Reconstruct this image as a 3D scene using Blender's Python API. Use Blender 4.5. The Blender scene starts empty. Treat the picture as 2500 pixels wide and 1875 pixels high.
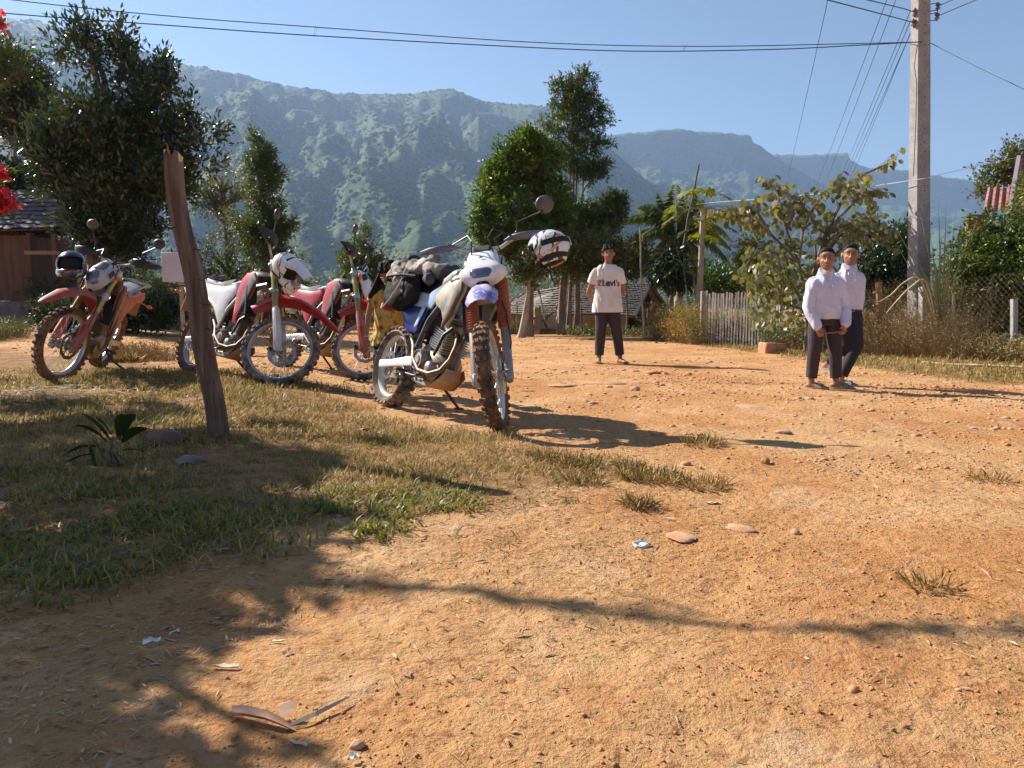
import bpy, math, random
import numpy as np
from mathutils import Matrix, Vector, Quaternion
R = math.radians
rng = np.random.default_rng(7)
random.seed(7)
scene = bpy.context.scene
col = scene.collection

# ------------------------------------------------------------------ camera
F_PX, CX, CY = 1878.0, 1250.0, 937.5          # photograph is 2500 x 1875
PITCH = R(5.76); CAM_H = 0.78
cam_d = bpy.data.cameras.new('camera'); cam = bpy.data.objects.new('camera', cam_d); col.objects.link(cam)
cam_d.sensor_width = 36; cam_d.lens = 36 * F_PX / 2500; cam_d.clip_end = 20000; cam_d.clip_start = 0.05
cam.location = (0, 0, CAM_H); cam.rotation_euler = (R(90) - PITCH, 0, 0)
scene.camera = cam
# ------------------------------------------------------------------ sky and sun
SUN_EL = R(37); SUN_TRAVEL = Vector((0.85, -0.53, 0)).normalized()   # where the light goes
to_sun = Vector((-SUN_TRAVEL.x * math.cos(SUN_EL), -SUN_TRAVEL.y * math.cos(SUN_EL), math.sin(SUN_EL)))
world = bpy.data.worlds.new('World'); scene.world = world; world.use_nodes = True
wn = world.node_tree.nodes; wl = world.node_tree.links
bg = wn['Background']; sky = wn.new('ShaderNodeTexSky'); sky.sky_type = 'NISHITA'; sky.sun_disc = False
sky.sun_elevation = SUN_EL
sky.sun_rotation = math.atan2(to_sun.x, to_sun.y)
sky.altitude = 300; sky.air_density = 1.0; sky.dust_density = 0.1; sky.ozone_density = 3.0
wl.new(sky.outputs[0], bg.inputs[0]); bg.inputs[1].default_value = 0.05
sun_d = bpy.data.lights.new('sun', 'SUN'); sun_d.energy = 5.0; sun_d.angle = R(0.53); sun_d.color = (1.0, 0.93, 0.82)
sun = bpy.data.objects.new('sun', sun_d); col.objects.link(sun)
sun.rotation_euler = to_sun.to_track_quat('Z', 'Y').to_euler(); sun.location = (-20, 10, 20)
vs = scene.view_settings; vs.view_transform = 'Standard'; vs.look = 'None'; vs.gamma = 1; vs.exposure = 1.16
try: vs.use_curve_mapping = False
except Exception: pass
scene.cycles.max_bounces = 6; scene.cycles.diffuse_bounces = 3; scene.cycles.glossy_bounces = 3
scene.cycles.transmission_bounces = 4; scene.cycles.volume_bounces = 1; scene.cycles.transparent_max_bounces = 8
scene.cycles.use_denoising = True

# ------------------------------------------------------------------ pixel helpers (photo pixels -> metres)
_F = Vector((0, math.cos(PITCH), -math.sin(PITCH))); _U = Vector((0, math.sin(PITCH), math.cos(PITCH)))
def ray(px, py): return _F + Vector((1, 0, 0)) * ((px - CX) / F_PX) + _U * ((CY - py) / F_PX)
def at(px, py, Y):
    d = ray(px, py); return Vector((0, 0, CAM_H)) + d * (Y / d.y)
def gp(px, py, z=0.0):
    d = ray(px, py); return Vector((0, 0, CAM_H)) + d * ((z - CAM_H) / d.z)
def ppm(Y): return F_PX / Y

# ------------------------------------------------------------------ noise (numpy)
def _h(ix, iy, s):
    n = (ix.astype(np.int64) * 374761393 + iy.astype(np.int64) * 668265263 + s * 974711) & 0xffffffff
    n = ((n ^ (n >> 13)) * 1274126177) & 0xffffffff
    return ((n ^ (n >> 16)) & 0xffffff) / float(0xffffff)
def vn(x, y, s=0):
    x = np.asarray(x, float); y = np.asarray(y, float)
    ix = np.floor(x); iy = np.floor(y); fx = x - ix; fy = y - iy
    fx = fx * fx * (3 - 2 * fx); fy = fy * fy * (3 - 2 * fy)
    a = _h(ix, iy, s); b = _h(ix + 1, iy, s); c = _h(ix, iy + 1, s); d = _h(ix + 1, iy + 1, s)
    return (a * (1 - fx) + b * fx) * (1 - fy) + (c * (1 - fx) + d * fx) * fy
def fbm(x, y, s=0, o=4):
    t = 0; a = .5; tot = 0
    for i in range(o):
        t = t + a * vn(np.asarray(x) * 2 ** i, np.asarray(y) * 2 ** i, s + i); tot += a; a *= .5
    return t / tot
def cellnoise(x, y, s=0):
    x = np.asarray(x, float); y = np.asarray(y, float)
    ix = np.floor(x); iy = np.floor(y); best = np.full(x.shape, 9.0)
    for dx in (-1, 0, 1):
        for dy in (-1, 0, 1):
            cx = ix + dx; cy = iy + dy
            px = cx + _h(cx, cy, s); py = cy + _h(cx, cy, s + 5)
            best = np.minimum(best, (px - x) ** 2 + (py - y) ** 2)
    return np.sqrt(best)
def sst(a, b, x):
    t = np.clip((np.asarray(x, float) - a) / (b - a), 0, 1); return t * t * (3 - 2 * t)

# ------------------------------------------------------------------ the lie of the land
def H0(x, y):
    x = np.asarray(x, float); y = np.asarray(y, float)
    z = .10 * sst(-1.0, -2.6, x) * sst(5.0, 6.6, y)
    z = z + .25 * sst(-4.5, -10, x) * sst(9, 19, y)
    z = z - .5 * sst(20, 36, y) * sst(-6, 0, x)
    z = z + .05 * sst(-.6, -1.9, x) * sst(2.1, 2.9, y) * sst(7, 5, y)          # the lawn stands a little proud
    z = z + .10 * sst(4.6, 6.5, x) * sst(5, 8, y)
    return z
def H(x, y):
    x = np.asarray(x, float); y = np.asarray(y, float)
    near = sst(14, 8, y)
    z = H0(x, y)
    z = z + near * ((fbm(x * 1.1, y * 1.1, 3, 3) - .5) * .05 + (fbm(x * 6, y * 6, 9, 3) - .5) * .022)
    z = z - .045 * np.exp(-(((x + .72) / .35) ** 2 + ((y - 1.98) / .16) ** 2))
    rough = .35 + .65 * sst(.42, .6, fbm(x * .9 + 7, y * .9, 21, 3)) 
    z = z + near * rough * (fbm(x * 26, y * 26, 31, 2) - .5) * .012
    return z
def hz(x, y): return float(H(np.array([x]), np.array([y]))[0])

# ------------------------------------------------------------------ materials
def _n(nt, t, **k):
    n = nt.nodes.new(t)
    for a, b in k.items(): setattr(n, a, b)
    return n
MATS = {}
def mat(name, c, rough=.6, metal=0.0, c2=None, scale=6.0, lo=.4, hi=.62, bump=0.0, bscale=60.0, dust=0.0, dustc=(.40, .19, .09),
        trans=0.0, attr=0.0, stretch=(1, 1, 1), c3=None, s3=30, coat=0, spec=.5, detail=5, transc=None):
    if name in MATS: return MATS[name]
    m = bpy.data.materials.new(name); m.use_nodes = True; nt = m.node_tree; L = nt.links.new
    b = nt.nodes['Principled BSDF']; b.inputs['Roughness'].default_value = rough; b.inputs['Metallic'].default_value = metal
    b.inputs['Specular IOR Level'].default_value = spec
    if coat: b.inputs['Coat Weight'].default_value = coat; b.inputs['Coat Roughness'].default_value = .15
    tc = _n(nt, 'ShaderNodeTexCoord'); mp = _n(nt, 'ShaderNodeMapping'); mp.inputs['Scale'].default_value = stretch
    L(tc.outputs['Object'], mp.inputs[0]); P = mp.outputs[0]
    rgb = _n(nt, 'ShaderNodeRGB'); rgb.outputs[0].default_value = (*c, 1); cur = rgb.outputs[0]
    def mixin(cur, c2, fac):
        mx = _n(nt, 'ShaderNodeMix', data_type='RGBA'); L(fac, mx.inputs[0]); L(cur, mx.inputs[6])
        if isinstance(c2, tuple): mx.inputs[7].default_value = (*c2, 1)
        else: L(c2, mx.inputs[7])
        return mx.outputs[2]
    def noise(sc, lo, hi, d=detail, amp=1):
        nz = _n(nt, 'ShaderNodeTexNoise'); nz.inputs['Scale'].default_value = sc; nz.inputs['Detail'].default_value = d; L(P, nz.inputs['Vector'])
        mr = _n(nt, 'ShaderNodeMapRange'); mr.inputs[1].default_value = lo; mr.inputs[2].default_value = hi; mr.inputs[4].default_value = amp
        L(nz.outputs[0], mr.inputs[0]); return mr.outputs[0]
    if c2: cur = mixin(cur, c2, noise(scale, lo, hi))
    if c3: cur = mixin(cur, c3, noise(s3, .5, .68))
    if attr:
        at_ = _n(nt, 'ShaderNodeAttribute'); at_.attribute_name = 'rnd'
        hs = _n(nt, 'ShaderNodeHueSaturation'); L(cur, hs.inputs['Color'])
        mr = _n(nt, 'ShaderNodeMapRange'); mr.inputs[3].default_value = 1 - attr; mr.inputs[4].default_value = 1 + attr; L(at_.outputs['Fac'], mr.inputs[0]); L(mr.outputs[0], hs.inputs['Value'])
        m2 = _n(nt, 'ShaderNodeMapRange'); m2.inputs[3].default_value = .515; m2.inputs[4].default_value = .485; L(at_.outputs['Fac'], m2.inputs[0]); L(m2.outputs[0], hs.inputs['Hue'])
        cur = hs.outputs[0]
    if dust: cur = mixin(cur, dustc, noise(7, .36, .72, 6, dust))
    L(cur, b.inputs['Base Color'])
    if dust:
        pass
    if bump:
        nz = _n(nt, 'ShaderNodeTexNoise'); nz.inputs['Scale'].default_value = bscale; nz.inputs['Detail'].default_value = 5; L(P, nz.inputs['Vector'])
        bp = _n(nt, 'ShaderNodeBump'); bp.inputs['Strength'].default_value = 1; bp.inputs['Distance'].default_value = bump; L(nz.outputs[0], bp.inputs['Height']); L(bp.outputs[0], b.inputs['Normal'])
    if trans:
        tr = _n(nt, 'ShaderNodeBsdfTranslucent'); ms = _n(nt, 'ShaderNodeMixShader'); ms.inputs[0].default_value = trans
        if transc:
            mx = _n(nt, 'ShaderNodeMix', data_type='RGBA', blend_type='MULTIPLY'); mx.inputs[0].default_value = 1; L(cur, mx.inputs[6]); mx.inputs[7].default_value = (*transc, 1); L(mx.outputs[2], tr.inputs[0])
        else: L(cur, tr.inputs[0])
        out = nt.nodes['Material Output']; L(b.outputs[0], ms.inputs[1]); L(tr.outputs[0], ms.inputs[2]); L(ms.outputs[0], out.inputs[0])
    MATS[name] = m; return m

# ------------------------------------------------------------------ mesh building
def props(o, label=None, cat=None, group=None, kind=None):
    if label: o['label'] = label
    if cat: o['category'] = cat
    if group: o['group'] = group
    if kind: o['kind'] = kind
    return o
def link(o, parent=None):
    col.objects.link(o)
    if parent is not None: o.parent = parent
    return o
def empty(name, loc=(0, 0, 0), rot=(0, 0, 0)):
    o = bpy.data.objects.new(name, None); o.location = loc; o.rotation_euler = rot; o.empty_display_size = .2; return link(o)
def npmesh(name, V, F, m, parent=None, smooth=False, rnd=None):
    """V (n,3), F (k,3) or (k,4) arrays"""
    V = np.ascontiguousarray(V, dtype=np.float32); F = np.ascontiguousarray(F, dtype=np.int32)
    me = bpy.data.meshes.new(name); k = F.shape[1]
    me.vertices.add(len(V)); me.vertices.foreach_set('co', V.ravel())
    me.loops.add(F.size); me.loops.foreach_set('vertex_index', F.ravel())
    me.polygons.add(len(F)); me.polygons.foreach_set('loop_start', np.arange(0, F.size, k, dtype=np.int32))
    me.polygons.foreach_set('loop_total', np.full(len(F), k, dtype=np.int32))
    if smooth: me.polygons.foreach_set('use_smooth', np.ones(len(F), dtype=bool))
    me.update(calc_edges=True)
    if rnd is not None:
        a = me.attributes.new('rnd', 'FLOAT', 'FACE'); a.data.foreach_set('value', np.ascontiguousarray(rnd, dtype=np.float32))
    if m: me.materials.append(m)
    return link(bpy.data.objects.new(name, me), parent)
def frame(d):
    d = Vector(d).normalized(); a = Vector((0, 0, 1)) if abs(d.z) < .9 else Vector((1, 0, 0))
    u = d.cross(a).normalized(); return u, d.cross(u).normalized(), d
class MB:
    def __init__(s, M=None): s.V = []; s.F = []; s.I = []; s.M = M; s.mi = 0
    def add(s, vs, fs):
        o = len(s.V)
        s.V += [tuple(s.M @ Vector(v)) for v in vs] if s.M is not None else [tuple(v) for v in vs]
        s.F += [tuple(o + i for i in f) for f in fs]; s.I += [s.mi] * len(fs); return s
    def box(s, c, sz, rot=None, b=0.0):
        hx, hy, hz_ = sz[0] / 2, sz[1] / 2, sz[2] / 2
        if b:
            vs = []
            for (z, k) in ((-hz_, b), (-hz_ + b, 0), (hz_ - b, 0), (hz_, b)):
                for (x, y) in ((-hx + k + b * (k == 0), -hy + k), (hx - k - b * (k == 0), -hy + k), (hx - k, -hy + k + b * (k == 0)), (hx - k, hy - k - b * (k == 0)), (hx - k - b * (k == 0), hy - k), (-hx + k + b * (k == 0), hy - k), (-hx + k, hy - k - b * (k == 0)), (-hx + k, -hy + k + b * (k == 0))):
                    vs.append((x, y, z))
            fs = [tuple(reversed(range(8))), tuple(range(24, 32))]
            for r in range(3):
                for i in range(8): fs.append((r * 8 + i, r * 8 + (i + 1) % 8, r * 8 + 8 + (i + 1) % 8, r * 8 + 8 + i))
        else:
            vs = [(x, y, z) for z in (-hz_, hz_) for y in (-hy, hy) for x in (-hx, hx)]
            fs = [(0, 2, 3, 1), (4, 5, 7, 6), (0, 1, 5, 4), (2, 6, 7, 3), (0, 4, 6, 2), (1, 3, 7, 5)]
        m = Matrix.Translation(c) @ (rot.to_4x4() if rot is not None else Matrix())
        return s.add([m @ Vector(v) for v in vs], fs)
    def loft(s, rings, caps=True, closed=False):
        n = len(rings[0]); vs = [p for r in rings for p in r]; fs = []
        k = len(rings)
        for i in range(k if closed else k - 1):
            a = i * n; b = ((i + 1) % k) * n
            for j in range(n): fs.append((a + j, a + (j + 1) % n, b + (j + 1) % n, b + j))
        if caps and not closed: fs.append(tuple(reversed(range(n)))); fs.append(tuple(range((k - 1) * n, k * n)))
        return s.add(vs, fs)
    def tube(s, pts, r, n=8, caps=True, closed=False):
        pts = [Vector(p) for p in pts]; k = len(pts); rings = []
        rs = r if isinstance(r, (list, tuple)) else [r] * k
        u = None
        for i, p in enumerate(pts):
            d = (pts[(i + 1) % k] - pts[i - 1]) if closed else (pts[min(i + 1, k - 1)] - pts[max(i - 1, 0)])
            if d.length < 1e-9: d = Vector((0, 0, 1))
            d.normalize()
            if u is None: u, v, _ = frame(d)
            else:
                u = (u - d * u.dot(d)); 
                if u.length < 1e-6: u = frame(d)[0]
                u.normalize(); v = d.cross(u)
            rings.append([p + (u * math.cos(a) + v * math.sin(a)) * rs[i] for a in (2 * math.pi * j / n for j in range(n))])
        return s.loft(rings, caps, closed)
    def cyl(s, p0, p1, r0, r1=None, n=14): return s.tube([p0, p1], [r0, r0 if r1 is None else r1], n)
    def lathe(s, prof, o=(0, 0, 0), ax=(0, 1, 0), n=32, closed=False):
        """prof: (radius, along axis)"""
        u, v, d = frame(ax); o = Vector(o); rings = []
        for r, a in prof: rings.append([o + d * a + (u * math.cos(t) + v * math.sin(t)) * max(r, 1e-4) for t in (2 * math.pi * j / n for j in range(n))])
        return s.loft(rings, not closed, closed)
    def ell(s, c, r, rot=None, n=14, m=8):
        rings = []
        for i in range(1, m):
            t = math.pi * i / m; rings.append([(r[0] * math.sin(t) * math.cos(a), r[1] * math.sin(t) * math.sin(a), -r[2] * math.cos(t)) for a in (2 * math.pi * j / n for j in range(n))])
        vs = [p for q in rings for p in q] + [(0, 0, -r[2]), (0, 0, r[2])]; fs = []; k = len(rings)
        for i in range(k - 1):
            for j in range(n): fs.append((i * n + j, i * n + (j + 1) % n, (i + 1) * n + (j + 1) % n, (i + 1) * n + j))
        for j in range(n): fs.append((k * n, (j + 1) % n, j)); fs.append((k * n + 1, (k - 1) * n + j, (k - 1) * n + (j + 1) % n))
        mm = Matrix.Translation(c) @ (rot.to_4x4() if rot is not None else Matrix())
        return s.add([mm @ Vector(v) for v in vs], fs)
    def cap(s, p0, p1, r0, r1, n=12):
        """tapered capsule with round ends"""
        p0 = Vector(p0); p1 = Vector(p1); d = (p1 - p0).normalized(); pts = []; rs = []
        for t in (-1, -.85, -.5): pts.append(p0 + d * r0 * t); rs.append(r0 * math.sqrt(max(0.001, 1 - t * t)))
        pts.append(p0); rs.append(r0); pts.append(p1); rs.append(r1)
        for t in (.5, .85, 1): pts.append(p1 + d * r1 * t); rs.append(r1 * math.sqrt(max(0.001, 1 - t * t)))
        return s.tube(pts, rs, n)
    def sweep(s, path, hw, hh, e=2.4, n=16, y=0.0):
        """path of (x,z) in the bike's plane; superelliptic rings: half width hw (y), half height hh (normal)"""
        k = len(path); rings = []
        for i, (x, z) in enumerate(path):
            a = path[max(i - 1, 0)]; b = path[min(i + 1, k - 1)]; t = Vector((b[0] - a[0], 0, b[1] - a[1])).normalized(); nn = Vector((-t.z, 0, t.x))
            w = hw[i] if isinstance(hw, (list, tuple)) else hw; h = hh[i] if isinstance(hh, (list, tuple)) else hh
            ring = []
            for j in range(n):
                q = 2 * math.pi * j / n; c_, s_ = math.cos(q), math.sin(q)
                yy = math.copysign(abs(c_) ** (2 / e), c_) * w; zz = math.copysign(abs(s_) ** (2 / e), s_) * h
                ring.append(Vector((x, y, z)) + Vector((0, yy, 0)) + nn * zz)
            rings.append(ring)
        return s.loft(rings)
    def arch(s, path, hw, drop, th=.004, m=8, crown=.3):
        """thin inverted-U plate swept along an (x,z) path"""
        k = len(path); rings = []
        for i, (x, z) in enumerate(path):
            a = path[max(i - 1, 0)]; b = path[min(i + 1, k - 1)]; t = Vector((b[0] - a[0], 0, b[1] - a[1])).normalized(); nn = Vector((-t.z, 0, t.x))
            if nn.z < 0: nn = -nn
            o, inn = [], []
            for j in range(m + 1):
                q = -1 + 2 * j / m; dz = -drop[i] * abs(q) ** 3 + crown * hw[i] * .12 * (1 - q * q)
                p = Vector((x, q * hw[i], z)) + nn * dz; o.append(p); inn.append(p - nn * th)
            rings.append(o + inn[::-1])
        return s.loft(rings)
    def plate(s, prof, y, side=1, th=.012, bulge=.02, inset=.72):
        """bulging panel cut to an (x,z) outline, standing at y, facing side"""
        n = len(prof); cx = sum(p[0] for p in prof) / n; cz = sum(p[1] for p in prof) / n
        def ring(k, yy): return [(cx + (p[0] - cx) * k, yy, cz + (p[1] - cz) * k) for p in prof]
        rings = [ring(.96, y - side * th), ring(1, y - side * th * .5), ring(.975, y + side * bulge * .25), ring(inset, y + side * bulge * .85), ring(inset * .45, y + side * bulge)]
        return s.loft(rings)
    def build(s, name, mats, parent=None, smooth=40, kind=None, label=None):
        me = bpy.data.meshes.new(name); me.from_pydata(s.V, [], s.F)
        mats = mats if isinstance(mats, (list, tuple)) else [mats]
        for m in mats: me.materials.append(m)
        if len(mats) > 1: me.polygons.foreach_set('material_index', s.I)
        me.validate(); me.update()
        o = bpy.data.objects.new(name, me); link(o, parent)
        fixn(me)
        if smooth: autosmooth(me, R(smooth))
        if kind: o['kind'] = kind
        if label: o['label'] = label
        return o
import bmesh
def fixn(me):
    bm = bmesh.new(); bm.from_mesh(me); bmesh.ops.recalc_face_normals(bm, faces=bm.faces); bm.to_mesh(me); bm.free()
def autosmooth(me, ang):
    bm = bmesh.new(); bm.from_mesh(me)
    for f in bm.faces: f.smooth = True
    for e in bm.edges:
        if len(e.link_faces) != 2 or e.calc_face_angle(0) > ang: e.smooth = False
    bm.to_mesh(me); bm.free()
def remesh(mb, name, m, parent, vox=.008, it=3, cut=None, smooth=True):
    """fuse overlapping solids into one continuous skin; cut(co)->True removes that vertex"""
    o = mb.build(name + '_raw', m, None, smooth=0)
    rm = o.modifiers.new('r', 'REMESH'); rm.mode = 'VOXEL'; rm.voxel_size = vox
    if it:
        sm = o.modifiers.new('s', 'SMOOTH'); sm.iterations = it; sm.factor = .6
    dg = bpy.context.evaluated_depsgraph_get(); dg.update()
    me = bpy.data.meshes.new_from_object(o.evaluated_get(dg)); me.name = name
    raw = o.data; bpy.data.objects.remove(o); bpy.data.meshes.remove(raw)
    if cut:
        bm = bmesh.new(); bm.from_mesh(me)
        bmesh.ops.delete(bm, geom=[v for v in bm.verts if cut(v.co)], context='VERTS'); bm.to_mesh(me); bm.free()
    if not me.materials: me.materials.append(m if not isinstance(m, (list, tuple)) else m[0])
    me.polygons.foreach_set('use_smooth', np.ones(len(me.polygons), dtype=bool)); me.update()
    n = bpy.data.objects.new(name, me); link(n, parent); return n

# ------------------------------------------------------------------ leaves
def leafmesh(name, P, D, N, Ls, Ws, m, parent=None, fold=.25, kind=None, rnd=None, bend=0.0):
    """P base points, D length directions, N normals; two triangles (folded) or four (bent) per leaf"""
    n = len(P); D = D / (np.linalg.norm(D, axis=1, keepdims=True) + 1e-9)
    S = np.cross(D, N); S /= (np.linalg.norm(S, axis=1, keepdims=True) + 1e-9); N = np.cross(S, D)
    Ls = np.asarray(Ls).reshape(-1, 1) * np.ones((n, 1)); Ws = np.asarray(Ws).reshape(-1, 1) * np.ones((n, 1))
    mid = P + D * Ls * .5
    A = P; B = mid + S * Ws * .5 + N * Ws * fold; C = P + D * Ls - N * Ls * bend; E = mid - S * Ws * .5 + N * Ws * fold
    V = np.stack([A, B, C, E], 1).reshape(-1, 3); i = np.arange(n)[:, None] * 4
    F = np.concatenate([i + np.array([[0, 1, 2]]), i + np.array([[0, 2, 3]])], 1).reshape(-1, 3)
    r = rng.random(n) if rnd is None else rnd
    o = npmesh(name, V, F, m, parent, rnd=np.repeat(r, 2))
    if kind: o['kind'] = kind
    return o
def unit(n):
    v = rng.normal(size=(n, 3)); return v / np.linalg.norm(v, axis=1, keepdims=True)
def blobs_px(L, Y, zs=1.0, dy=1.0, jit=.5):
    """(px, py, r_px) -> (centre, radii)"""
    out = []
    for q in L:
        px, py, r = q[:3]; rz = q[3] if len(q) > 3 else r
        y = Y + random.uniform(-jit, jit) * r / ppm(Y); c = at(px, py, y); k = r / ppm(Y); out.append((np.array(c), np.array([k, k * dy, rz / ppm(Y) * zs])))
    return out
def clusters(B, n, lo=.45):
    w = np.array([b[1].prod() ** (2 / 3) for b in B]); w = w / w.sum(); idx = rng.choice(len(B), n, p=w)
    c = np.array([B[i][0] for i in idx]); r = np.array([B[i][1] for i in idx]); u = unit(n)
    lump = .66 + .55 * vn(u[:, 0] * 2.6 + idx * 3.1, u[:, 2] * 2.6 + u[:, 1] * 1.9 + idx * 1.7, 55)[:, None]
    return c + r * u * (lo + (1 - lo) * rng.random((n, 1)) ** .6) * lump, u
def crown(name, B, ncl, per, L, W, cr, m, parent=None, up=.2, out=.6, kind=None, lo=.45, fold=.2, flat=.9, droop=0.0, gap=.42):
    """leafy twigs: every cluster is a short twig pointing out of its blob with leaves splayed along it"""
    C, u = clusters(B, int(ncl * 1.7), lo); sc_ = 1.0 / (cr * 6)
    f = vn(C[:, 0] * sc_ + C[:, 1] * sc_ * .7, C[:, 2] * sc_ * 1.2 + C[:, 1] * sc_ * .5, 77) * .65 + vn(C[:, 0] * sc_ * .37 + 5, C[:, 2] * sc_ * .4, 78) * .35
    k = np.argsort(-(f + rng.random(len(f)) * gap))[:ncl]; C = C[k]; u = u[k]; n = ncl * per
    T = u * .8 + unit(ncl) * .55 + np.array([0, 0, up * 1.3 - droop]); T /= np.linalg.norm(T, axis=1, keepdims=True)
    tl_ = cr * (.7 + 1.5 * rng.random((ncl, 1)) ** 1.5); s = rng.random((n, 1))
    P = np.repeat(C, per, 0) + np.repeat(T * tl_, per, 0) * (s * 1.3 - .35) + rng.normal(size=(n, 3)) * cr * .22
    D = np.repeat(T, per, 0) * (.25 + out * s) + unit(n) * (1.05 - .55 * s) + np.array([0, 0, -droop])
    N = unit(n) * .8 + np.array([0, 0, flat])
    q = (.6 + .7 * rng.random(n))
    rnd = np.clip(np.repeat(rng.random(ncl), per) * .5 + rng.random(n) * .5, 0, 1)
    return leafmesh(name, P, D, N, L * q, W * q, m, parent, fold=fold, kind=kind, rnd=rnd), C
def limbs(mb, base, C, r0, n=14, r1=.012, wob=.12, seg=5):
    """limbs from points on the trunk path to cluster centres"""
    idx = rng.choice(len(C), min(n, len(C)), replace=False)
    for i in idx:
        e = Vector(C[i]); b = min((Vector(p) for p in base), key=lambda q: (q - e).length + max(0, q.z - e.z + .3) * 3)
        pts = []
        for k in range(seg + 1):
            t = k / seg; p = b.lerp(e, t); p.z += math.sin(t * math.pi) * (e - b).length * .08
            if 0 < k < seg: p += Vector((random.uniform(-1, 1), random.uniform(-1, 1), random.uniform(-1, 1))) * wob * (e - b).length * .3
            pts.append(p)
        mb.tube(pts, [r0 * (1 - k / seg) + r1 for k in range(seg + 1)], 5)
# ================================================================== ground
def axis(parts):
    out = []
    for a, b, st in parts:
        n = max(1, int(round((b - a) / st))); out += [a + (b - a) * i / n for i in range(n)]
    out.append(parts[-1][1]); return np.array(out)
xs = axis([(-900, -300, 100), (-300, -60, 20), (-60, -14, 3), (-14, -4.6, .25), (-4.6, -1.9, .05), (-1.9, 1.7, .016), (1.7, 4.6, .035), (4.6, 8, .10), (8, 16, .5), (16, 60, 4), (60, 300, 20), (300, 900, 100)])
ys = axis([(-60, -4, 4), (-4, .6, .2), (.6, 1.05, .1), (1.05, 3.1, .015), (3.1, 6.0, .032), (6.0, 10.0, .07), (10, 18, .2), (18, 40, .5), (40, 120, 5), (120, 420, 30)])
GX, GY = np.meshgrid(xs, ys); nx, ny = len(xs), len(ys)
GZ = H(GX, GY)
V = np.stack([GX, GY, GZ], -1).reshape(-1, 3)
i = (np.arange(ny - 1)[:, None] * nx + np.arange(nx - 1)[None, :]).ravel()
Fq = np.stack([i, i + 1, i + nx + 1, i + nx], 1)
def soil_material():
    m = bpy.data.materials.new('red_laterite_soil'); m.use_nodes = True; nt = m.node_tree; L = nt.links.new; b = nt.nodes['Principled BSDF']
    b.inputs['Roughness'].default_value = .92; b.inputs['Specular IOR Level'].default_value = .15
    tc = _n(nt, 'ShaderNodeTexCoord')
    def nz(s, lo, hi, d=6, w=0.0, rough=.6):
        q = _n(nt, 'ShaderNodeTexNoise'); q.inputs['Scale'].default_value = s; q.inputs['Detail'].default_value = d; q.inputs['Roughness'].default_value = rough
        q.inputs['Distortion'].default_value = w; L(tc.outputs['Object'], q.inputs['Vector'])
        mr = _n(nt, 'ShaderNodeMapRange'); mr.inputs[1].default_value = lo; mr.inputs[2].default_value = hi; L(q.outputs[0], mr.inputs[0]); return mr.outputs[0], q.outputs[0]
    def mix(a, c, f, k=1.0):
        mx = _n(nt, 'ShaderNodeMix', data_type='RGBA')
        if k != 1.0:
            mm = _n(nt, 'ShaderNodeMath', operation='MULTIPLY'); L(f, mm.inputs[0]); mm.inputs[1].default_value = k; f = mm.outputs[0]
        L(f, mx.inputs[0])
        if isinstance(a, tuple): mx.inputs[6].default_value = (*a, 1)
        else: L(a, mx.inputs[6])
        if isinstance(c, tuple): mx.inputs[7].default_value = (*c, 1)
        else: L(c, mx.inputs[7])
        return mx.outputs[2]
    c = mix((.51, .240, .085), (.63, .37, .175), nz(.75, .36, .62, 5, .4)[0])
    c = mix(c, (.44, .175, .062), nz(1.9, .5, .68, 6)[0], .75)
    c = mix(c, (.70, .49, .31), nz(2.6, .55, .72, 7, .8)[0], .6)
    c = mix(c, (.30, .10, .036), nz(32, .55, .66, 4)[0], .7)
    c = mix(c, (.66, .42, .25), nz(75, .60, .72, 3)[0], .5)
    at_ = _n(nt, 'ShaderNodeAttribute'); at_.attribute_name = 'turf'
    turf = mix((.16, .08, .035), (.36, .21, .085), nz(9, .4, .6)[0])
    c = mix(c, turf, at_.outputs['Fac'])
    L(c, b.inputs['Base Color'])
    h1 = nz(120, .2, .8, 6, 0, .7)[1]; h2 = nz(28, .2, .8, 5, 0, .65)[1]
    ad = _n(nt, 'ShaderNodeMath', operation='MULTIPLY_ADD'); L(h1, ad.inputs[0]); ad.inputs[1].default_value = .35; L(h2, ad.inputs[2])
    bp = _n(nt, 'ShaderNodeBump'); bp.inputs['Strength'].default_value = 1; bp.inputs['Distance'].default_value = .03; L(ad.outputs[0], bp.inputs['Height']); L(bp.outputs[0], b.inputs['Normal'])
    return m
SOIL = soil_material()
ground = npmesh('ground', V, Fq, SOIL, smooth=True); props(ground, kind='structure')

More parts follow.
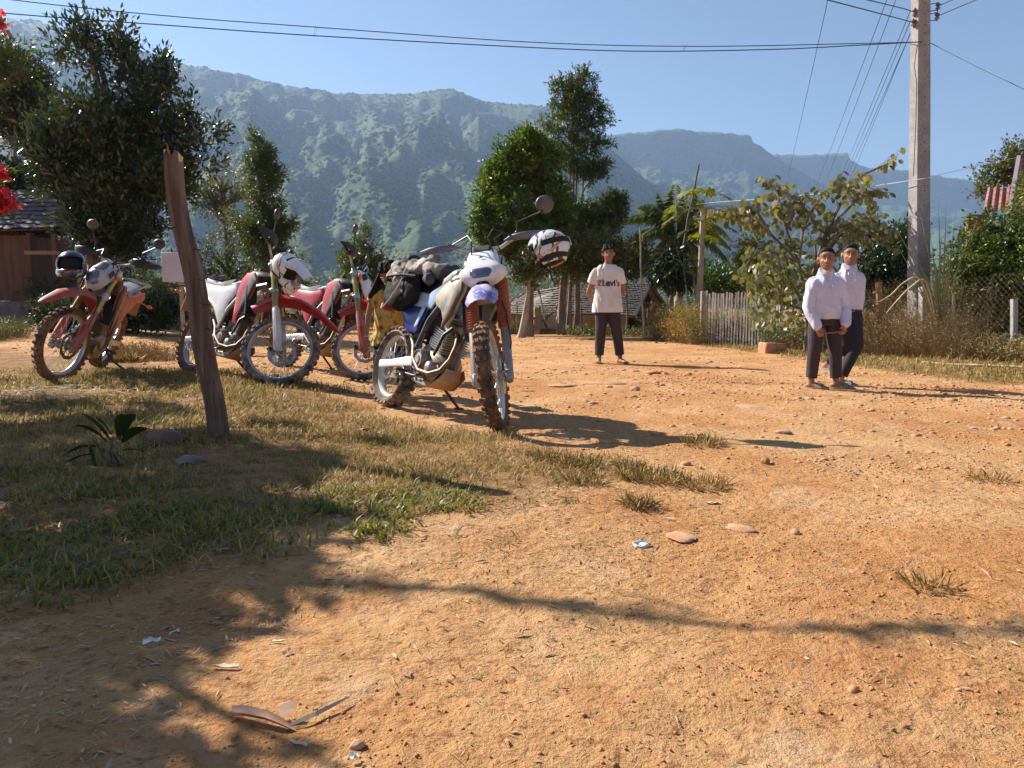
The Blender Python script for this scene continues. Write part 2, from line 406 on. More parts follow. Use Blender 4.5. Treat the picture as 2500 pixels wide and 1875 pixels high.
# turf coverage, 0..1, on the ground plane
LAWN_PX = [(-700, 890), (-200, 872), (40, 868), (150, 885), (330, 898), (540, 915), (760, 940), (905, 985), (1060, 1040), (1190, 1075), (1420, 1105), (1560, 1135), (1500, 1175), (1380, 1215), (1240, 1275), (1060, 1320), (860, 1352), (640, 1395), (420, 1440), (150, 1475), (-150, 1500), (-900, 1560)]
LAWN = np.array([tuple(gp(*p))[:2] for p in LAWN_PX])
VERGE_PX = [(1380, 822), (1560, 829), (1760, 852), (1960, 878), (2130, 903), (2330, 930), (2520, 948), (2900, 990)]
VERGE = np.array([tuple(gp(*p))[:2] for p in VERGE_PX])
def signed_dist(x, y, poly):
    x = np.asarray(x, float); y = np.asarray(y, float); d = np.full(x.shape, 1e9); ins = np.zeros(x.shape, bool); n = len(poly)
    for k in range(n):
        ax, ay = poly[k]; bx, by = poly[(k + 1) % n]; ex, ey = bx - ax, by - ay
        t = np.clip(((x - ax) * ex + (y - ay) * ey) / (ex * ex + ey * ey), 0, 1)
        d = np.minimum(d, np.hypot(x - ax - t * ex, y - ay - t * ey))
        c = ((ay > y) != (by > y)) & (x < (bx - ax) * (y - ay) / (by - ay + 1e-12) + ax); ins ^= c
    return np.where(ins, d, -d)
VPOLY = np.concatenate([VERGE, np.array([[14, 3], [30, 3], [30, 30], [3.4, 30]])])
def turf(x, y):
    n = (fbm(x * 2.2, y * 2.2, 51, 4) - .5)
    a = sst(-.12, .34, signed_dist(x, y, LAWN) - .04 + n * 1.15)
    b = sst(-.05, .35, signed_dist(x, y, VPOLY) + n * .6)
    return np.maximum(a, b)
tv = turf(V[:, 0], V[:, 1]) * .85
tv = np.maximum(tv, sst(19, 23, V[:, 1]) * .8)
a_ = ground.data.attributes.new('turf', 'FLOAT', 'POINT'); a_.data.foreach_set('value', tv.astype(np.float32))

# ---------------------------------------------------------- grass blades
def blades(name, X, Y, h, w, m, lean=.6, rnd=None, zoff=0, kind='stuff', parent=None):
    n = len(X); Z = H(X, Y) + zoff - .003; a = rng.random(n) * 2 * np.pi; l = lean * rng.random(n) ** .7 * 1.2
    D = np.stack([np.cos(a) * l, np.sin(a) * l, np.ones(n) * (1.05 - .6 * np.clip(l, 0, 1))], 1); D /= np.linalg.norm(D, axis=1, keepdims=True)
    b = a + 1.57 + rng.normal(size=n) * .5; S = np.stack([np.cos(b), np.sin(b), np.zeros(n)], 1)
    h = np.asarray(h) * (.5 + .9 * rng.random(n)); w = np.asarray(w) * (.7 + .6 * rng.random(n))
    P = np.stack([X, Y, Z], 1); h_ = h[:, None]; w_ = w[:, None]
    mid = P + D * h_ * .55 + np.array([0, 0, .0]); Dt = D + np.stack([np.cos(a) * .6, np.sin(a) * .6, -.45 * np.ones(n)], 1) * (.3 + rng.random((n, 1))); Dt /= np.linalg.norm(Dt, axis=1, keepdims=True)
    tip = mid + Dt * h_ * .5
    V = np.stack([P - S * w_ * .4, P + S * w_ * .4, mid + S * w_ * .5, mid - S * w_ * .5, tip], 1).reshape(-1, 3)
    i = np.arange(n)[:, None] * 5
    F = np.concatenate([i + [[0, 1, 2]], i + [[0, 2, 3]], i + [[3, 2, 4]]], 1).reshape(-1, 3)
    r = rng.random(n) if rnd is None else rnd
    o = npmesh(name, V, F, m, parent, rnd=np.repeat(r, 3)); o['kind'] = kind; return o
GREEN = mat('grass_green', (.13, .155, .026), .5, c2=(.21, .18, .045), scale=2.5, trans=.35, attr=.35, transc=(1.5, 1.45, .5))
DRY = mat('grass_dry', (.44, .30, .10), .65, c2=(.33, .22, .07), scale=2, trans=.3, attr=.4)
STRAW = mat('straw', (.50, .34, .18), .7, c2=(.36, .22, .11), scale=4, attr=.4)
def scatter(n, x0, x1, y0, y1, dens):
    X = rng.uniform(x0, x1, n); Y = rng.uniform(y0, y1, n); k = rng.random(n) < dens(X, Y); return X[k], Y[k]
def green_share(x, y):
    """how green the turf is: green in front, straw yellow by the bikes"""
    return np.clip(sst(3.6, 2.5, y) * (.18 + 1.1 * (fbm(x * 2.1, y * 2.1, 71, 3) - .25)) + .18 * sst(-1, -3, x) * sst(.4, .6, fbm(x, y, 72, 3)), 0, 1)
tl = lambda x, y: turf(x, y) * (.10 + .9 * sst(.30, .62, fbm(x * 3.3, y * 3.3, 61, 4)))
X1, Y1 = scatter(120000, -3.6, .9, 1.9, 4.6, tl); g = rng.random(len(X1)) < green_share(X1, Y1)
blades('lawn_grass', X1[g], Y1[g], .030 + .038 * fbm(X1[g] * 2, Y1[g] * 2, 75, 2), .0078, GREEN, 1.0)
blades('dry_lawn_grass', X1[~g], Y1[~g], .022 + .040 * fbm(X1[~g] * 2, Y1[~g] * 2, 75, 2), .0042, DRY, 1.0)
X1, Y1 = scatter(90000, -6.5, .3, 4.3, 8.2, lambda x, y: tl(x, y) * (x / y > -.75)); g = rng.random(len(X1)) < green_share(X1, Y1) * .8 + .10
blades('bank_grass', X1[g], Y1[g], .055, .008, GREEN, .7)
blades('dry_bank_grass', X1[~g], Y1[~g], .06, .006, DRY, .7)
X1, Y1 = scatter(80000, 3.2, 9, 5.6, 19.5, lambda x, y: turf(x, y) * (.2 + .8 * fbm(x * 1.5, y * 1.5, 66, 3)) * (x / y < .72)); g = rng.random(len(X1)) < .38
blades('verge_grass', X1[g], Y1[g], .075, .011, GREEN, .8)
blades('dry_verge_grass', X1[~g], Y1[~g], .08, .009, DRY, .8)
# sparse weeds and straw on the bare soil
lit = lambda x, y: np.clip(.22 + sst(.9, -.9, signed_dist(x, y, LAWN) * -1) * 1.2 + sst(.2, -1.2, x) * sst(2.5, 1.8, y) * .7, 0, 1) * sst(.38, .62, fbm(x * 2.5, y * 2.5, 81, 4)) * (turf(x, y) < .75)
X1, Y1 = scatter(75000, -2.6, 2.8, 1.0, 5.2, lit)
n = len(X1); a = rng.random(n) * 6.28
leafmesh('straw_litter', np.stack([X1, Y1, H(X1, Y1) + .003], 1), np.stack([np.cos(a), np.sin(a), rng.normal(size=n) * .12], 1), np.tile([0, 0, 1.], (n, 1)) + rng.normal(size=(n, 3)) * .3,
         rng.gamma(2, .009, n) + .009, .0024 + .005 * (rng.random(n) < .08), STRAW, kind='stuff')
X1, Y1 = scatter(3600, -1.6, 2.4, 1.1, 4.2, lambda x, y: sst(.57, .68, fbm(x * 2.6, y * 2.6, 91, 3)) * (turf(x, y) < .5))
blades('sprouting_weeds', X1, Y1, .02, .006, GREEN, 1.1)

# ---------------------------------------------------------- gravel
def stones(name, X, Y, S, m, flat=.6, kind='stuff', sink=.25, octa=False):
    ico = bmesh.new(); (bmesh.ops.create_uvsphere(ico, u_segments=4, v_segments=3, radius=1) if octa else bmesh.ops.create_icosphere(ico, subdivisions=1, radius=1)); bmesh.ops.triangulate(ico, faces=ico.faces); base = np.array([v.co[:] for v in ico.verts]); fc = np.array([[v.index for v in f.verts] for f in ico.faces]); ico.free()
    n = len(X); nb = len(base); d = 1 + rng.normal(size=(n, nb, 1)) * .2
    Vv = base[None] * d * S[:, None, None] * np.stack([1 + .4 * rng.random(n), .7 + .4 * rng.random(n), flat * (.6 + .6 * rng.random(n))], 1)[:, None, :]
    a = rng.random(n) * 6.28; c, s = np.cos(a)[:, None], np.sin(a)[:, None]
    x = Vv[..., 0] * c - Vv[..., 1] * s; y = Vv[..., 0] * s + Vv[..., 1] * c
    Z = H(X, Y)[:, None] + Vv[..., 2] + S[:, None] * flat * (1 - sink * 2) * .5
    Vv = np.stack([x + X[:, None], y + Y[:, None], Z], -1).reshape(-1, 3); Fv = (fc[None] + (np.arange(n) * nb)[:, None, None]).reshape(-1, 3)
    o = npmesh(name, Vv, Fv, m, rnd=np.repeat(rng.random(n), len(fc))); o['kind'] = kind; return o
STONE = mat('dusty_road_stone', (.50, .25, .12), .85, c2=(.50, .31, .19), scale=.9, attr=.22, bump=.003, bscale=80, spec=.2)
CLOD = mat('soil_clod', (.42, .17, .07), .95, c2=(.50, .24, .11), scale=2, attr=.25, spec=.1)
dn = lambda x, y: (1 - turf(x, y)) * (.15 + .85 * sst(.40, .62, fbm(x * 1.1, y * 1.1, 101, 4)))
X1, Y1 = scatter(26000, -3, 5.5, 3.6, 9.0, dn); stones('gravel', X1, Y1, rng.gamma(1.3, .0030, len(X1)) + .002, STONE, octa=True)
X1, Y1 = scatter(13000, -10, 6, 7.5, 19, dn); stones('far_gravel', X1, Y1, rng.gamma(1.5, .0055, len(X1)) + .004, STONE, .42, octa=True)
X1, Y1 = scatter(30000, -1.7, 3.2, 1.1, 4.2, lambda x, y: dn(x, y) * sst(.38, .6, fbm(x * 1.7 + 3, y * 1.7, 111, 3))); stones('soil_clods', X1, Y1, rng.gamma(1.2, .0009, len(X1)) + .0014, CLOD, .8, octa=True)
X1, Y1 = scatter(900, -1.2, 5.5, 4.0, 10, lambda x, y: dn(x, y)); stones('road_stones', X1, Y1, rng.gamma(2.0, .007, len(X1)) + .006, STONE, .45, sink=.4)
def rock(name, px, py, s, m, label, flat=.5, sz=None, kind=None, group=None, cat='stone', sink=.3):
    p = gp(px, py); bm_ = bmesh.new(); bmesh.ops.create_icosphere(bm_, subdivisions=3, radius=1)
    sd = int(px * 7 + py) % 997; q = sz or (1.2, .9, flat)
    for v in bm_.verts:
        k = 1 + .35 * (float(vn(v.co.x * 1.7 + sd, v.co.y * 1.7 + v.co.z * 1.3, 3)) - .5) + .12 * (float(vn(v.co.x * 6 + sd, v.co.y * 6 + v.co.z * 5, 5)) - .5)
        v.co = Vector((v.co.x * q[0], v.co.y * q[1], v.co.z * q[2])) * k * s
    me = bpy.data.meshes.new(name); bm_.to_mesh(me); bm_.free(); me.materials.append(m); autosmooth(me, R(50))
    o = link(bpy.data.objects.new(name, me)); o.location = (p.x, p.y, hz(p.x, p.y) + s * q[2] * (1 - 2 * sink)); o.rotation_euler = (0, 0, sd)
    return props(o, label, cat, group)
ROCK = mat('pale_red_rock', (.52, .30, .18), .85, c2=(.45, .22, .12), scale=9, bump=.004, bscale=70, spec=.2)
rock('rock', 1810, 1283, .048, ROCK, 'flat pale pink stone set in the bare soil, largest in the right foreground', .22)
rock('rock', 1663, 1308, .05, ROCK, 'low half-buried stone just right of the crushed paper cup', .16)
rock('rock', 1942, 1292, .018, ROCK, 'small rounded stone right of the flat pale pink stone', .7)
rock('rock', 1868, 1132, .024, CLOD, 'small angular orange stone alone on the road right of the dry grass tufts', .8)
rock('rock', 1550, 957, .05, ROCK, 'rounded reddish stone on the road between the parked bike and the boys', .6)
rock('rock', 1487, 950, .028, ROCK, 'small flat stone just left of the rounded reddish road stone', .5)
rock('rock', 1830, 995, .10, ROCK, 'low worn stone hump in the road in front of the boys', .14)
rock('rock', 1912, 1058, .045, ROCK, 'pale stone at the tip of the blue motorcycle shadow', .4)
rock('rock', 1600, 1064, .03, ROCK, 'small pale stone inside the blue motorcycle shadow', .5)
rock('rock', 1505, 938, .085, ROCK, 'broad flat stone behind the rounded reddish road stone', .15)
rock('rock', 1375, 945, .11, ROCK, 'long flat stone in the road right of the blue motorcycle wheel', .12)
rock('rock', 405, 1105, .085, mat('grey_rock', (.20, .11, .075), .9, c2=(.14, .08, .05), scale=12, bump=.004), 'dusty red rock in the grass beside the foot of the wooden post', .6)
rock('rock', 463, 1150, .062, mat('pale_grey_rock', (.26, .20, .155), .9, c2=(.16, .12, .09), scale=12, bump=.004), 'pale split rock in the grass in front of the wooden post', .45)
rock('rock', 872, 1815, .013, ROCK, 'small round pebble by the white scrap at the lower edge', .7)

# ---------------------------------------------------------- mountains
def forest_mat(name, c, c2, c3, c4):
    m = bpy.data.materials.new(name); m.use_nodes = True; nt = m.node_tree; L = nt.links.new; b = nt.nodes['Principled BSDF']; b.inputs['Roughness'].default_value = .9; b.inputs['Specular IOR Level'].default_value = .1
    tc = _n(nt, 'ShaderNodeTexCoord')
    def mix(a, c, s, lo, hi, d=5, k=1.0):
        q = _n(nt, 'ShaderNodeTexNoise'); q.inputs['Scale'].default_value = s; q.inputs['Detail'].default_value = d; L(tc.outputs['Object'], q.inputs['Vector'])
        mr = _n(nt, 'ShaderNodeMapRange'); mr.inputs[1].default_value = lo; mr.inputs[2].default_value = hi; mr.inputs[4].default_value = k; L(q.outputs[0], mr.inputs[0])
        mx = _n(nt, 'ShaderNodeMix', data_type='RGBA'); L(mr.outputs[0], mx.inputs[0])
        if isinstance(a, tuple): mx.inputs[6].default_value = (*a, 1)
        else: L(a, mx.inputs[6])
        mx.inputs[7].default_value = (*c, 1); return mx.outputs[2]
    cc = mix(c, c2, .008, .42, .6); cc = mix(cc, c3, .09, .52, .66, 3, .8); cc = mix(cc, c4, .16, .64, .74, 2, .8)
    L(cc, b.inputs['Base Color'])
    vo = _n(nt, 'ShaderNodeTexVoronoi'); vo.inputs['Scale'].default_value = .075; L(tc.outputs['Object'], vo.inputs['Vector'])
    bp = _n(nt, 'ShaderNodeBump'); bp.invert = True; bp.inputs['Strength'].default_value = .9; bp.inputs['Distance'].default_value = 3; L(vo.outputs['Distance'], bp.inputs['Height']); L(bp.outputs[0], b.inputs['Normal'])
    return m
FOREST = forest_mat('mountain_forest', (.030, .055, .018), (.060, .088, .028), (.10, .125, .05), (.16, .15, .08))
def mountain(name, sky_, d_ridge, d_foot, px0, px1, step, rows, spur, seed, power=1.0, cliff=0.0, tree=1.0, footz=-6):
    us = np.arange(px0, px1 + step, step); sp = np.array([s[0] for s in sky_]); sy = np.array([s[1] for s in sky_])
    py = np.interp(us, sp, sy) - (vn(us / 9, us * 0, seed) - .5) * 5 * tree
    dr = np.interp(us, [s[0] for s in d_ridge], [s[1] for s in d_ridge]); ta = (us - CX) / F_PX
    el = np.tan(np.arctan((CY - py) / F_PX) - PITCH)      # slope per metre of y, close enough off axis
    hr = el * dr
    v = np.linspace(0, 1, rows) ** 1.15
    U, Vv = np.meshgrid(us, v); DR = np.tile(dr, (rows, 1)); HR = np.tile(hr, (rows, 1)); TA = np.tile(ta, (rows, 1))
    Y = DR + (d_foot - DR) * Vv
    ph = (1 - Vv) ** power
    if cliff: ph = ph * (1 - cliff * sst(0, .035, Vv) * (1 - Vv))
    X0 = TA * Y
    # spurs and gullies running down the slope, wandering sideways
    w = fbm(U / 260 + Vv * 1.6, Vv * 3.0, seed + 3, 4); sp_ = .5 + .5 * np.cos((U / spur * 2 + w * 7 + Vv * 1.1) * math.pi)
    sp2 = .5 + .5 * np.cos((U / (spur * .3) - Vv * 1.6 + w * 11) * math.pi)
    env = np.sin(np.clip(Vv * 1.05, 0, 1) * math.pi) ** .7
    Z = footz + (HR - footz) * ph + env * (HR * .085 * (sp_ - .5) + HR * .012 * (sp2 - .5) + HR * .20 * (fbm(U / 90, Vv * 7, seed + 9, 4) - .5))
    cr = cellnoise(X0 / 15.0, Y / 22.0 + Z / 15, seed + 20)
    Z = Z + tree * (.75 - cr) * 3 * sst(0, .02, Vv)
    P = np.stack([X0, Y, Z], -1).reshape(-1, 3); nx = len(us)
    # back side so the hill is a solid
    Bk = np.stack([ta * (dr + 500), dr + 500, np.full(nx, footz)], 1); off = rows * nx
    i = (np.arange(rows - 1)[:, None] * nx + np.arange(nx - 1)[None, :]).ravel(); F = np.stack([i, i + nx, i + nx + 1, i + 1], 1)
    j = np.arange(nx - 1); F2 = np.stack([j, j + 1, off + j + 1, off + j], 1)
    o = npmesh(name, np.concatenate([P, Bk]), np.concatenate([F, F2]), FOREST, smooth=True); props(o, kind='structure'); return P, rows, nx
A = [(-900, 60), (-300, 20), (0, 38), (120, 50), (190, 72), (250, 88), (350, 112), (450, 152), (600, 180), (700, 205), (830, 226), (900, 230), (1040, 226), (1110, 220), (1150, 232), (1190, 247), (1310, 259), (1380, 275), (1450, 330), (1560, 430), (1700, 540), (1900, 640), (2300, 720), (2800, 730)]
PA = mountain('mountain', A, [(-900, 2300), (0, 2250), (1100, 2600), (1500, 2600), (2800, 2600)], 800, -500, 2450, 4.2, 175, 330, 40, 1.05)
B = [(1000, 420), (1300, 345), (1450, 334), (1500, 326), (1560, 322), (1640, 314), (1690, 320), (1780, 326), (1818, 330), (1823, 345), (1850, 362), (1900, 395), (1980, 440), (2080, 500), (2200, 570), (2400, 660), (2700, 700)]
PB = mountain('mountain', B, [(900, 3300), (2800, 3300)], 1500, 1000, 2700, 4.4, 90, 420, 60, 1.1, .22, .8)
C = [(1500, 420), (1700, 385), (1880, 376), (1960, 378), (2050, 372), (2057, 392), (2100, 410), (2140, 413), (2220, 414), (2226, 424), (2330, 436), (2360, 446), (2400, 468), (2500, 520), (2700, 590), (3200, 640)]
mountain('mountain', C, [(1400, 4100), (3200, 3900)], 2200, 1500, 2700, 4.4, 80, 300, 80, 1.0, .22, .8)
TREETOP = mat('forest_crown', (.04, .068, .022), .85, c2=(.075, .10, .035), scale=.01, attr=.3, c3=(.10, .12, .055), s3=.05, spec=.1)
def canopy(name, PP, n, r0, r1, seed):
    P, rows, nx = PP; r_ = np.random.default_rng(seed); P3 = P.reshape(rows, nx, 3); v = (r_.random(n) ** .8 * (rows - 2)).astype(int); u = (r_.random(n) * (nx - 2)).astype(int)
    f = fbm(u / 26, v / 14, seed, 3); k = f > .42; v = v[k]; u = u[k]; c = P3[v, u] + (P3[v + 1, u + 1] - P3[v, u]) * r_.random((len(u), 1)); n = len(u)
    px = CX + c[:, 0] / c[:, 1] * F_PX; k = (px > -60) & (px < 2560); c = c[k]; n = len(c)
    ico = bmesh.new(); bmesh.ops.create_icosphere(ico, subdivisions=1, radius=1); base = np.array([q.co[:] for q in ico.verts]); fc = np.array([[q.index for q in g.verts] for g in ico.faces]); ico.free()
    S = (r0 + (r1 - r0) * r_.random(n) ** 2)[:, None, None]; V = base[None] * (1 + r_.normal(size=(n, len(base), 1)) * .16) * S * np.array([1, 1, .85]); V = V + c[:, None, :] + np.array([0, 0, 1.]) * S * .12
    F = (fc[None] + (np.arange(n) * len(base))[:, None, None]).reshape(-1, 3); o = npmesh(name, V.reshape(-1, 3), F, TREETOP, rnd=np.repeat(r_.random(n), len(fc)), smooth=True); o['kind'] = 'stuff'
canopy('mountain_canopy', PA, 26000, 2.6, 6.5, 5); canopy('far_mountain_canopy', PB, 5000, 6, 12, 6)
# ---------------------------------------------------------- haze
def haze():
    mb = MB(); x0, x1, y0, y1, z0, z1 = -3600, 6200, -900, 5400, -9, 1050
    mb.box(((x0 + x1) / 2, (y0 + y1) / 2, (z0 + z1) / 2), (x1 - x0, y1 - y0, z1 - z0))
    m = bpy.data.materials.new('valley_haze'); m.use_nodes = True; nt = m.node_tree; nt.nodes.remove(nt.nodes['Principled BSDF'])
    pv = _n(nt, 'ShaderNodeVolumePrincipled'); pv.inputs['Color'].default_value = (.46, .66, 1, 1); pv.inputs['Density'].default_value = .00014; pv.inputs['Anisotropy'].default_value = .3
    nt.links.new(pv.outputs[0], nt.nodes['Material Output'].inputs['Volume'])
    o = mb.build('haze', m, smooth=0); return props(o, kind='stuff')
haze()
# ================================================================== things people built
WOODG = mat('weathered_grey_wood', (.30, .26, .22), .85, c2=(.42, .38, .33), scale=7, stretch=(1, 1, .12), c3=(.14, .11, .09), s3=26, bump=.002, bscale=45)
WOODB = mat('brown_plank_wood', (.13, .065, .042), .85, c2=(.08, .042, .03), scale=9, stretch=(1, 1, .15), bump=.002, bscale=40)
WOODP = mat('split_post_wood', (.105, .060, .040), .85, c2=(.24, .16, .11), scale=16, stretch=(1, 1, .09), c3=(.05, .03, .022), s3=20, bump=.012, bscale=30)
BAMB = mat('grey_bamboo', (.30, .29, .22), .6, c2=(.22, .2, .14), scale=5)
CONC = mat('pole_concrete', (.36, .34, .33), .85, c2=(.29, .27, .26), scale=5, bump=.004, bscale=40, c3=(.24, .22, .21), s3=40)
WIREM = mat('galvanised_wire', (.22, .19, .16), .55, .5, c2=(.25, .14, .08), scale=9)
CABLEB = mat('overhead_cable', (.010, .014, .03), .5)
# ---- leaning wooden post in the grass
def leaning_post():
    b = gp(533, 1088); t = at(428, 382, b.y - .02); b.z = hz(b.x, b.y) - .12
    o = empty('wooden_post', b); props(o, 'tall split wooden post leaning left in the grass beside the motorcycles', 'post')
    mb = MB(); n = 18; rings = []; K = 36; d = t - b
    for k in range(K + 1):
        q = k / K; c = d * q; c.x += .016 * math.sin(q * 5.3) + .01 * math.sin(q * 13); w = .056 * (1 - .16 * q)
        ring = []
        for j in range(n):
            a = 2 * math.pi * j / n; rr = w * (1 + .16 * (float(vn(a * 2.4 + 9 if j < n / 2 else a * 2.4, q * 1.2, 4)) - .5) * 2 + .09 * math.sin(a * 4 + .6) + .07 * (float(vn(j * 3.7, q * 5, 8)) - .5) * 2)
            if j in (3, 4, 12): rr *= .86
            ring.append(c + Vector((math.cos(a) * rr, math.sin(a) * rr * 1.1, 0)))
        if k == K: 
            for j in range(n): ring[j].z += .03 * math.sin(j * 1.7) + .035 * math.cos(2 * math.pi * j / n + 2.4)
        rings.append(ring)
    mb.loft(rings); mb.build('trunk_shaft', WOODP, o, smooth=38)
    for (q, s_, l) in ((.58, -1, .055), (.60, 1, .03), (.44, 1, .03), (.70, 1, .035), (.77, -1, .03), (.52, 1, .04)):
        m2 = MB(); c = d * q; m2.tube([c + Vector((s_ * .04, -.03, 0)), c + Vector((s_ * (.055 + l), -.06, -.008))], .0035, 6); m2.build('nail', mat('rusty_nail', (.10, .06, .05), .6, .6), o)
leaning_post()
# ---- sign board behind the post
def board():
    Y = 11.5; o = empty('sign_board', at(440, 760, Y)); props(o, 'plain pale lilac board on a stake behind the leaning wooden post', 'sign'); L0 = o.location
    a = at(394, 616, Y) - L0; c = at(484, 688, Y) - L0; mb = MB()
    mb.box((a + c) / 2, (c.x - a.x, .02, a.z - c.z), b=.003); mb.build('panel', mat('pale_board_paint', (.55, .50, .58), .6, c2=(.50, .44, .5), scale=3), o)
    mb = MB(); s = at(440, 690, Y) - L0; mb.box((s.x, .03, -.05), (.05, .04, 1.1)); mb.build('stake', WOODG, o)
board()
# ---- electric pole
PY = 12.3
def pole():
    b = at(2243, 862, PY); b.z = hz(b.x, b.y) - .2; o = empty('electric_pole', b); props(o, 'square tapered concrete electric pole with bolt holes rising beyond the top of the picture', 'pole')
    t = at(2249, -190, PY); t.y = PY; d = t - b; h = d.z; mb = MB(); rings = []; K = 40; yaw = R(17)
    for k in range(K + 1):
        q = k / K; wx, wy = .142 - .034 * q, .11 - .03 * q; c = Vector((d.x * q, 0, h * q)); j_ = .003
        ring = []
        for (sx, sy) in ((-1, -.86), (-.9, -1), (.9, -1), (1, -.86), (1, .86), (.9, 1), (-.9, 1), (-1, .86)):
            x = sx * wx + random.uniform(-j_, j_); y = sy * wy; ring.append(c + Vector((x * math.cos(yaw) - y * math.sin(yaw), x * math.sin(yaw) + y * math.cos(yaw), 0)))
        rings.append(ring)
    mb.loft(rings); mb.build('shaft', CONC, o, smooth=25)
    nrm = Vector((math.sin(yaw), -math.cos(yaw), 0))
    for py in (12, 40, 65, 85, 112, 138, 172, 240, 257, 317, 350, 373, 409, 455, 468, 501, 534):
        z = at(2250, py, PY).z - b.z; q = z / h; c = Vector((d.x * q, 0, z)) + nrm * (.11 - .03 * q - .008)
        m2 = MB(); m2.cyl(c, c + nrm * .0095, .010, n=10); m2.build('bolt_hole', mat('dark_hole', (.01, .01, .01), .9), o)
    # insulators on brackets
    for (px, py, s) in ((2233, 30, -1), (2230, 56, -1), (2290, 16, 1), (2288, 40, 1)):
        e = at(px, py, PY - .05) - b; m2 = MB(); zc = e.z; root_ = Vector((d.x * zc / h + s * .11, 0, zc))
        m2.tube([root_ + Vector((0, 0, .05)), e + Vector((0, 0, .055))], .006, 6); m2.tube([root_ + Vector((0, 0, -.05)), e + Vector((0, 0, -.055))], .006, 6); m2.cyl(e + Vector((0, 0, -.07)), e + Vector((0, 0, .07)), .006, n=6)
        br = m2.build('bracket', CABLEB, o)
        m2 = MB(); m2.lathe([(.012, -.042), (.034, -.040), (.036, -.018), (.022, -.008), (.020, .008), (.036, .018), (.034, .040), (.012, .042)], e, (0, 0, 1), 14); m2.build('insulator', mat('brown_glazed_insulator', (.14, .05, .05), .2, c2=(.3, .2, .2), scale=20, coat=.6), br)
    m2 = MB()
    for z in (at(2250, 18, PY).z, at(2250, 48, PY).z): pass
    m2.tube([at(2240, 108, PY - .15) - b, at(2232, 160, PY - .17) - b, at(2238, 200, PY - .16) - b, at(2236, 300, PY - .17) - b, at(2230, 430, PY - .18) - b], .005, 6); m2.build('hanging_cable', CABLEB, o)
    return b
pb = pole()
def wire(name, pts, r, label, group, sag=.0, m=CABLEB, seg=14, cat='cable'):
    mb = MB(); P = [Vector(p) for p in pts]; out = []
    for i in range(len(P) - 1):
        for k in range(seg):
            t = k / seg; q = P[i].lerp(P[i + 1], t); q.z -= sag * math.sin(math.pi * t); out.append(q)
    out.append(P[-1]); mb.tube(out, r, 5); o = mb.build(name, m, None); return props(o, label, cat, group)
Gw = 'overhead cables at the concrete pole'
def spline_px(L):   # (px,py,Y) list smoothed by catmull-rom
    P = [at(*q) for q in L]; out = []
    for i in range(len(P) - 1):
        p0, p1, p2, p3 = P[max(i - 1, 0)], P[i], P[i + 1], P[min(i + 2, len(P) - 1)]
        for k in range(10):
            t = k / 10; out.append(.5 * ((2 * p1) + (p2 - p0) * t + (2 * p0 - 5 * p1 + 4 * p2 - p3) * t * t + (3 * p1 - p0 - 3 * p2 + p3) * t ** 3))
    out.append(P[-1]); return out
wire('overhead_cable', spline_px([(2250, 102, PY - .13), (2100, 110, 12), (1900, 120, 11.8), (1582, 125, 11.5), (1300, 116, 11.3), (768, 87, 11), (400, 61, 10.8), (0, 31, 10.6), (-500, -20, 10.4)]), .0075, 'lower of the two long cables crossing the whole sky to the left edge', Gw, seg=1)
wire('overhead_cable', spline_px([(2250, 102, PY - .15), (2100, 106, 11.9), (1695, 113, 11.7), (1300, 103, 11.4), (768, 66, 11.1), (400, 38, 10.9), (34, 0, 10.7), (-500, -70, 10.4)]), .0065, 'upper of the two long cables crossing the whole sky to the left edge', Gw, seg=1)
for k, (a, c, lab) in enumerate((((2030, -40), (1915, 460), 'leftmost of the thin cables slanting down towards the mountain'), ((2180, -40), (1975, 490), 'second from left of the cables slanting down towards the mountain'), ((2202, -40), (1998, 480), 'third from left of the cables slanting down towards the mountain'),
        ((2234, 0), (2040, 450), 'left of the close bunch of cables slanting down by the pole'), ((2240, 10), (2046, 455), 'second of the close bunch of cables slanting down by the pole'), ((2233, 58), (2055, 450), 'third of the close bunch of cables slanting down by the pole'), ((2231, 60), (2066, 450), 'rightmost of the bunch of cables slanting down from the insulator'))):
    A_ = at(a[0], a[1], PY); B_ = at(c[0], c[1] + 6, 62); wire('overhead_cable', [A_, B_], .006, lab, Gw, sag=.12)
for (P, r, lab) in (([(2230, 56, PY - .05), (2205, 48, 11.6), (2022, 0, 9), (1900, -32, 7.8)], .007, 'cable from the lower left insulator up to the upper left'), ([(2233, 30, PY - .05), (2206, 21, 11.6), (2120, 0, 10), (2000, -30, 8.4)], .007, 'cable from the upper left insulator up to the upper left'),
        ([(2290, 16, PY - .05), (2306, 8, 12), (2400, -32, 11)], .007, 'cable from the upper right insulator leaving towards the top edge'), ([(2288, 40, PY - .05), (2304, 33, 12), (2395, -5, 11), (2480, -40, 10)], .007, 'cable from the lower right insulator leaving towards the top edge'),
        ([(2272, 105, PY), (2390, 165, 11), (2500, 218, 10), (2640, 290, 9)], .0055, 'thin cable running down to the right edge from the pole')):
    wire('overhead_cable', spline_px(P), r, lab, Gw, seg=1)
wire('service_cable', spline_px([(1700, 499, 18), (1760, 493, 17.5), (1950, 478, 15), (2244, 438, PY - .2), (2300, 425, 13), (2430, 396, 16), (2480, 385, 17.5)]), .006, 'pale service cable running past the pole to the red roof', Gw, m=mat('pale_cable', (.5, .48, .46), .5), seg=1)
for (a, y0, y1) in (((770, 66), 62, 88), ((1670, 112), 110, 122)):
    mb = MB(); p = at(a[0], y0, 11.1); q = at(a[0] - 3, y1 + 3, 11.1); q2 = at(a[0] + 7, y0, 11.1); mb.tube([p, q, q2], .004, 5); props(mb.build('cable_tie', CABLEB, None), 'thin loose wire tie hanging between the two long cables ' + ('on the left' if a[0] < 1000 else 'on the right'), 'cable tie', Gw)

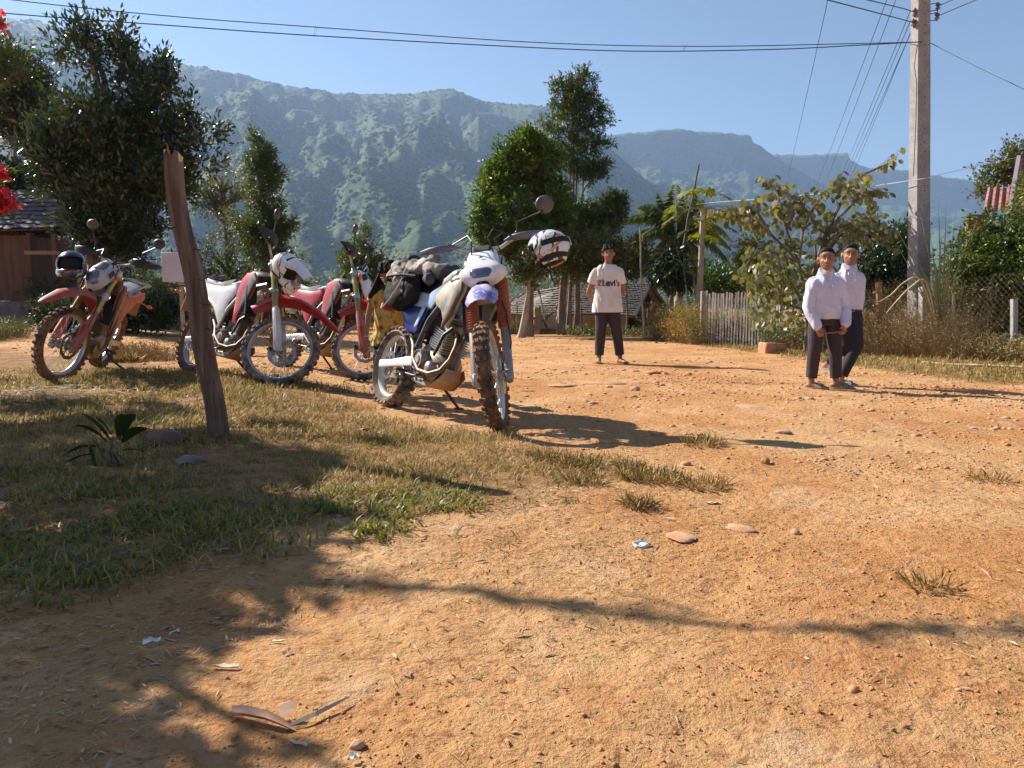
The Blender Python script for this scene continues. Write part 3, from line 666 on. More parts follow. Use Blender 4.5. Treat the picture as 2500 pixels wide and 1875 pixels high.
# ---- picket gate
def pickets():
    A_ = gp(1712, 841); B_ = gp(1892, 848); o = empty('picket_fence', A_); props(o, 'weathered grey picket fence panel of narrow upright slats right of the barefoot man', 'fence')
    d = (B_ - A_); d.z = 0; L = d.length; d.normalize(); nn = Vector((d.y, -d.x, 0)); h = 1.10; n = 24; base = None
    for k in range(n):
        m2 = MB(); t = .12 + (L - .14) * k / (n - 1); hh = h * random.uniform(.94, 1.01); w = random.uniform(.030, .040); tilt = random.uniform(-.012, .012)
        c = d * t; z0 = random.uniform(-.02, .04); pt = [Vector((0, 0, z0)), Vector((tilt * .5, 0, hh * .5)), Vector((tilt, 0, hh))]
        rings = [[c + p + d * sx * w / 2 + nn * (.02 + sy * .008) for (sx, sy) in ((-1, -1), (1, -1), (1, 1), (-1, 1))] for p in pt]; m2.loft(rings); m2.build('picket', WOODG, o, smooth=0)
    for z in (.14, .46, .92):
        m2 = MB(); m2.loft([[d * t + Vector((0, 0, z + q)) + nn * y for (q, y) in ((-.03, -.015), (.03, -.015), (.03, .010), (-.03, .010))] for t in (0, L)]); m2.build('rail', WOODG, o, smooth=0)
    for t in (.02, L + .06):
        m2 = MB(); m2.box(d * t + Vector((0, 0, h / 2 - .08)), (.10, .09, h + .14), b=.01); m2.build('post', WOODG, o)
    m2 = MB(); m2.tube([d * .45 * L + Vector((0, 0, .50)) - nn * .05, d * .62 * L + Vector((0, 0, .02)) - nn * .05], .03, 6); m2.build('brace', WOODG, o)
pickets()
# ---- chain link fence along the right
def chainlink(name, P, h, label, cell=.075, posts=(), r=.0013, top=.02):
    o = empty(name, P[0]); props(o, label, 'fence'); mb = MB(); segs = []; tot = 0
    for i in range(len(P) - 1): segs.append((tot, P[i], P[i + 1])); tot += (P[i + 1] - P[i]).length
    def pt(s, z):
        for (t0, a, c) in segs:
            l = (c - a).length
            if s <= t0 + l + 1e-6: q = a.lerp(c, (s - t0) / l); break
        w = .03 * (float(vn(s * 1.3, z * 1.5, 5)) - .5); gz = hz(q.x, q.y); return Vector((q.x + w, q.y + w * .5, gz + z * (1 - .10 * float(vn(s * .8, 0, 7))))) - P[0]
    nr = int(h / (cell / 2)); n = int(tot / cell)
    V_ = []; F_ = []
    def seg(a, c):
        dd = (c - a).normalized(); u_, v_, _ = frame(dd); o_ = len(V_)
        for p in (a, c):
            for k in range(3):
                an = 2.094 * k; V_.append(p + (u_ * math.cos(an) + v_ * math.sin(an)) * r)
        for k in range(3): F_.append((o_ + k, o_ + (k + 1) % 3, o_ + 3 + (k + 1) % 3, o_ + 3 + k))
    for i in range(n):
        for j in range(nr):
            z0 = top + j * cell / 2; x0 = (i + (.5 if j % 2 else 0)) * cell
            if x0 + cell * .5 > tot: continue
            seg(pt(x0, z0), pt(x0 + cell / 2, z0 + cell / 2)); 
            if x0 > cell / 2: seg(pt(x0, z0), pt(x0 - cell / 2, z0 + cell / 2))
    ob = npmesh('chain_link_mesh', np.array([v[:] for v in V_]), np.array(F_), WIREM, o); ob['kind'] = 'stuff'
    return o
fp = [gp(1905, 852), gp(2075, 868), gp(2265, 880), gp(2500, 900), gp(2900, 935)]
fp = [Vector((p.x, p.y, 0)) for p in fp]
fence_r = chainlink('chain_link_fence', fp, 1.15, 'rusty chain link fence along the right verge, grown through with dry weeds', cell=.085)
for (px, py, top, w, m, nm) in ((1908, 850, 690, .05, WOODG, 'post'), (1938, 855, 720, .035, WOODG, 'post'), (2015, 862, 695, .07, WOODG, 'post'), (2150, 872, 688, .075, mat('orange_wood_post', (.42, .22, .09), .8, c2=(.3, .15, .07), scale=9), 'post'), (2262, 880, 700, .11, CONC, 'concrete_post'), (2205, 876, 760, .03, WOODG, 'post'), (2330, 886, 720, .03, WOODG, 'post'), (2478, 900, 730, .06, CONC, 'concrete_post')):
    p = gp(px, py); t = at(px + random.uniform(-3, 3), top, p.y); mb = MB(); a = Vector((p.x, p.y + .03, hz(p.x, p.y) - .1)) - fp[0]; c = Vector((t.x, p.y + .03, t.z)) - fp[0]
    mb.loft([[q + Vector((sx * w / 2, sy * w / 2, 0)) for (sx, sy) in ((-1, -1), (1, -1), (1, 1), (-1, 1))] for q in (a, a.lerp(c, .5) + Vector((random.uniform(-.01, .01), 0, 0)), c)]); mb.build(nm, m, fence_r, smooth=0)
mb = MB()
for (a, c) in (((2250, 894), (2500, 915)),): 
    A_, B_ = gp(*a), gp(*c); A_.z = hz(A_.x, A_.y) + .01; B_.z = hz(B_.x, B_.y) + .01; mb.tube([A_, A_.lerp(B_, .3) + Vector((0, .01, -.01)), A_.lerp(B_, .6) + Vector((0, -.01, 0)), B_], .02, 5)
props(mb.build('concrete_kerb', mat('dirty_concrete', (.32, .26, .2), .9, c2=(.22, .15, .09), scale=9), None), 'low pale concrete edging under the chain link fence at right', 'kerb')
# stone block by the picket fence
p = gp(1885, 862); mb = MB(); mb.box((0, 0, .09), (.40, .26, .20), Matrix.Rotation(.25, 3, 'Z') @ Matrix.Rotation(.06, 3, 'Y'), b=.02); ob = mb.build('stone_block', ROCK, None); ob.location = (p.x, p.y, hz(p.x, p.y) - .02); props(ob, 'squared pinkish stone block on the verge at the foot of the picket fence', 'stone')
# ---- shingle roof builder (rows of separate shingles)
def shingles(parent, e0, e1, r0, r1, nrow, ncol, m, as_objects, th=.012, jit=.5):
    """e0,e1 eave ends; r0,r1 ridge ends (local). Rows of uneven shingles, lower edges proud."""
    e0, e1, r0, r1 = map(Vector, (e0, e1, r0, r1)); big = MB(); w = (e1 - e0).length / ncol; nn = (e1 - e0).cross(r0 - e0).normalized()
    if nn.z < 0: nn = -nn
    k_ = MB(); kinds = []
    if as_objects:
        for v in range(4):
            q = MB(); ww = w * (.47 + .01 * v); rr = .25 + .1 * v
            pts = [(-ww, 1.45), (ww, 1.45), (ww, .22), (ww * .8, .04 + .02 * v), (0, -.03 * v), (-ww * .8, .05), (-ww, .2)]
            rings = [[(x, y * 1, z) for (x, y) in pts] for z in (0, 1)]; q.loft(rings); kinds.append(q)
    meshes = []
    for i in range(nrow):
        a = e0.lerp(r0, i / nrow); c = e1.lerp(r1, i / nrow); a2 = e0.lerp(r0, (i + 1) / nrow); up = (a2 - a); L = up.length; up.normalize(); x_ = (c - a).normalized()
        for j in range(ncol + 1):
            t = (j + (.5 if i % 2 else 0)) / ncol
            if t > 1.02: continue
            o_ = a + (c - a) * min(t, .995) + nn * random.uniform(0, .014); dz = random.uniform(-.18, .14) * L; rot = random.uniform(-.07, .07) * jit * 2
            x2 = (x_ * math.cos(rot) + up * math.sin(rot)); u2 = (up * math.cos(rot) - x_ * math.sin(rot)); lift = (nn * 1 + up * 0).normalized(); tilt = (u2 - nn * .10).normalized(); n2 = x2.cross(tilt)
            if n2.dot(nn) < 0: n2 = -n2
            M3 = Matrix(((x2.x, tilt.x * L, n2.x * th, o_.x + up.x * dz + nn.x * .03), (x2.y, tilt.y * L, n2.y * th, o_.y + up.y * dz + nn.y * .03), (x2.z, tilt.z * L, n2.z * th, o_.z + up.z * dz + nn.z * .03), (0, 0, 0, 1)))
            if as_objects:
                v = random.randrange(4)
                if len(meshes) < 4:
                    for q in kinds: ob = q.build('shingle', m, parent, smooth=0); meshes.append(ob.data); bpy.data.objects.remove(ob)
                ob = bpy.data.objects.new('shingle', meshes[v]); link(ob, parent); ob.matrix_local = M3
            else:
                w2 = w * .485; pts = [(-w2, 0, 0), (w2, random.uniform(-.08, .06), 0), (w2, 1.3, 0), (-w2, 1.3, 0)]; big.add([M3 @ Vector(q) for q in pts] + [M3 @ Vector((q[0], q[1], 1)) for q in pts], [(3, 2, 1, 0), (4, 5, 6, 7), (0, 1, 5, 4), (1, 2, 6, 5), (2, 3, 7, 6), (3, 0, 4, 7)])
    if not as_objects: ob = big.build('roof_shingles', m, parent, smooth=0); ob['kind'] = 'stuff'
SHING = mat('weathered_wood_shingle', (.085, .075, .075), .8, c2=(.17, .14, .12), scale=2.2, c3=(.05, .045, .05), s3=14, bump=.002, bscale=50, stretch=(1, 1, .3))
SHING_F = mat('grey_shingle', (.070, .058, .050), .9, c2=(.115, .095, .08), scale=1.2, c3=(.07, .06, .06), s3=9)
# ---- left hut
def hut_left():
    Y = 19.0; e1 = at(158, 558, Y); e0 = at(-330, 566, Y); o = empty('wooden_hut', (at(0, 760, Y).x, Y, hz(-12, Y))); props(o, 'dark plank hut with a curling wooden shingle roof at the left edge', 'hut'); L0 = o.location
    r1 = at(128, 470, Y + 2.2); r0 = at(-330, 470, Y + 2.2)
    shingles(o, e0 - L0, e1 - L0, r0 - L0, r1 - L0, 9, 21, SHING, True, th=.02)
    m2 = MB(); a, b_, c, d = e0 - L0, e1 - L0, r1 - L0, r0 - L0; m2.loft([[q + Vector((0, 0, dz)) for q in (a, b_, c, d)] for dz in (-.03, -.005)])
    b2 = Vector(((b_.x + L0.x) * (Y + 4.4) / Y - L0.x - .3, 4.4, b_.z)); a2 = Vector((a.x, 4.4, a.z)); m2.loft([[q + Vector((0, 0, dz)) for q in (d, c, b2, a2)] for dz in (-.03, .03)]); m2.build('roof_deck', WOODB, o, smooth=0)
    zt = at(60, 572, Y).z - L0.z
    xs_ = [at(px, 700, Y).x - L0.x for px in (-300, -255, -210, -165, -120, -75, -30, 12, 54)]
    for k in range(len(xs_) - 1):
        m2 = MB(); zb = .02; m2.box(((xs_[k] + xs_[k + 1]) / 2, .35 + random.uniform(-.008, .008), (zt + zb + .55) / 2), (xs_[k + 1] - xs_[k] - .008, .03, zt - zb - .55)); m2.build('wall_plank', WOODB, o, smooth=0)
    m2 = MB(); m2.box(((xs_[0] + xs_[-1]) / 2, .34, .28), (xs_[-1] - xs_[0], .05, .56)); m2.build('wall_base', mat('grey_plinth', (.13, .11, .12), .9, c2=(.2, .16, .15), scale=4), o, smooth=0)
    for px in (66, 128):
        m2 = MB(); x = at(px, 700, Y).x - L0.x; m2.box((x, .2, zt / 2 + (.0 if px > 100 else 0)), (.11, .11, zt + .1), b=.01); m2.build('post', WOODB, o)
    m2 = MB(); m2.box((at(98, 700, Y).x - L0.x, .165, at(98, 616, Y).z - L0.z), (.85, .07, .09)); m2.build('rail', mat('paler_rail_wood', (.28, .16, .10), .8), o)
    for (x, y, sx, sy) in ((xs_[0], 2.3, .05, 4.0), (xs_[-1], 2.3, .05, 4.0)):
        m2 = MB(); m2.box((x, y, zt / 2), (sx, sy, zt)); m2.build('side_wall', WOODB, o, smooth=0)
hut_left()
# ---- low shingled houses behind the man
def low_house():
    Y = 27.0; o = empty('shingled_house', (at(1480, 800, Y).x, Y + 1.5, float(H0(4, Y)) - .1)); props(o, 'low house with grey shingle roof, ochre wall and dark open gable behind the barefoot man', 'house'); L0 = o.location
    e0 = at(1366, 768, Y); e1 = at(1548, 772, Y - .2); r0 = at(1374, 690, Y + 2.3); r1 = at(1586, 692, Y + 1.6)
    shingles(o, e0 - L0, e1 - L0, r0 - L0, r1 - L0, 15, 26, SHING_F, False, th=.02)
    m2 = MB(); b0 = at(1366, 768, Y); m2.loft([[q - L0 + Vector((0, 0, dz)) for q in (e0, e1, r1, r0)] for dz in (-.04, -.01)])
    b2 = Vector((at(1640, 775, Y + 3.6).x, Y + 3.4, at(1640, 775, Y + 3.6).z)); b3 = Vector((e0.x + .5, Y + 4.6, e0.z)); m2.loft([[q - L0 + Vector((0, 0, dz)) for q in (r0, r1, b2, b3)] for dz in (-.04, .04)]); m2.build('roof_deck', WOODG, o, smooth=0)
    m2 = MB(); zt = e0.z - L0.z; x0 = at(1372, 790, Y).x - L0.x; x1 = at(1530, 790, Y).x - L0.x; m2.box(((x0 + x1) / 2, -1.2, zt / 2 - .3), (x1 - x0, .12, zt + .6)); m2.build('wall', mat('ochre_clay_wall', (.42, .24, .10), .9, c2=(.50, .33, .17), scale=1.4, c3=(.3, .15, .07), s3=6, bump=.01, bscale=12), o, smooth=0)
    m2 = MB(); x2 = at(1628, 790, Y + 2).x - L0.x; zr = r1.z - L0.z; m2.loft([[(x1 + .1, y, -.4), (x1 + .1, y, zt), (r1.x - L0.x - .12, y, zr - .12), (x2 - .2, y, zt), (x2 - .2, y, -.4)] for y in (.6, .7)]); m2.build('gable_shade_sheet', mat('gable_interior_shade', (.035, .028, .026), .9), o, smooth=0)  # near-black sheet: the shade inside the open gable, put into its colour
    for (a, c) in ((e1, r1), (r1, b2)):
        m2 = MB(); m2.loft([[q - L0 + Vector((dx, -.15, dz)) for (dx, dz) in ((-.05, -.10), (.05, -.10), (.05, .03), (-.05, .03))] for q in (a, c)]); m2.build('bargeboard', mat('dark_bargeboard', (.06, .05, .045), .8), o, smooth=0)
    m2 = MB(); 
    for k in range(4):
        z = zt + .15 - k * .12; m2.box((at(1600, 760, Y).x - L0.x, -.2 - k * .18, z), (1.25 - .05 * k, .55, .03), Matrix.Rotation(R(14), 3, 'X') @ Matrix.Rotation(R(7), 3, 'Y'))
    m2.build('lean_to_roof', mat('grey_old_sheet', (.25, .24, .25), .7, c2=(.12, .1, .1), scale=3), o, smooth=0)
    m2 = MB(); m2.box((at(1612, 790, Y).x - L0.x, .1, .35), (.9, .1, 1.0)); m2.build('back_panel', mat('dull_red_panel', (.13, .04, .05), .8, c2=(.06, .03, .04), scale=5), o, smooth=0)
low_house()
def shed_mid():
    Y = 24.5; o = empty('thatched_shed', (at(1300, 800, Y).x, Y + 1, float(H0(.6, Y)) - .1)); props(o, 'pale grey roofed shed behind the wire fence and the pale tree trunk', 'shed'); L0 = o.location
    e0 = at(1238, 770, Y); e1 = at(1366, 772, Y); r0 = at(1262, 722, Y + 2); r1 = at(1372, 700, Y + 2)
    shingles(o, e0 - L0, e1 - L0, r0 - L0, r1 - L0, 12, 20, mat('pale_thatch', (.30, .25, .20), .9, c2=(.22, .18, .14), scale=3), False, th=.02)
    m2 = MB(); m2.loft([[q - L0 + Vector((0, 0, dz)) for q in (e0, e1, r1, r0)] for dz in (-.04, -.01)]); m2.build('roof_deck', WOODG, o, smooth=0)
    m2 = MB(); zt = e0.z - L0.z; x0 = at(1244, 790, Y).x - L0.x; x1 = at(1362, 790, Y).x - L0.x; m2.box(((x0 + x1) / 2, -.7, zt / 2 - .2), (x1 - x0, .1, zt + .5)); m2.build('wall', mat('brown_clay_wall', (.20, .12, .08), .9, c2=(.27, .18, .12), scale=2), o, smooth=0)
    for (a, c) in (((1240, 742), (1268, 716)), ((1262, 728), (1286, 712))):
        m2 = MB(); m2.tube([at(*a, Y - .1) - L0, at(*c, Y - .1) - L0], .035, 6); m2.build('roof_pole', WOODG, o)
shed_mid()
# ---- small slatted gate, its posts, stone pillar, bamboo poles
def small_gate():
    Y = 20.5; p = at(1340, 813, Y); o = empty('slatted_gate', p); props(o, 'small closed wooden slat gate under the tall tree behind the motorcycles', 'gate')
    for k in range(9):
        x = at(1324 + k * 4.0, 780, Y).x - p.x; z0 = at(1324, 806, Y).z - p.z; z1 = at(1324, 754 + (k % 3), Y).z - p.z; m2 = MB(); m2.box((x, 0, (z0 + z1) / 2), (.028, .02, z1 - z0)); m2.build('slat', WOODG, o, smooth=0)
    for px in (1318, 1359):
        m2 = MB(); x = at(px, 780, Y).x - p.x; m2.box((x, .02, at(px, 778, Y).z - p.z), (.05, .04, at(px, 748, Y).z - at(px, 812, Y).z)); m2.build('stile', WOODG, o, smooth=0)
    for (a, c) in (((1318, 752), (1359, 752)), ((1318, 806), (1359, 806)), ((1322, 786), (1353, 762)), ((1328, 786), (1340, 806))):
        m2 = MB(); m2.tube([at(*a, Y - .03) - p, at(*c, Y - .03) - p], .018, 5); m2.build('brace', mat('dark_wood', (.09, .07, .055), .8), o)
small_gate()
def stick(name, a, c, r0, r1, m, label, cat, wob=0.0, group=None):
    mb = MB(); P = [a.lerp(c, t / 6) + Vector((random.uniform(-wob, wob), 0, 0)) for t in range(7)]; mb.tube([p - a for p in P], [r0 + (r1 - r0) * t / 6 for t in range(7)], 8); o = mb.build(name, m, None); o.location = a; return props(o, label, cat, group)
stick('gate_post', at(1309, 815, 20.4), at(1311, 750, 20.4), .10, .09, mat('red_brown_post', (.26, .14, .09), .85, c2=(.4, .28, .2), scale=7), 'thick round reddish post left of the small slat gate', 'post')
stick('brace_pole', at(1274, 806, 20.2), at(1308, 772, 20.3), .03, .03, WOODG, 'diagonal prop leaning on the thick post left of the small gate', 'pole')
stick('fence_post', at(1242, 812, 21), at(1242, 742, 21), .06, .055, WOODG, 'grey post at the left end of the distant wire fence', 'post')
stick('metal_stake', at(1263, 812, 21), at(1262, 738, 21), .018, .018, WIREM, 'thin stake in the middle of the distant wire fence', 'stake')
cl = chainlink('wire_fence', [Vector((at(1240, 800, 21).x, 21, 0)), Vector((at(1310, 800, 20.5).x, 20.5, 0))], .85, 'short stretch of distant wire fence left of the small slat gate', cell=.12, r=.003)
def pillar():
    Y = 20.2; o = empty('stone_pillar', at(1370, 818, Y)); props(o, 'narrow stack of rough stones right of the small slat gate', 'pillar')
    z = 0
    for k in range(9):
        for s in (-1, 1):
            m2 = MB(); hh = random.uniform(.08, .11); m2.box((s * .055 + random.uniform(-.02, .02), random.uniform(-.02, .02), z + hh / 2), (random.uniform(.09, .13), .16, hh * .92), Matrix.Rotation(random.uniform(-.1, .1), 3, 'Y'), b=.015); m2.build('stone', mat('pale_rubble', (.42, .36, .30), .9, c2=(.25, .2, .17), scale=12), o)
        z += .095
pillar()
stick('bamboo_pole', at(1572, 822, 17.6), at(1562, 556, 17.6), .028, .018, BAMB, 'thin upright grey bamboo pole between the man and the palm', 'pole', .012)
stick('bamboo_pole', at(1655, 660, 19), at(1708, 400, 19), .032, .02, mat('dark_pole', (.09, .07, .06), .7), 'dark bare pole leaning right in front of the coconut palm', 'pole', .02)
stick('bamboo_pole', at(1612, 812, 17.8), at(1648, 705, 17.8), .04, .03, mat('pale_pole', (.42, .34, .26), .8, c2=(.3, .22, .16)), 'short pale pole leaning right at the edge of the dry weeds', 'pole', .012)
stick('bamboo_pole', at(1330, 780, 20), at(1312, 690, 20), .02, .015, BAMB, 'thin dark upright stake above the thick gate post', 'pole', .01)
for k, (px, y0, y1) in enumerate(((1394, 742, 815), (1420, 752, 815))):
    stick('metal_stake', at(px, y1, 21), at(px, y0, 21), .02, .018, mat('dark_stake', (.05, .035, .03), .8), ('left' if k == 0 else 'right') + ' one of two dark stakes before the ochre house wall', 'stake')
# ---- red roofed house at right
def red_house():
    Y = 17.5; o = empty('red_roofed_house', (at(2470, 800, Y).x, Y + 2, 0)); props(o, 'house with corrugated rust red metal roof rising above the hedge at the right edge', 'house'); L0 = o.location
    RR = mat('rusty_red_corrugated', (.36, .11, .075), .55, .2, c2=(.27, .09, .06), scale=1.5, c3=(.42, .25, .2), s3=7)
    def sheet(a, b_, c, d, n, nm):   # a-b eave, d-c ridge
        a, b_, c, d = [q - L0 for q in (a, b_, c, d)]; nn = (b_ - a).cross(d - a).normalized(); nn = -nn if nn.z < 0 else nn; rows = []
        for k in range(n * 4 + 1):
            t = k / (n * 4); w = nn * .035 * math.sin(t * n * 2 * math.pi); rows.append((a.lerp(b_, t) + w, d.lerp(c, t) + w))
        m2 = MB(); m2.loft([[p[0] for p in rows] + [p[0] - nn * .012 for p in rows[::-1]], [p[1] for p in rows] + [p[1] - nn * .012 for p in rows[::-1]]]); m2.build(nm, RR, o, smooth=50)
    sheet(at(2452, 560, Y), at(2760, 560, Y), at(2790, 382, Y + 2.6), at(2484, 386, Y + 2.6), 13, 'roof')
    sheet(at(2402, 510, Y + .6), at(2470, 518, Y + .6), at(2476, 456, Y + 2.6), at(2412, 458, Y + 2.6), 4, 'porch_roof')
    m2 = MB(); m2.loft([[q - L0 + Vector((dx, -.05, dz)) for (dx, dz) in ((-.05, -.06), (.05, -.06), (.05, .06), (-.05, .06))] for q in (at(2452, 560, Y), at(2484, 386, Y + 2.6))]); m2.build('bargeboard', mat('pale_trim', (.55, .45, .42), .7), o, smooth=0)
    z1 = at(2452, 560, Y).z; m2 = MB(); m2.box((at(2640, 600, Y).x - L0.x + 1.2, -1.2, z1 / 2), (4.2, .15, z1), b=.01); m2.build('wall', mat('plank_wall_far', (.22, .13, .08), .9), o, smooth=0)
    z2 = at(2402, 510, Y).z; m2 = MB(); m2.box((at(2440, 600, Y).x - L0.x + .1, -.9, z2 / 2), (.45, .12, z2)); m2.build('porch_wall', mat('plank_wall_far', (.22, .13, .08), .9), o, smooth=0)
red_house()
# ================================================================== vegetation
BARK = mat('bark', (.13, .095, .07), .9, c2=(.22, .18, .14), scale=9, stretch=(1, 1, .3), bump=.01, bscale=22)
BARK_P = mat('pale_bark', (.40, .34, .27), .85, c2=(.28, .2, .15), scale=7, stretch=(1, 1, .4), bump=.006, bscale=22)
TWIG = mat('twig_bark', (.16, .12, .09), .9)
def lm(name, c, c2, trans=.28, rough=.5, attr=.4, tc=(1.5, 1.5, .5), spec=.5): return mat(name, c, rough, c2=c2, scale=.8, trans=trans, attr=attr, transc=tc, spec=spec)
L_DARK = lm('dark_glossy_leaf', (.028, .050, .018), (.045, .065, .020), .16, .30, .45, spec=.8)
L_MID = lm('mid_green_leaf', (.060, .095, .024), (.10, .12, .030), .28, .40)
L_HEDGE = lm('hedge_leaf', (.085, .125, .028), (.13, .145, .035), .3, .38)
L_BRT = lm('bright_green_leaf', (.068, .125, .022), (.11, .15, .028), .34, .42, .35)
L_OLV = lm('olive_leaf', (.085, .105, .032), (.13, .12, .045), .3, .45)
L_YEL = lm('yellow_green_leaf', (.16, .18, .03), (.20, .17, .05), .38, .5)
L_PALE = lm('pale_backed_leaf', (.17, .18, .07), (.28, .25, .13), .3, .38, .5)
L_BRN = lm('dry_brown_leaf', (.21, .13, .055), (.13, .09, .04), .2, .7)
L_PALM = lm('palm_leaflet', (.12, .17, .05), (.20, .22, .09), .35, .3)
def tree(name, label, cat, B, Y, base_px, top_px, r0, ncl, per, L, W, cr, lmat, bark=BARK, group=None, nl=16, up=.2, out=.6, droop=0, stems=((0, 0),), lo=.45, flat=.9, lr=.4, base_y=None, foliage='crown', gap=.42):
    yb = base_y or Y; b = at(*base_px, yb); t = at(*top_px, Y); b.z = float(H0(b.x, b.y)) - .1
    o = empty(name, b); props(o, label, cat, group)
    Bl = [(c - np.array(b), r) for c, r in B]
    f, C = crown(foliage, Bl, ncl, per, L, W, cr, lmat, o, up=up, out=out, droop=droop, lo=lo, flat=flat, gap=gap)
    tm = MB(); d = t - b; allp = []
    for (sx, k) in stems:
        P = [Vector((sx * (1 - q * .3) + d.x * q + math.sin(q * 4 + sx * 9) * .03 * d.length * .3 * (q > 0), sx * .2 + d.y * q, d.z * q * (1 - k))) for q in (i / 9 for i in range(10))]
        tm.tube(P, [r0 * (1 - .80 * i / 9) * (1.25 if i == 0 else 1) for i in range(10)], 8); allp += P[2:]
    tm.build('trunk', bark, o)
    bm_ = MB(); limbs(bm_, allp, C, r0 * lr, nl, max(.004, r0 * .06)); bm_.build('branches', bark, o)
    return o
# -- big dark tree at left
Y = 17.0
tree('broadleaf_tree', 'large dark glossy-leaved tree with two pointed tops, left behind the hut', 'tree', blobs_px([(208, 105, 30, 44), (150, 140, 22, 36), (200, 170, 54, 50), (180, 230, 62), (295, 125, 34, 46), (318, 180, 40, 46), (275, 200, 20, 40), (250, 310, 74), (160, 300, 56), (350, 225, 46, 44), (375, 285, 56), (393, 180, 20, 30), (410, 225, 26, 30), (462, 272, 18, 32), (440, 330, 52), (525, 318, 22, 30), (500, 350, 40, 26), (490, 395, 44, 40), (330, 390, 95), (200, 400, 95), (400, 440, 70), (120, 370, 50, 50), (150, 450, 50, 40), (270, 500, 95), (360, 540, 50), (230, 560, 60, 50), (300, 600, 50, 36),], Y, jit=.6),
     Y, (185, 790), (270, 300), .22, 2900, 15, .145, .052, .26, L_DARK, nl=60, up=.55, out=.7, stems=((0, 0), (.35, .15)), lo=.35)
Y = 23
tree('broadleaf_tree', 'brownish green tree cut by the left edge behind the hut roof', 'tree', blobs_px([(60, 200, 60, 50), (20, 260, 80), (90, 300, 70), (40, 390, 100), (-60, 330, 130), (60, 480, 70), (150, 500, 70), (110, 560, 60)], Y), Y, (40, 790), (40, 300), .2, 2600, 14, .14, .055, .26, L_DARK, nl=36, up=.4)
tree('broadleaf_tree', 'green tree top poking in at the upper left edge', 'tree', blobs_px([(15, 130, 45, 34), (-50, 150, 70), (30, 165, 36, 24)], 21), 21, (-60, 790), (-30, 200), .16, 260, 16, .16, .045, .25, L_MID, nl=12)
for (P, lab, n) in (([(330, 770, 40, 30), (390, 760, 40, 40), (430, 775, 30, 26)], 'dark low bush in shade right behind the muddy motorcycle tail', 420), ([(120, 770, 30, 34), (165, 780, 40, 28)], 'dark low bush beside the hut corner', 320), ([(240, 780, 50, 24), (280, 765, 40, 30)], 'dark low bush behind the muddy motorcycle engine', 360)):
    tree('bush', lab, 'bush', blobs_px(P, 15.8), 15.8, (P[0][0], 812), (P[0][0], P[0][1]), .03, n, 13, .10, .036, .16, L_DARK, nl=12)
# -- thin trees in the gap
tree('sparse_tree', 'spindly half bare tree behind the leaning post', 'tree', blobs_px([(545, 430, 42, 30), (505, 460, 35, 25), (580, 470, 30, 30), (520, 500, 45, 20), (480, 480, 30)], 22), 22, (560, 760), (545, 470), .08, 210, 12, .11, .035, .22, L_OLV, bark=TWIG, nl=50, lo=.2, lr=.5)
tree('shrub', 'dull olive scrubby tree right behind the white seat of the second motorcycle', 'tree', blobs_px([(555, 560, 50, 45), (520, 640, 60), (590, 640, 55), (490, 700, 60), (600, 720, 60)], 20.5), 20.5, (560, 780), (555, 600), .07, 420, 13, .10, .036, .24, L_OLV, bark=TWIG, nl=46, lo=.2, lr=.6)
tree('columnar_tree', 'tall narrow green tree with ragged top standing alone left of centre', 'tree', blobs_px([(622, 345, 14, 26), (645, 375, 24, 26), (625, 410, 28, 34), (660, 430, 32, 36), (640, 480, 46, 44), (655, 540, 54, 46), (690, 560, 30, 30), (640, 600, 58, 46), (670, 650, 44, 40), (600, 560, 30, 34)], 25), 25, (650, 780), (635, 360), .14, 1300, 14, .125, .045, .20, L_MID, nl=40, up=.3, lo=.2, gap=1.4)
tree('conical_tree', 'conical bushy tree behind the third motorcycle', 'tree', blobs_px([(893, 550, 16, 22), (890, 585, 30, 26), (880, 620, 44, 30), (890, 660, 56, 34), (880, 700, 60, 40), (850, 640, 24, 28), (925, 645, 20, 28), (905, 730, 60, 40)], 33), 33, (888, 790), (893, 545), .14, 900, 14, .15, .05, .20, L_MID, nl=24, up=.7, gap=1.4)
tree('small_tree', 'small hazy grey-green tree between the second and third motorcycle', 'tree', blobs_px([(722, 640, 24, 28), (730, 680, 32), (715, 720, 40), (745, 740, 40)], 42), 42, (724, 790), (722, 630), .1, 260, 12, .2, .07, .3, L_OLV, nl=20, lo=.2)
# -- centre group
Y = 23
tree('tall_tree', 'tallest slender many-stemmed tree near the centre with open layered crown', 'tree', blobs_px([(1422, 190, 20, 24), (1385, 205, 22, 22), (1412, 240, 40, 30), (1368, 255, 26, 26), (1450, 215, 14, 18), (1385, 300, 46, 34), (1440, 290, 34, 30), (1470, 268, 20, 12), (1425, 345, 42, 30), (1455, 345, 26, 26), (1350, 355, 34, 26), (1400, 395, 48, 26), (1465, 405, 26, 24), (1445, 420, 34, 18), (1500, 490, 28, 20), (1460, 520, 46, 26), (1400, 520, 46, 24), (1480, 548, 40, 24), (1360, 480, 34, 20), (1345, 320, 14, 22), (1490, 348, 10, 8), (1380, 570, 60, 30), (1450, 590, 60, 30), (1510, 520, 24, 16), (1340, 540, 30, 30), (1330, 300, 16, 14), (1475, 300, 20, 16), (1505, 480, 26, 14), (1360, 210, 14, 14), (1440, 250, 26, 14)], Y), Y, (1385, 815), (1405, 210), .065, 2900, 12, .12, .036, .13, L_MID, nl=110, stems=((0, 0), (.22, .05), (-.2, .15), (.36, .25)), lo=.15, up=.0, lr=.3, gap=1.0)
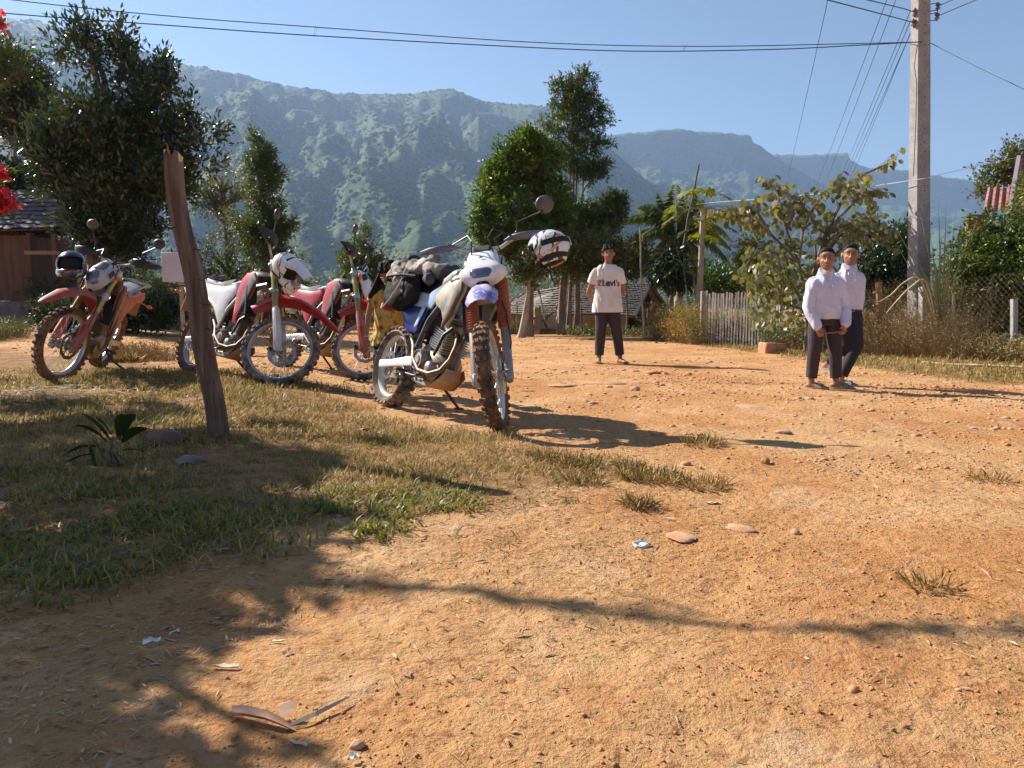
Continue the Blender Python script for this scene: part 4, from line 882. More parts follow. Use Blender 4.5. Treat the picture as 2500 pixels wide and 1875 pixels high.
tree('leafy_tree', 'bright green rounded tree left of the tall many-stemmed tree', 'tree', blobs_px([(1295, 350, 30, 28), (1320, 390, 44, 36), (1240, 385, 26, 26), (1262, 420, 42, 30), (1210, 410, 14, 16), (1225, 450, 38, 28), (1300, 450, 48, 36), (1250, 500, 50, 30), (1185, 510, 28, 26), (1180, 545, 24, 22), (1225, 560, 46, 30), (1320, 520, 50, 34), (1310, 590, 54, 34), (1230, 610, 40, 24), (1175, 570, 18, 18), (1165, 535, 22, 18), (1270, 350, 16, 14), (1200, 460, 26, 22), (1355, 470, 36, 30), (1365, 540, 40, 30), (1190, 590, 26, 20)], 20), 20, (1290, 800), (1290, 400), .13, 2300, 14, .125, .052, .18, L_BRT, nl=50, lo=.4)
tree('leafy_tree', 'dull green tree with thick pale trunk beside the wire fence behind the helmet', 'tree', blobs_px([(1330, 620, 60, 36), (1400, 650, 60, 34), (1285, 665, 34, 20), (1440, 600, 50, 34), (1470, 655, 36, 26), (1370, 600, 50, 30), (1500, 610, 36, 30)], 19.4), 19.4, (1271, 812), (1300, 640), .11, 900, 13, .115, .042, .20, L_OLV, bark=BARK_P, nl=10, lr=.14, lo=.25, out=.3, droop=.2)
stick('tree_trunk', at(1370, 815, 20.1), at(1378, 640, 20.1), .11, .09, BARK, 'dark thick trunk standing immediately right of the small slat gate', 'tree trunk', .02)
tree('shrub', 'dark leafy shrub with broad hanging leaves right of the ochre house gable', 'shrub', blobs_px([(1632, 630, 30, 22), (1624, 655, 36, 30), (1655, 672, 28, 24)], 17.6), 17.6, (1640, 800), (1640, 650), .05, 420, 12, .14, .05, .15, L_DARK, nl=20, droop=.6)
for (P, Y, lab, n, m, l) in (([(1530, 650, 44, 34), (1565, 625, 34, 34), (1490, 660, 30, 22), (1540, 600, 26, 22)], 22, 'olive bushes behind the barefoot man at his left shoulder', 300, L_OLV, .12),
    ([(1830, 610, 40, 34), (1860, 640, 50, 40), (1800, 660, 44, 34), (1880, 680, 50, 30), (1850, 600, 20, 24)], 21, 'yellow-green bush behind the right half of the picket fence', 520, L_YEL, .10),
    ([(1750, 690, 60, 26), (1800, 700, 46, 24), (1720, 680, 30, 26)], 19.5, 'dark low bush just above the picket fence', 260, L_MID, .12),
    ([(1860, 705, 46, 18), (1900, 700, 30, 20)], 18.5, 'bright bush low behind the right end of the picket fence', 180, L_YEL, .09)):
    tree('bush', lab, 'bush', blobs_px(P, Y), Y, (P[0][0], 800), (P[0][0], P[0][1]), .04, n, 12, l, l * .4, .16, m, nl=14)
tree('dense_tree', 'dense blackish tree between the taller boy and the electric pole', 'tree', blobs_px([(2165, 600, 56, 44), (2210, 580, 36, 40), (2130, 650, 52, 44), (2190, 660, 60, 50), (2110, 690, 40, 34), (2160, 720, 60, 36), (2225, 560, 16, 22), (2150, 555, 18, 18)], 16.5), 16.5, (2165, 860), (2165, 640), .1, 1000, 14, .105, .042, .14, L_DARK, nl=24, lo=.6)
tree('hedge', 'big dense small-leaved hedge bush filling the right edge behind the fence', 'hedge', blobs_px([(2440, 560, 70, 60), (2400, 610, 70, 60), (2475, 550, 60, 36), (2385, 560, 46, 40), (2350, 610, 44, 40), (2330, 700, 36, 44), (2500, 620, 110, 110), (2370, 680, 60, 60), (2440, 700, 100, 80), (2350, 740, 40, 50), (2480, 790, 100, 60), (2470, 840, 90, 40), (2380, 760, 60, 60), (2330, 760, 30, 60), (2560, 520, 90, 80), (2400, 790, 60, 44), (2350, 640, 36, 34), (2640, 700, 120, 120)], 11.6), 11.6, (2450, 905), (2450, 640), .07, 3200, 15, .066, .030, .12, L_HEDGE, nl=40, lo=.72, out=.9, up=-.1, flat=.5, foliage='leaves')
tree('leafy_tree', 'tree behind the red corrugated roof at the right edge', 'tree', blobs_px([(2485, 365, 24, 18), (2450, 400, 30, 26), (2420, 430, 30, 22), (2470, 440, 44, 34), (2400, 465, 26, 16), (2520, 400, 50, 46), (2430, 480, 40, 20)], 24), 24, (2480, 800), (2475, 400), .12, 420, 12, .125, .05, .20, L_OLV, nl=34, lo=.2)
tree('hedge', 'yellowing creeper spilling over the edge of the red roof', 'creeper', blobs_px([(2498, 500, 16, 40), (2530, 470, 30, 60), (2480, 535, 20, 12)], 15), 15, (2560, 880), (2540, 500), .04, 130, 12, .09, .04, .14, L_YEL, nl=12)
tree('bush', 'bush in shade behind the sign board', 'bush', blobs_px([(400, 740, 44, 36), (440, 720, 40, 40), (360, 700, 30, 40), (470, 760, 40, 30), (330, 760, 50, 30)], 18), 18, (400, 800), (400, 740), .04, 420, 13, .09, .036, .16, L_YEL, nl=20)
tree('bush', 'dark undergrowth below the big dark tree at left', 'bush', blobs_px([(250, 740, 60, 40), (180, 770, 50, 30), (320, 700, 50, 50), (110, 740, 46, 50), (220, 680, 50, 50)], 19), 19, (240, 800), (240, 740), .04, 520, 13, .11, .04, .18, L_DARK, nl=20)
for (P, Y, lab, m) in (([(620, 770, 60, 30), (700, 775, 60, 26), (560, 780, 60, 24), (780, 780, 60, 22)], 26, 'low scrub beyond the road behind the second motorcycle', L_OLV), ([(860, 785, 60, 20), (950, 775, 70, 28), (1040, 780, 70, 26), (1130, 770, 60, 34)], 27, 'low scrub beyond the road behind the luggage bag', L_OLV), ([(1060, 720, 60, 34), (1000, 740, 50, 30), (960, 720, 40, 30)], 48, 'hazy treetops behind the luggage bag', L_MID)):
    tree('scrub', lab, 'scrub', blobs_px(P, Y), Y, (P[0][0], 815), (P[0][0], P[0][1]), .03, 360, 12, .13, .045, .22, m, nl=14)
# -- far tree belt at the mountain's foot
def belt():
    n = 900; X = rng.uniform(-140, 190, n); Yb = rng.uniform(120, 420, n); X = rng.uniform(-.75, .75, n) * Yb; r = rng.uniform(2.5, 5.5, n); B = [(np.array([X[i], Yb[i], -1 + r[i] * 1.0 + rng.uniform(0, 2.5)]), np.array([r[i], r[i], r[i] * 1.2])) for i in range(n)]
    o, C = crown('far_treetops', B, 6500, 8, .75, .36, .8, L_MID, None, kind='stuff', lo=.7); return o
belt()
# -- coconut palm
def palm():
    Y = 25; c = at(1655, 585, Y); b = at(1650, 815, Y); b.z = float(H0(b.x, b.y)); o = empty('coconut_palm', b); props(o, 'coconut palm with arching fronds right of the barefoot man', 'palm')
    mb = MB(); mb.tube([Vector((0, 0, 0)), (c - b) * .5 + Vector((.1, 0, 0)), c - b], [.17, .13, .12], 10); mb.build('trunk', BARK_P, o); top = c - b; k_ = ppm(Y)
    for (dx, dy, dep, L) in ((-5, -135, .2, 1), (30, -130, -.3, 1), (-45, -115, .3, 1), (-100, -75, -.2, 1), (-140, -40, .3, 1.1), (-120, 20, -.5, 1), (-150, 35, .4, 1.1), (-60, 60, .8, 1), (60, -100, .2, 1), (110, -50, -.3, 1), (135, 20, .3, 1.1), (125, 70, -.4, 1.05), (90, 100, .3, 1), (-70, 110, -.7, .9), (30, 80, -.9, .9), (-20, 120, .8, .8), (150, -5, .9, 1.), (-30, -60, -1.2, 1)):
        e = Vector((dx / k_, dep * 1.2, -dy / k_)); P0 = Vector((0, 0, 0)); rise = Vector((e.x * .45, e.y * .45, e.z * .5 + .55 * e.length)) if dy > -90 else e * .55 + Vector((0, 0, .15))
        pts = []; n = 26
        for i in range(n + 1):
            t = i / n; pts.append(rise * (2 * t * (1 - t)) + e * (t * t))
        A = []; D = []; N = []; Ls = []
        for i in range(3, n):
            t = i / n; tg = (pts[min(i + 1, n)] - pts[i - 1]).normalized(); sd = tg.cross(Vector((0, 0, 1))); sd = sd.normalized() if sd.length > .05 else Vector((1, 0, 0))
            for q in range(3):
                tt = pts[i].lerp(pts[i + 1], q / 3)
                for s in (-1, 1):
                    A.append(top + tt); D.append(sd * s * .8 + tg * .55 + Vector((0, 0, -.45 - .35 * random.random()))); N.append(Vector((0, 0, 1)) + sd * s * .5); Ls.append(.62 * math.sin(math.pi * (.18 + .78 * t)) * random.uniform(.85, 1.1))
        mb = MB(); mb.tube([top + p for p in pts], [.022 * (1 - i / n) + .004 for i in range(n + 1)], 5); r_ = mb.build('frond', mat('palm_rib', (.22, .20, .09), .6), o)
        leafmesh('leaflets', np.array([v[:] for v in A]), np.array([v[:] for v in D]), np.array([v[:] for v in N]), np.array(Ls), .040, L_PALM, r_, fold=.1, bend=.18)
palm()
# -- papayas: lobed leaves on stalks
def papaya(base_px, top_px, Y, leaves, label, r=.05, size=.36, m=L_YEL):
    b = at(*base_px, Y); b.z = float(H0(b.x, b.y)) - .05; t = at(*top_px, Y); o = empty('papaya_tree', b); props(o, label, 'papaya tree', 'papaya trees')
    mb = MB(); mb.tube([Vector((0, 0, 0)), (t - b) * .5 + Vector((.02, 0, 0)), t - b], [r, r * .8, r * .62], 8); mb.build('trunk', BARK_P, o)
    for (dx, dy) in leaves:
        e = Vector((dx / ppm(Y), random.uniform(-.3, .3), -dy / ppm(Y))); mid = e * .5 + Vector((0, 0, .10)); mb = MB(); mb.tube([t - b, t - b + mid, t - b + e], .007, 4); st_ = mb.build('leaf_stalk', mat('green_stalk', (.25, .26, .09), .5), o)
        A, D, N, Ls, Ws = [], [], [], [], []; out = Vector((e.x, e.y, 0)).normalized() if (e.x or e.y) else Vector((1, 0, 0)); fwd = (out + Vector((0, 0, -.35 - .5 * random.random()))).normalized(); nn = (Vector((0, 0, 1)) + out * .6).normalized()
        sd = fwd.cross(nn).normalized(); nn = sd.cross(fwd)
        for k in range(-4, 5):
            a = k * .52; d = fwd * math.cos(a) + sd * math.sin(a); l = size * (1 - .07 * abs(k)) * random.uniform(.85, 1.1)
            A.append(t - b + e); D.append(d + nn * -.1); N.append(nn); Ls.append(l); Ws.append(l * .30)
            for q in (-1, 1):
                A.append(t - b + e + d * l * .45); D.append(d * .8 + fwd.cross(nn) * q * .35); N.append(nn); Ls.append(l * .42); Ws.append(l * .17)
        leafmesh('leaf', np.array([v[:] for v in A]), np.array([v[:] for v in D]), np.array([v[:] for v in N]), np.array(Ls), np.array(Ws), m, st_, fold=.06, bend=.10)
papaya((1700, 815), (1716, 510), 17, [(-70, -10), (-48, -38), (-20, -48), (12, -46), (42, -30), (70, 2), (88, 34), (60, 46), (28, 62), (-6, 58), (-38, 50), (-78, 22), (-52, 12), (30, 6), (98, 12), (52, 22), (-20, 24), (6, 30)], 'tall papaya tree with pale straight trunk left of the picket fence', .085, .30)
papaya((1690, 815), (1668, 650), 17.2, [(-34, -12), (-18, -26), (6, -28), (26, -16), (36, 6), (-36, 14), (14, 14), (-6, 20)], 'short papaya tree left of the tall papaya', .03, .22)
papaya((1706, 815), (1690, 648), 17.3, [(-16, -8), (10, -20), (22, 4), (0, 14)], 'young papaya stem close against the tall papaya trunk', .025, .2)
# -- large-leaved tree behind the boys: every big leaf an object while the limit lasts
def bigleaf():
    Y = 12.8; b = at(1968, 868, Y); b.z = hz(b.x, b.y) - .1; o = empty('large_leaved_tree', b); props(o, 'open tree with big oval leaves in rows along arching branches, behind the two boys', 'tree')
    br = [[(1968, 868), (1975, 760), (1990, 660), (2020, 560), (2060, 480), (2100, 430), (2170, 398)], [(1990, 660), (2030, 590), (2080, 540), (2135, 528)], [(2020, 560), (2080, 500), (2110, 470), (2128, 470)], [(1990, 660), (2060, 560), (2110, 550), (2160, 560)], [(1975, 760), (1950, 640), (1920, 560), (1900, 480), (1890, 450)],
          [(1950, 640), (1880, 570), (1830, 530), (1790, 520), (1760, 515)], [(1950, 640), (1960, 560), (1990, 500), (2030, 455), (2060, 452)], [(1950, 640), (1900, 620), (1850, 610), (1820, 650)], [(1975, 760), (1930, 690), (1880, 660), (1840, 690)], [(1990, 660), (2040, 620), (2100, 570), (2140, 580)], [(1920, 560), (1940, 520), (1925, 500), (1905, 520)], [(1968, 740), (2000, 700), (1990, 600), (2010, 560)], [(1975, 760), (1910, 740), (1900, 640), (1870, 620)], [(1960, 560), (1985, 540), (1960, 500), (1950, 480)], [(1880, 570), (1850, 520), (1835, 505), (1812, 520)]]
    tm = MB(); tips = []
    for i, L_ in enumerate(br):
        P = [at(px, py, Y + (random.uniform(-.25, .25) if k else 0)) - b for k, (px, py) in enumerate(L_)]
        if i == 0: P[0] = Vector((0, 0, 0))
        r0 = .05 if i == 0 else .022; tm.tube(P, [r0 * (1 - k / len(P)) + .006 for k in range(len(P))], 6)
        for k in range(1 if i else 2, len(P) - 1):
            for q in range(4): tips.append((P[k].lerp(P[k + 1], q / 4), (P[k + 1] - P[k]).normalized(), 1))
        tips.append((P[-1], (P[-1] - P[-2]).normalized(), 1))
    tm.build('trunk', BARK, o)
    lv = []; tw = MB()
    for (p, d, _) in tips:
        for s in (0, 1):
            dd = (d * .5 + Vector((random.uniform(-1, 1), random.uniform(-.8, .8), random.uniform(-.45, .5)))).normalized(); L = random.uniform(.14, .34); tw.tube([p, p + dd * L * .5 + Vector((0, 0, .02)), p + dd * L], .003, 4)
            n = int(L / .055)
            for k in range(n):
                q = p + dd * L * (k + 1) / n; side = dd.cross(Vector((0, 0, 1))).normalized() * (1 if k % 2 else -1); ld = (side * .8 + dd * .35 + Vector((0, random.uniform(-.3, .3), -.55 + random.uniform(-.3, .3)))).normalized(); lv.append((q, (ld + Vector((0, 0, -.5))).normalized(), Vector((random.uniform(-.7, .7), -1, random.uniform(-.2, .9))).normalized(), random.uniform(.095, .15)))
    # filler in the low mass
    for _ in range(520):
        c = at(random.uniform(1830, 2040), random.uniform(640, 800), Y + random.uniform(-.4, .7)) - b; ld = Vector((random.uniform(-1, 1), random.uniform(-1, .3), random.uniform(-1.4, -.1))).normalized(); lv.append((c, ld, unit(1)[0] * .8 + np.array([0, -.8, .3]), random.uniform(.085, .14)))
    tw.build('twigs', TWIG, o, kind='stuff', smooth=0)
    random.shuffle(lv); big = lv[:280]; rest = lv[280:]; meshes = []
    for k, m in enumerate((L_PALE, L_PALE, L_MID)):
        q = MB(); q.add([(0, 0, 0), (.12, .20, .05), (.55, .31, .07), (.88, .16, .02), (1, 0, -.06), (.88, -.16, .02), (.55, -.31, .07), (.12, -.20, .05), (.5, 0, 0)], [(8, 0, 1), (8, 1, 2), (8, 2, 3), (8, 3, 4), (8, 4, 5), (8, 5, 6), (8, 6, 7), (8, 7, 0)]); ob = q.build('leaf', m, o, smooth=0); a = ob.data.attributes.new('rnd', 'FLOAT', 'FACE'); a.data.foreach_set('value', [.3 * k + .2] * 8); meshes.append(ob.data); bpy.data.objects.remove(ob)
    for (p, d, n, l) in big:
        d = Vector(d).normalized(); s = d.cross(Vector(n)).normalized(); n2 = s.cross(d); ob = bpy.data.objects.new('leaf', random.choice(meshes)); link(ob, o); ob.matrix_local = Matrix(((d.x * l, s.x * l, n2.x * l, p.x), (d.y * l, s.y * l, n2.y * l, p.y), (d.z * l, s.z * l, n2.z * l, p.z), (0, 0, 0, 1)))
    arr = lambda k: np.array([tuple(x[k]) for x in rest]); ls = np.array([x[3] for x in rest]); V_ = []; 
    P = arr(0); D = arr(1); N = arr(2); D /= np.linalg.norm(D, axis=1, keepdims=True); S = np.cross(D, N); S /= np.linalg.norm(S, axis=1, keepdims=True); N = np.cross(S, D); sh = [(0, 0), (.25, .27), (.7, .27), (1, 0), (.7, -.27), (.25, -.27)]
    Vv = np.stack([P + D * (a * ls)[:, None] + S * (c * ls)[:, None] + N * (abs(c) * .25 * ls)[:, None] for a, c in sh], 1).reshape(-1, 3); i = np.arange(len(rest))[:, None] * 6
    Fv = np.concatenate([i + [[0, 1, 5]], i + [[1, 2, 5]], i + [[2, 4, 5]], i + [[2, 3, 4]]], 1).reshape(-1, 3); ob = npmesh('leaves', Vv, Fv, L_PALE, o, rnd=np.repeat(rng.random(len(rest)), 4)); ob['kind'] = 'stuff'
bigleaf()
# -- tall grass clump by the pole
def tall_grass():
    b = gp(2288, 884); b.z = hz(b.x, b.y); o = empty('tall_grass_clump', b); props(o, 'tall clump of long arching grass blades at the foot of the electric pole', 'grass clump'); Y = b.y
    for (px, py, w) in ((2180, 545, .016), (2190, 600, .018), (2215, 560, .014), (2245, 520, .014), (2262, 600, .02), (2290, 480, .014), (2300, 560, .018), (2310, 500, .016), (2335, 510, .016), (2360, 590, .018), (2385, 540, .014), (2280, 640, .022), (2330, 640, .02), (2225, 640, .02), (2350, 660, .018), (2400, 640, .014), (2270, 560, .016), (2205, 690, .018), (2318, 585, .018)):
        e = at(px, py, Y + random.uniform(-.3, .3)) - b; mb = MB(); P = [Vector((0, 0, .25 * e.z)) * (1 - t) ** 2 * 0 + Vector((e.x * t ** 1.7, e.y * t, e.z * (t if py < 640 else math.sin(t * 1.57)))) for t in (i / 8 for i in range(9))]; P[0] = Vector((random.uniform(-.05, .05), random.uniform(-.03, .03), 0)); rings = []
        for i, p in enumerate(P): ww = w * (1 - (i / 8) ** 2 * .93) ; rings.append([p + Vector((-ww, 0, .002)), p + Vector((0, -.004, 0)), p + Vector((ww, 0, .002)), p + Vector((0, .003, .001))])
        mb.loft(rings); ob = mb.build('blade', mat('long_grass_blade', (.22, .25, .11), .5, c2=(.30, .29, .15), scale=5, trans=.3), o, smooth=60)
    for L_ in ([(2285, 760), (2262, 690), (2225, 700), (2185, 740), (2160, 770)], [(2285, 740), (2250, 686), (2210, 688), (2175, 720), (2140, 740)]):
        mb = MB(); P = [at(x, y, Y - .25) - b for x, y in L_]; P[0] = Vector((0, 0, .3)); P = [.5 * ((2 * P[i]) + (P[min(i + 1, 4)] - P[max(i - 1, 0)]) * t + (2 * P[max(i - 1, 0)] - 5 * P[i] + 4 * P[min(i + 1, 4)] - P[min(i + 2, 4)]) * t * t + (3 * P[i] - P[max(i - 1, 0)] - 3 * P[min(i + 1, 4)] + P[min(i + 2, 4)]) * t ** 3) for i in range(4) for t in (0, .25, .5, .75)]; mb.tube(P, [.006 + .005 * math.sin(k / 15 * 3.1) for k in range(16)], 5); mb.build('dry_blade', mat('dry_reed', (.55, .42, .22), .7, c2=(.4, .3, .15)), o)
tall_grass()
# -- dry weeds along the right fence, and under the picket fence and the papayas
def weeds(name, X, Y_, hh, m, mst, lab=None, n_leaf=6, spread=.25, Lf=.03):
    n = len(X); Z = H(X, Y_); K = 3; V_ = []; base = np.stack([X, Y_, Z], 1); tops = base + np.stack([rng.normal(size=n) * spread * hh, rng.normal(size=n) * spread * hh, hh * (.5 + .7 * rng.random(n))], 1)
    w = np.array([[.003, 0, 0]]); V = np.stack([base - w, base + w, tops], 1).reshape(-1, 3); i = np.arange(n)[:, None] * 3; ob = npmesh(name + '_stems', V, i + np.array([[0, 1, 2]]), mst, rnd=rng.random(n)); ob['kind'] = 'stuff'
    k = np.repeat(np.arange(n), n_leaf); t = .15 + .85 * rng.random(len(k)); P = base[k] + (tops[k] - base[k]) * t[:, None]; ob = leafmesh(name + '_leaves', P, unit(len(k)) + np.array([0, 0, .1]), unit(len(k)) + np.array([0, 0, .5]), Lf * (.5 + rng.random(len(k))), Lf * .35, m, kind='stuff')
def along(n, a, c, dy, j=.5):
    t = rng.random(n); A_, B_ = gp(*a), gp(*c); X = A_.x + (B_.x - A_.x) * t + rng.normal(size=n) * .1; Y_ = A_.y + (B_.y - A_.y) * t + dy + rng.random(n) * j; return X, Y_
WEED = lm('dry_weed_leaf', (.36, .26, .14), (.20, .16, .07), .25, .7); WSTEM = mat('dry_weed_stem', (.34, .23, .13), .8, attr=.4)
X, Y_ = along(3800, (2080, 870), (2400, 895), -.05, .95); weeds('fence_weeds', X, Y_, .50 + .45 * (rng.random(len(X)) < .4), WEED, WSTEM, n_leaf=6, spread=.4, Lf=.028)
X, Y_ = along(1500, (1905, 852), (2130, 872), -.1, .9); weeds('verge_weeds', X, Y_, .45, L_OLV, WSTEM, n_leaf=9, spread=.35, Lf=.045)
X, Y_ = along(1300, (2380, 893), (2620, 915), .0, .6); weeds('hedge_foot_weeds', X, Y_, .30, WEED, WSTEM, n_leaf=9, spread=.3, Lf=.04)
X, Y_ = along(2200, (1620, 832), (1712, 842), -.2, 1.2); weeds('dry_bank_weeds', X, Y_, .75 , lm('golden_weed_leaf', (.34, .24, .09), (.22, .18, .06), .3, .7), WSTEM, n_leaf=9, spread=.3, Lf=.05)
X, Y_ = along(900, (1715, 841), (1900, 848), .15, .9); weeds('picket_weeds', X, Y_, .6, L_YEL, WSTEM, n_leaf=9, spread=.3, Lf=.06)
X, Y_ = along(420, (1380, 820), (1620, 826), .2, .8); weeds('house_weeds', X, Y_, .26, L_OLV, WSTEM, n_leaf=9, spread=.3, Lf=.06)
X, Y_ = along(700, (1240, 813), (1330, 814), .1, .5); weeds('wire_fence_weeds', X, Y_, .4, L_OLV, WSTEM, n_leaf=9, spread=.3, Lf=.05)
X, Y_ = along(500, (-60, 862), (60, 850), -.2, .5); weeds('left_edge_weeds', X, Y_, .34, L_OLV, WSTEM, n_leaf=12, spread=.4, Lf=.03)
X, Y_ = along(650, (215, 885), (420, 900), -.2, .5); weeds('brown_weeds', X, Y_, .20, L_BRN, WSTEM, n_leaf=9, spread=.5, Lf=.03)
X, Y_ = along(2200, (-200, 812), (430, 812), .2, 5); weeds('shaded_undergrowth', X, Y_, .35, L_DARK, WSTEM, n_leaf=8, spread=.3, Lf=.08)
# -- tussocks
for (px, py, r, n, lab) in ((1595, 1172, .14, 520, 'largest dry grass tuft at the right tip of the lawn'), (1410, 1140, .11, 330, 'dry tuft between the lawn and the largest tuft'), (1335, 1125, .08, 240, 'small dry tuft on the lawn edge below the front wheel shadow'), (1720, 1185, .10, 190, 'thin wiry tuft right of the largest dry tuft'), (1560, 1235, .06, 160, 'small tuft in front of the largest dry tuft'), (1715, 1090, .11, 230, 'low tuft by the motorcycle shadow on the road'),
        (1430, 1185, .08, 180, 'small flattened tuft left of the largest tuft'), (2415, 1175, .08, 90, 'faint wiry tuft near the right edge of the road'), (2270, 1435, .05, 70, 'little green weed tuft in the bare right foreground'), (310, 905, .16, 420, 'brown bushy tuft in front of the first motorcycle rear wheel'), (1540, 1150, .06, 160, 'reddish tuft touching the left side of the largest tuft')):
    p = gp(px, py); a = rng.random(n) * 6.28; rr = r * rng.random(n) ** .5; X = p.x + np.cos(a) * rr; Y_ = p.y + np.sin(a) * rr * .7; g = rng.random(n) < .3
    hgt = .055 if py > 1000 else .12; D = np.stack([np.cos(a) * rr / r * .8, np.sin(a) * rr / r * 1.1, np.ones(n) * .8], 1) + rng.normal(size=(n, 3)) * .45
    ob = leafmesh('grass_tuft', np.stack([X, Y_, H(X, Y_)], 1), D, unit(n), hgt * (.5 + .9 * rng.random(n)), .0030, mat('tuft_blade', (.46, .31, .11), .7, c2=(.26, .19, .06), scale=9, trans=.3, attr=.45), fold=.1, bend=.15); props(ob, lab, 'grass tuft', 'dry grass tufts')
# -- broad leaved plant and long leaves by the post's foot
def lawn_plant():
    b = gp(262, 1150); b.z = hz(b.x, b.y); o = empty('broad_leaved_plant', b); props(o, 'dark green broad-leaved plant with strappy leaves in the shaded grass left of the post', 'plant')
    Lm = lm('plant_leaf', (.085, .15, .045), (.12, .18, .05), .35, .4)
    for (px, py, w, bx, by) in ((370, 1048, .030, 300, 1080), (330, 1012, .026, 295, 1065), (300, 1010, .024, 290, 1070), (235, 1022, .034, 280, 1075), (180, 1040, .028, 262, 1080), (200, 1010, .02, 270, 1075), (255, 1120, .018, 200, 1050), (290, 1190, .012, 215, 1060), (160, 1110, .014, 240, 1090), (350, 1180, .012, 275, 1100), (300, 1160, .013, 262, 1090), (140, 1150, .01, 230, 1110), (235, 1160, .012, 215, 1080), (380, 1120, .010, 300, 1100)):
        s = at(bx, by, b.y) - b; e = at(px, py, b.y + random.uniform(-.12, .05)) - b; s.z = max(.03, s.z); mid = s.lerp(e, .5) + Vector((0, 0, .03 + random.uniform(0, .02))); mb = MB(); rings = []
        for i in range(9):
            t = i / 8; p = s * (1 - t) ** 2 + mid * 2 * t * (1 - t) + e * t * t; d = (e - s).normalized(); sd = d.cross(Vector((0, .5, 1))).normalized(); ww = w * math.sin(math.pi * min(1, .06 + t * .94)) ** .7 + .001
            rings.append([p + sd * ww + Vector((0, 0, ww * .25)), p + Vector((0, 0, .001)), p - sd * ww + Vector((0, 0, ww * .25)), p - Vector((0, 0, .0015))])
        mb.loft(rings); mb.build('leaf', Lm, o, smooth=60)
    mb = MB(); mb.tube([Vector((.02, 0, -.02)), Vector((.03, 0, .12)), at(295, 1072, b.y) - b], .006, 6); mb.build('stem', TWIG, o)
lawn_plant()
# straw heap at left
X = rng.normal(gp(110, 1000).x, .28, 900); Y_ = rng.normal(gp(110, 1000).y, .14, 900); a = rng.normal(-.25, .35, 900)
o_ = leafmesh('straw_heap', np.stack([X, Y_, H(X, Y_) + .02 + .05 * rng.random(900)], 1), np.stack([np.cos(a), np.sin(a), rng.normal(size=900) * .1], 1), np.tile([0, 0, 1.], (900, 1)) + unit(900) * .4, .12 * (.4 + rng.random(900)), .005, STRAW, fold=.1); props(o_, 'heap of pale dry straw in the grass at the left edge', 'straw', None)
# -- bougainvillea reaching in from the left
def boug():
    Y = 6.5; b = Vector((-5.6, 6.6, hz(-5.6, 6.6))); o = empty('bougainvillea', b); props(o, 'bougainvillea with red-pink flowers hanging in at the left edge', 'shrub')
    PK = lm('bougainvillea_bract', (.62, .03, .10), (.75, .10, .10), .4, .5, .3, (1.2, .6, .8)); B = []
    mb = MB()
    for (px, py, r) in ((4, 500, 11), (20, 500, 6), (-6, 480, 12), (-2, 425, 8), (-2, 55, 7)):
        c = np.array(at(px, py, Y) - b); B.append((c, np.array([r, r, r]) / ppm(Y))); mb.tube([Vector((0, 0, 0)), Vector((c[0] * .3 - .3, 0, c[2] * .7)), Vector(c)], [.03, .02, .004], 6)
    mb.build('stems', TWIG, o); crown('flowers', B, 90, 10, .045, .035, .04, PK, o, lo=.1); B2 = [(c + np.array([-.12, .1, .03]), r * 1.6) for c, r in B]; crown('foliage', B2, 70, 8, .06, .035, .06, L_MID, o, lo=.2)
boug()
